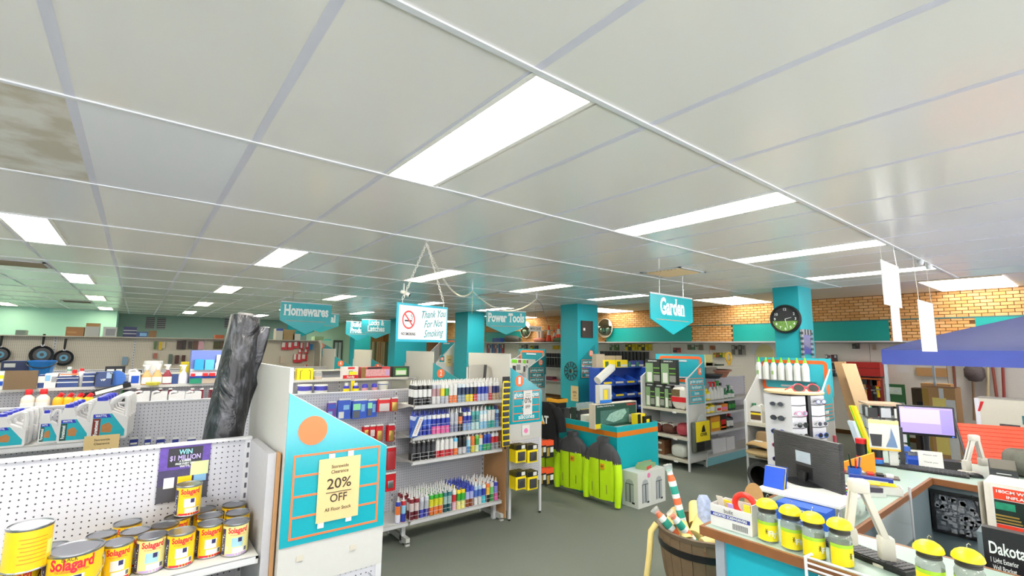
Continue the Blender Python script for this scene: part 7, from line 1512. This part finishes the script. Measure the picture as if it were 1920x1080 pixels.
# rolls, caps and sundries on the top shelf
t = thing('tarp_roll', 'dark rolled tarpaulin on the wall shelf under the power tools sign', 'tarp roll', (XF - .22, at(962, 636, X=XF - .22).y, 2.089)); MB().tube([(0, .45, .14), (0, .1, .145), (0, -.25, .13), (0, -.42, .1)], [.14, .15, .13, .08], 14).build('roll', mat('#4a4a44', .8, grain=.4, scale=20, bump=.5, key='tarp'), t)
for k, (px, m_, lab) in enumerate(((1007, mat('#e8907a', .7, key='salmon'), 'salmon pink cloth bundle on the wall shelf'), (1048, mat('#5c6a4a', .8, grain=.2, key='camo'), 'green camouflage cap on the wall shelf beside the cones'))):
    y = at(px, 636, X=XF - .36).y; pillow(lab, (XF - .34 if k else XF - .25, y, 2.089), .3, .55, .16, m_, name='cloth_bundle', cat='cloth')
wallgood('blue_box', 'blue flat box on the wall shelf behind the second column', 'box', (923, 634, 938, 641), mat('#2a4a9a', .4, key='bb9'), d=.2)
t = thing('garden_figure', 'pair of pale boots ornament on the salmon bundle', 'ornament', (XF - .10, at(1013, 630, X=XF - .1).y, 2.089))
for s in (-.1, .1): MB().tube([(0, s, 0), (0, s, .25), (0, s * 1.2, .45)], [.09, .07, .08], 10).build('boot', mat('#d8cfc4', .6, key='orn'), t)
# hanging goods on the wall panels: rows of carded packs
def wall_rows(items):
    for px0, py0, px1, py1, n, cols, lab in items:
        w_ = (px1 - px0) / n
        for k in range(n):
            c = cols[k % len(cols)]
            boxp('carded_pack', '%s, %s from left' % (lab, ('first', 'second', 'third', 'fourth', 'fifth', 'sixth', 'seventh', 'eighth', 'ninth', 'tenth')[k]), 'pack', (px0 + k * w_, py0, px0 + (k + .82) * w_, py1), X=XF - .09, d=.06, m=mat(c, .45, grain=.15), prints=[(.1, .55, .9, .9, mat(cols[(k + 1) % len(cols)], .45, grain=.15))], group='goods hanging on the wall panel')
wall_rows([(1143, 646, 1160, 657, 4, ('#5a7a4a', '#c8ccc0', '#7a9a5a'), 'green carded garden fitting on the wall'), (1172, 645, 1222, 657, 8, ('#e0c81e', '#3a3a30', '#e8d22a', '#c8b020'), 'yellow carded garden fitting on the wall'),
           (1262, 652, 1276, 661, 2, ('#4a4a58', '#c05a4a'), 'dark boxed fitting on the wall right of the garden sign'), (1289, 646, 1318, 656, 4, ('#7a6a5a', '#5a7a5a', '#b8b4a8'), 'small carded fitting on the wall, high row'), (1331, 648, 1340, 656, 2, ('#b8643a', '#8a5a3a'), 'brown packet on the wall'),
           (1337, 661, 1361, 670, 4, ('#c8b83a', '#a85a3a', '#5a7a3a', '#d8c83a'), 'seed packet on the wall'), (1372, 647, 1398, 665, 4, ('#6a665e', '#a8a49a', '#4a4844', '#8a867c'), 'grey carded fitting on the wall'),
           (912, 645, 944, 662, 10, ('#5a7ab0', '#b84a4a', '#c8d0dc', '#4a6aa8'), 'blue and red blade pack on the far wall'), (973, 646, 988, 660, 3, ('#8a8680', '#d8d4cc', '#5a5650'), 'grey tool on the far wall'), (994, 648, 999, 655, 1, ('#e0c82a', '#3a3a3a'), 'yellow tool on the far wall'), (1001, 648, 1008, 655, 2, ('#3a3a3e', '#5a5a5e'), 'dark handled tool on the far wall'), (1036, 648, 1052, 655, 3, ('#d8b82a', '#c8a81e'), 'yellow clamp on the far wall'), (1052, 656, 1062, 663, 2, ('#e0c81e', '#2a2a2a'), 'yellow and black tool on the far wall'),
           (1548, 665, 1570, 678, 4, ('#4a4a4e', '#c8c8cc', '#8a3a3e'), 'small hand tool on the wall right of the column'), (1549, 680, 1570, 692, 4, ('#3a3a3e', '#b8b8bc', '#5a5a5e'), 'small hand tool in the second wall row'), (1550, 695, 1572, 706, 4, ('#6a6a6e', '#d0d0d4', '#3a3a3e'), 'small hand tool in the third wall row'), (1598, 644, 1612, 654, 2, ('#6a6660', '#4a4844'), 'grey fitting high on the wall'), (1636, 646, 1644, 656, 1, ('#b8a890', '#c8b8a0'), 'tan fitting high on the wall')])
wallgood('paper_sheet', 'white printed sheet on the wall panel beside the round yellow board', 'notice', (1409, 646, 1422, 663), PAPER, d=.004)
t = thing('dart_board', 'round cream board hanging on the wall behind the squeeze bottles', 'board', (XF - .03, at(1434, 662, X=XF - .03).y, at(1434, 662, X=XF - .03).z), -math.pi / 2); yl(MB(), [(.22, .02), (.225, 0), (.21, -.02), (.001, -.022)], 32).build('board', mat('#d8cf9a', .7, key='dart'), t)
# tools and cartons on the wall under the gazebo
t = wallgood('tool_chest', 'red metal tool chest on the wall rack left of the gazebo', 'tool chest', (1588, 679, 1651, 705), mat('#b8201e', .4, grain=.1, key='chest'), d=.35, prints=[(0, .55, 1, .6, mat('#7a1414', .4, key='chestd'))])
t = wallgood('tool_stand', 'tall dark red display stand of axes and hand tools', 'tool stand', (1601, 708, 1655, 790), mat('#8e1a18', .5, grain=.1, key='tstand'), d=.25)
MB().box((-.30, -.16, .90), (.30, 0, .925)).build('orange_shelf', mat('#d8642a', .5, key='osh'), t)
for k, (px, py0, py1, m_, lab) in enumerate(((1597, 712, 775, BLACK, 'black and orange loppers'), (1604, 712, 778, BLACK, 'black shaft pruner with orange grips'), (1621, 710, 745, mat('#c8a878', .6, key='ash'), 'short ash handled hammer'), (1636, 712, 750, BLACK, 'black handled axe'), (1645, 714, 745, YELLOW, 'yellow handled hammer'), (1640, 712, 760, mat('#3a3a3e', .5, key='tl5'), 'dark handled hatchet'))):
    X_ = XF - .36; a, b_ = at(px, py0, X=X_), at(px, py1, X=X_); t = thing('long_tool', lab + ' on the red tool stand', 'tool', (X_, a.y, b_.z)); L = a.z - b_.z
    MB().tube([(0, 0, 0), (0, .01, L * .6), (0, 0, L)], .028, 8).build('handle', m_, t); MB().box((-.03, -.04, L - .12), (.03, .04, L)).build('head', ORANGE if k < 2 or k == 4 else DKGREY, t); MB().box((-.035, -.035, L * .45), (.035, .035, L * .52)).build('grip', ORANGE if k < 2 else GREY, t)
t = thing('axe_handle', 'plain long timber axe handle leaning below the tool stand', 'handle', (XF - .55, at(1614, 760, X=XF - .55).y, 0)); MB().tube([(0, .03, .05), (0, -.02, .5), (0, -.10, 1.05)], [.05, .04, .035], 8).build('handle', mat('#c8a060', .6, grain=.1, key='axeh'), t)
wallgood('flat_carton', 'flat brown carton hung on the wall under the gazebo', 'carton', (1719, 690, 1776, 706), CARD, d=.06); wallgood('paper_sheet', 'white sheet pinned to the wall left of the flat carton', 'notice', (1682, 684, 1707, 699), PAPER, d=.004)
def floor_goods(name, lab, cat, px, X, d, m, prints=(), texts=()): return boxp(name, lab, cat, px, X=X, d=d, m=m, prints=prints, texts=texts, z=0)
floor_goods('tall_carton', 'tall brown carton behind the taped carton under the gazebo', 'carton', (1734, 720, 1790, 800), 11.9, .3, CARD)
t = floor_goods('taped_carton', 'brown carton with yellow and white sheets taped on its front', 'carton', (1735, 727, 1797, 800), 11.0, .5, CARD, prints=[(.30, .1, .72, .86, mat('#f0dc7a', .5, key='shy')), (.70, .05, .98, .84, PALEW), (.52, .85, .66, .99, PALEW), (.0, 0, .2, .98, mat('#a8843a', .5, key='oc'))])
floor_goods('garden_bag', 'green lawn product carton standing by the gazebo leg', 'carton', (1666, 721, 1700, 800), 10.9, .12, mat('#2f6a3a', .5, key='lawn'), prints=[(.1, .86, .9, .96, mat('#d8e4d0', .5, key='lawnl')), (.0, .5, 1, .66, mat('#c8c88a', .5, grain=.5, key='lawn2')), (.0, .72, 1, .75, PALEW), (.0, .38, 1, .5, mat('#8fb84a', .5, key='lawn3'))], texts=[('Turf Mix', .5, .91, .05, .6, INKW)])
floor_goods('whipper_box', 'dark boxed garden machine with lime patch beside the taped carton', 'carton', (1715, 728, 1736, 800), 11.3, .25, mat('#5a4a3a', .5, grain=.3, key='whip'), prints=[(.4, 0, 1, .8, mat('#2a2430', .5, key='whip2')), (.3, .35, .95, .5, mat('#b8e02a', .4, key='whip3'))])
for k, (px, py0, px2, py1, m_, lab) in enumerate(((1789, 692, 1793, 728, mat('#8a4a3a', .5, key='h1'), 'brown and white banded tool handle'), (1826, 722, 1827, 748, mat('#9a7a5a', .5, key='h2'), 'short timber tool handle with white socket'), (1855, 690, 1850, 748, mat('#d8c8a0', .6, key='h3'), 'pale timber rake handle leaning'), (1861, 690, 1875, 748, mat('#9a4a3a', .5, key='h4'), 'red brown tool handle leaning'), (1882, 690, 1883, 748, mat('#9a3a32', .5, key='h5'), 'straight red brown tool handle'))):
    a, b_ = at(px, py0, X=XF - .1), at(px2, py1 + 40, X=XF - .1); o = MB().tube([(0, 0, a.z + .25), (0, (b_.y - a.y) * .5, (a.z + b_.z) / 2), (0, b_.y - a.y, max(b_.z, .0))], .022, 8).build('garden_rake', m_, None, (XF - .1, a.y, 0)); tag(o, lab + ' against the wall under the gazebo', 'tool')
t = thing('sun_helmet', 'dark round mesh helmet hanging on the wall under the gazebo', 'helmet', (XF - .21, at(1829, 698, X=XF - .1).y, at(1829, 698, X=XF - .1).z)); MB().lathe([(.001, .17), (.09, .15), (.15, .06), (.15, -.08), (.09, -.16), (.001, -.18)], 16).build('shell', mat('#5a5050', .6, grain=.5, scale=30, key='helm'), t)
wallgood('plastic_sack', 'white sack on the wall under the gazebo', 'sack', (1807, 703, 1819, 713), PALEW, d=.12)
# appliance carton and red slatted chair at the right edge
t = thing('appliance_carton', 'pale appliance carton with a machine picture at the right edge', 'carton', (8.0, .45, .62), -math.pi / 2)
a, b_ = at(1826, 746, X=8.0), at(1990, 752, X=8.0); wd = a.y - b_.y; t.location = (8.0, (a.y + b_.y) / 2, .62); ht = a.z - .62
MB().box((-wd / 2, 0, 0), (wd / 2, .45, ht)).build('carton', mat('#ccc8bc', .6, grain=.03, key='appl'), t)
prints_on(t, [(.0, .0, .06, 1, mat('#d8d8e4', .5, key='appe')), (.28, .12, .52, .6, mat('#4a4448', .5, grain=.6, scale=25, key='appp')), (.24, .48, .5, .53, BLACK), (.55, .62, .63, .76, mat('#3a7a8a', .5, grain=.6, key='appq')), (.3, .1, .48, .2, PINK)], [], wd, ht)
MB().prism([(-wd * .47, ht * .78), (-wd * .44, ht * .78), (-wd * .38, ht * .95), (-wd * .42, ht * .95)], (0, -.003, 0), (1, 0, 0), (0, 0, 1), .002).build('red_ribbon', RED, t)
o = MB().box((7.95, -1.0, 0), (8.5, 1.25, .615)).build('stock_plinth', INN); tag(o, 'low grey plinth under the appliance carton', 'plinth')
t = thing('deck_chair', 'folded orange red slatted deck chair behind the counter', 'chair', (6.75, .55, .45), -1.2); SLR = mat('#e8543c', .5, grain=.05, key='slr')
for k in range(11): MB().obox((0, .03 * k, .30 + .035 * k), (.48, 0, 0), (0, .012, .015), (0, -.002, .003)).build('slat', SLR, t)
for s in (-.48, .48): MB().tube([(s, -.05, .24), (s, .34, .72)], .012, 6).build('side_rail', DKGREY, t)
MB().tube([(-.45, .0, .24), (-.45, .1, -.44)], .012, 6).build('leg', DKGREY, t); MB().tube([(.45, .0, .24), (.45, .1, -.44)], .012, 6).build('leg', DKGREY, t); MB().tube([(-.4, -.06, .34), (.0, -.1, .30), (.2, -.06, .36)], .014, 6).build('green_strap', mat('#4a6a48', .6, key='strap'), t)
pillow('grey canvas bag on the right end of the counter', (5.66, .52, CZ + .0005), .26, .24, .2, mat('#6a6a60', .8, grain=.15, key='canv'), rz=.4)
# ================================================================ blue parts rack beside sign 13
t = thing('parts_rack', 'blue louvre rack of open parts bins beside the first teal column', 'parts rack', (7.36, 5.95, 0)); RB = mat('#2450b4', .4, grain=.05, key='rackblue')
MB().box((-.68, .14, .3), (.68, .16, 1.50)).build('back_panel', RB, t); MB().box((-.68, -.02, 1.485), (.68, .36, 1.50)).build('top_board', RB, t)
for s in (-.68, .68): MB().box((s - .012, -.1, 0), (s + .012, .16, 1.49)).build('side_panel', RB, t)
for r in range(4):
    for c in range(4):
        x, z = -.50 + c * .334, .46 + r * .235; pr = [(.14, 0), (-.10, 0), (-.16, .06), (-.14, .10), (.08, .18), (.14, .18)]
        b_ = MB().prism(pr, (x - .155, 0, z), (0, 1, 0), (0, 0, 1), .01).prism(pr, (x + .145, 0, z), (0, 1, 0), (0, 0, 1), .01).box((x - .15, -.145, z + .01), (x + .15, -.133, z + .085)).box((x - .15, -.12, z), (x + .15, .14, z + .008)).build('parts_bin', RB, t)
        MB().box((x - .13, -.147, z + .05), (x + .09, -.145, z + .085)).build('label', (PALEW, YEL2)[(r + c) % 2], b_)
        MB().box((x - .08, -.05, z + .01), (x + .06, .02, z + .05)).build('contents', (ORANGE, GREY, BLACK)[(r * 2 + c) % 3], b_)
for k, px in enumerate(((1134, 675, 1154, 692), (1156, 675, 1177, 691))): boxp('bulb_box', 'yellow printed carton on top of the blue parts rack, %s' % ('left', 'right')[k], 'box', px, Y=5.94, d=.1, m=YEL2, z=1.5005, prints=[(.05, .1, .35, .8, mat('#4a6a3a', .5, grain=.6, key='bulbp')), (.4, .1, .95, .4, PALEW)])
for k, px in enumerate(((1178, 677, 1192, 691), (1193, 676, 1207, 690))): boxp('bulb_box', 'blue printed carton on top of the parts rack, %s' % ('left', 'right')[k], 'box', px, Y=5.94, d=.1, m=mat('#3a4a9a', .4, key='bulb2'), z=1.5005, prints=[(.05, .1, .3, .8, GREEN), (.4, .1, .95, .4, PALEW)])
for k, (px, lab) in enumerate((((1118, 664, 1134, 690), 'plain grey gable carton at the left of the parts rack'), ((1137, 667, 1154, 679), 'grey carton behind the yellow cartons, left'), ((1156, 667, 1166, 679), 'grey carton behind the yellow cartons, right'))): boxp('gable_carton', lab, 'box', px, Y=6.08 if k else 5.98, d=.1, m=mat('#a89c88', .6, key='gab'), z=1.5005)
t = thing('paper_roll', 'white paper roll lying tilted on the island goods', 'paper roll', at(1135, 706, Y=4.30) + Vector((0, 0, .03))); MB().cyl((-.16, 0, -.08), (.14, 0, .09), .055, n=18).build('roll', PALEW, t)
# goods on the far boot shelves
for k, (px, m_, lab) in enumerate((((1024, 706, 1036, 721), '#6a3a4a', 'dark folded garment'), ((1036, 712, 1046, 720), '#c8404a', 'red packet'), ((1046, 714, 1056, 720), '#5aa8b0', 'aqua packet'), ((1054, 708, 1064, 719), '#b8384a', 'red carton'))): boxp('shelf_goods', lab + ' on the shelf under the far boots', 'pack', px, X=XF - .4, d=.2, m=mat(m_, .5, grain=.2), z=.645)
# boxed machines on display 12
for k, (px, lab) in enumerate((((957, 672, 978, 694), 'left'), ((979, 671, 991, 693), 'right'))):
    boxp('machine_carton', 'white machine carton with green print on display 12, %s one' % lab, 'box', px, X=6.7, d=.2, m=PALEW, z=.905 + .4, h=.30, prints=[(.1, .7, .6, .95, LG), (.7, .72, .95, .95, mat('#8a5a4a', .5, key='mcp')), (.2, .1, .5, .5, DKGREY), (.55, .2, .9, .6, GREY)])
# ================================================================ the far left: pans, bucket and boxes on the tall pegboard
YP = 11.54
for k, (px, py, rr, lab) in enumerate(((78, 665, .155, 'larger black frying pan hanging on the tall pegboard'), (119, 671, .135, 'smaller black frying pan hanging right of the larger one'), (-1, 665, .13, 'frying pan cut off by the left frame edge'))):
    p = at(px, py, Y=YP - .03); t = thing('frying_pan', lab, 'frying pan', (p.x, YP - .03, p.z), 0, 'frying pans')
    yl(MB(), [(.001, .035), (rr * .75, .035), (rr, -.02), (rr * 1.02, -.02), (rr * .74, .025), (.001, .025)], 32).build('bowl', mat('#2c2c2e', .25, spec=.7, key='pan'), t)
    yl(MB(), [(rr * .42, .018), (rr * .18, .017)], 24).build('sticker_ring', mat('#5a98b8', .4, key='panst'), t)
    MB().tube([(0, 0, rr * .98), (0, -.01, rr + .06), (0, .0, rr + .20)], [.012, .016, .018], 8).build('handle', BLACK, t); MB().tube([(0, .0, rr + .19), (0, .06, rr + .2)], .004, 5).build('hook', CHROME, t)
    MB().box((-.02, -.012, rr * .92), (.02, -.006, rr * 1.12)).build('rivet_plate', CHROME, t)
p = at(78, 703, Y=8.5)
t = thing('bucket', 'bright blue bucket with black handle under the frying pans', 'bucket', (at(78, 690, Y=8.5).x, 8.5, 1.425)); h = max(.16, at(78, 676, Y=8.5).z - 1.425)
MB().lathe([(.10, 0), (.13, h), (.137, h), (.137, h - .02), (.125, h - .02)], 28).build('pail', mat('#1f78c8', .4, key='pail2'), t)
MB().tube([(-.137, 0, h * .9)] + [(-.14 * math.cos(a), -.14 * math.sin(a), h * (.9 - .35 * math.sin(a))) for a in [math.pi * k / 10 for k in range(1, 10)]] + [(.137, 0, h * .9)], .007, 6).build('handle', BLACK, t)
o = MB().box((-2.2, 8.45, 1.41), (3.2, 8.8, 1.424)).build('shelf_board', WHITE2); tag(o, 'thin white board along the top of the middle distance row', 'board')
boxp('appliance_box', 'dark blue appliance carton left of the blue bucket', 'box', (0, 677, 53, 699), Y=8.5, d=.2, m=mat('#24345e', .45, key='apb'), z=1.425, prints=[(.1, .6, .5, .85, PALEW), (.1, .3, .6, .38, LBLUE), (.65, .05, .9, .2, PALEW)]); 
for k, (px, m_, pr, lab) in enumerate((((28, 619, 47, 628), '#7a8a80', [], 'grey carton on the tall pegboard at far left'), ((122, 613, 156, 630), '#a8784a', [(.1, .3, .6, .5, CARD)], 'brown open carton on the tall pegboard'), ((159, 606, 185, 630), '#b8bcb8', [(0, .75, 1, 1, CARD)], 'grey and brown carton on the tall pegboard'), ((192, 613, 218, 630), '#c8ccc8', [(.2, .1, .9, .8, GREY)], 'pale framed picture carton on the tall pegboard'), ((230, 613, 255, 631), '#3a3f6a', [(.0, .3, 1, .36, PALEW), (0, .62, 1, .68, PALEW)], 'stack of dark blue cartons on the tall pegboard'), ((255, 622, 277, 631), '#4a5a8a', [(.3, .2, .9, .8, LBLUE)], 'low blue carton on the tall pegboard'), ((279, 620, 293, 629), '#8a6a4a', [], 'small brown carton on the tall pegboard'), ((403, 628, 420, 636), '#b8603a', [], 'orange brown tray on the tall pegboard'), ((517, 616, 530, 634), '#d8d4cc', [(0, .8, 1, 1, BLUE)], 'white and blue carton beside the roll on the tall pegboard'), ((531, 618, 552, 637), '#b89a6a', [(0, .5, 1, .54, CARD)], 'tan carton on the tall pegboard right of the roll'), ((549, 626, 563, 637), '#d8d8d0', [], 'white carton on the tall pegboard right end'), ((590, 631, 607, 639), '#8aa87a', [], 'green carton at the right end of the tall pegboard'))):
    boxp('carton', lab, 'box', px, Y=11.5, d=.25, m=mat(m_, .6, grain=.08), prints=pr, z=1.9705)
for k, (x0, y0, x1, y1, c) in enumerate(((288, 640, 293, 655, '#5a7a4a'), (297, 641, 303, 656, '#d8b82a'), (303, 641, 309, 653, '#c8c0a0'), (331, 639, 340, 655, '#4a3a38'), (341, 638, 348, 655, '#3a3438'), (352, 640, 360, 654, '#40393a'), (362, 639, 370, 655, '#6a4a40'), (371, 640, 381, 655, '#d8a8b8'), (400, 640, 411, 654, '#4a4a2a'), (412, 640, 420, 654, '#5a4a38'), (422, 641, 430, 655, '#8a8078'), (287, 662, 294, 672, '#a86a5a'), (315, 664, 322, 684, '#5a6a64'), (327, 666, 335, 682, '#4a2a2a'), (340, 666, 347, 680, '#4a2a28'), (228, 669, 239, 684, '#7a98b0'))):
    boxp('carded_pack', 'hanging pack on the tall pegboard, %s' % ('green spatula', 'yellow spoon', 'tan whisk', 'dark brush at left', 'black utensil', 'dark peeler', 'brown brush', 'pink pack', 'olive pack', 'brown pack', 'grey pack', 'small rust pack', 'grey green scissors', 'maroon pack left', 'maroon pack right', 'pale blue pack behind the shoes')[k], 'pack', (x0, y0, x1, y1), Y=YP, d=.03, m=mat(c, .5, grain=.3, scale=60), group='packs on the tall pegboard')
for k, (x0, y0, x1, y1) in enumerate(((528, 642, 539, 656), (540, 642, 550, 656), (551, 641, 561, 653), (563, 643, 569, 657), (574, 642, 580, 655), (560, 655, 567, 663), (571, 655, 578, 663), (550, 664, 558, 680), (558, 664, 566, 680), (566, 665, 576, 677), (570, 684, 575, 692))):
    boxp('carded_pack', 'red and white hook pack on the tall pegboard, %s' % ('first in the top row', 'second in the top row', 'third in the top row', 'fourth in the top row', 'fifth in the top row', 'left of the small pair', 'right of the small pair', 'first in the lower row', 'second in the lower row', 'third in the lower row', 'lowest single one')[k], 'pack', (x0, y0, x1, y1), Y=YP, d=.03, m=mat('#c8323e', .45, key='hookr'), prints=[(.0, .35, .55, 1, mat('#e4d8d8', .45, key='hookw'))], group='packs on the tall pegboard')
boxp('carded_pack', 'blue heart pack at the right end of the tall pegboard', 'pack', (580, 645, 586, 656), Y=YP, d=.03, m=mat('#2a7ab8', .45, key='heartb')); boxp('carded_pack', 'clear hanging pack low on the tall pegboard', 'pack', (525, 668, 534, 681), Y=YP, d=.03, m=mat('#c8b8a8', .4, key='clrp'))
# distant timber doors beside the far brickwork and a dark doorway
for k, (px, m_, lab) in enumerate((((697, 641, 707, 690), '#5f7a60', 'dark green door leaf'), ((708, 641, 715, 692), '#8a6a48', 'brown timber door leaf'), ((716, 641, 728, 700), '#4f7058', 'green panelled door leaf'), ((729, 641, 737, 700), '#466a50', 'narrow green door leaf'))):
    t = boxp('display_door', lab + ' in the distant door display', 'door', px, Y=19.0, d=.05, m=mat(m_, .5, grain=.1), z=0, group='distant door display'); o, wd, ht, _ = frame_of(px, Y=19.0, z=0)
    for s in (-1, 1): MB().box((s * (wd / 2 - .035) - .03, -.03, 0), (s * (wd / 2 - .035) + .03, .0, ht)).build('frame_post', mat('#c8a478', .6, key='dfp'), t)
    for z in (.25, .6): MB().box((-wd * .3, -.012, ht * z), (wd * .3, 0, ht * (z + .22))).build('door_panel', mat(m_, .55, grain=.15), t)
t = boxp('doorway', 'dark metal framed doorway in the pale rear wall', 'door', (624, 638, 641, 672), Y=18.4, d=.06, m=mat('#4a4c48', .5, key='dway'), z=0, prints=[(.15, .55, .45, .96, mat('#a8b8b0', .3, key='dwayp')), (.55, .55, .85, .96, mat('#a8b8b0', .3, key='dwayp'))])
boxp('green_box', 'small turquoise box beside the dark doorway', 'box', (607, 636, 620, 646), Y=12.2, d=.2, m=mat('#3ab8b0', .4, key='tqb'), z=1.98)
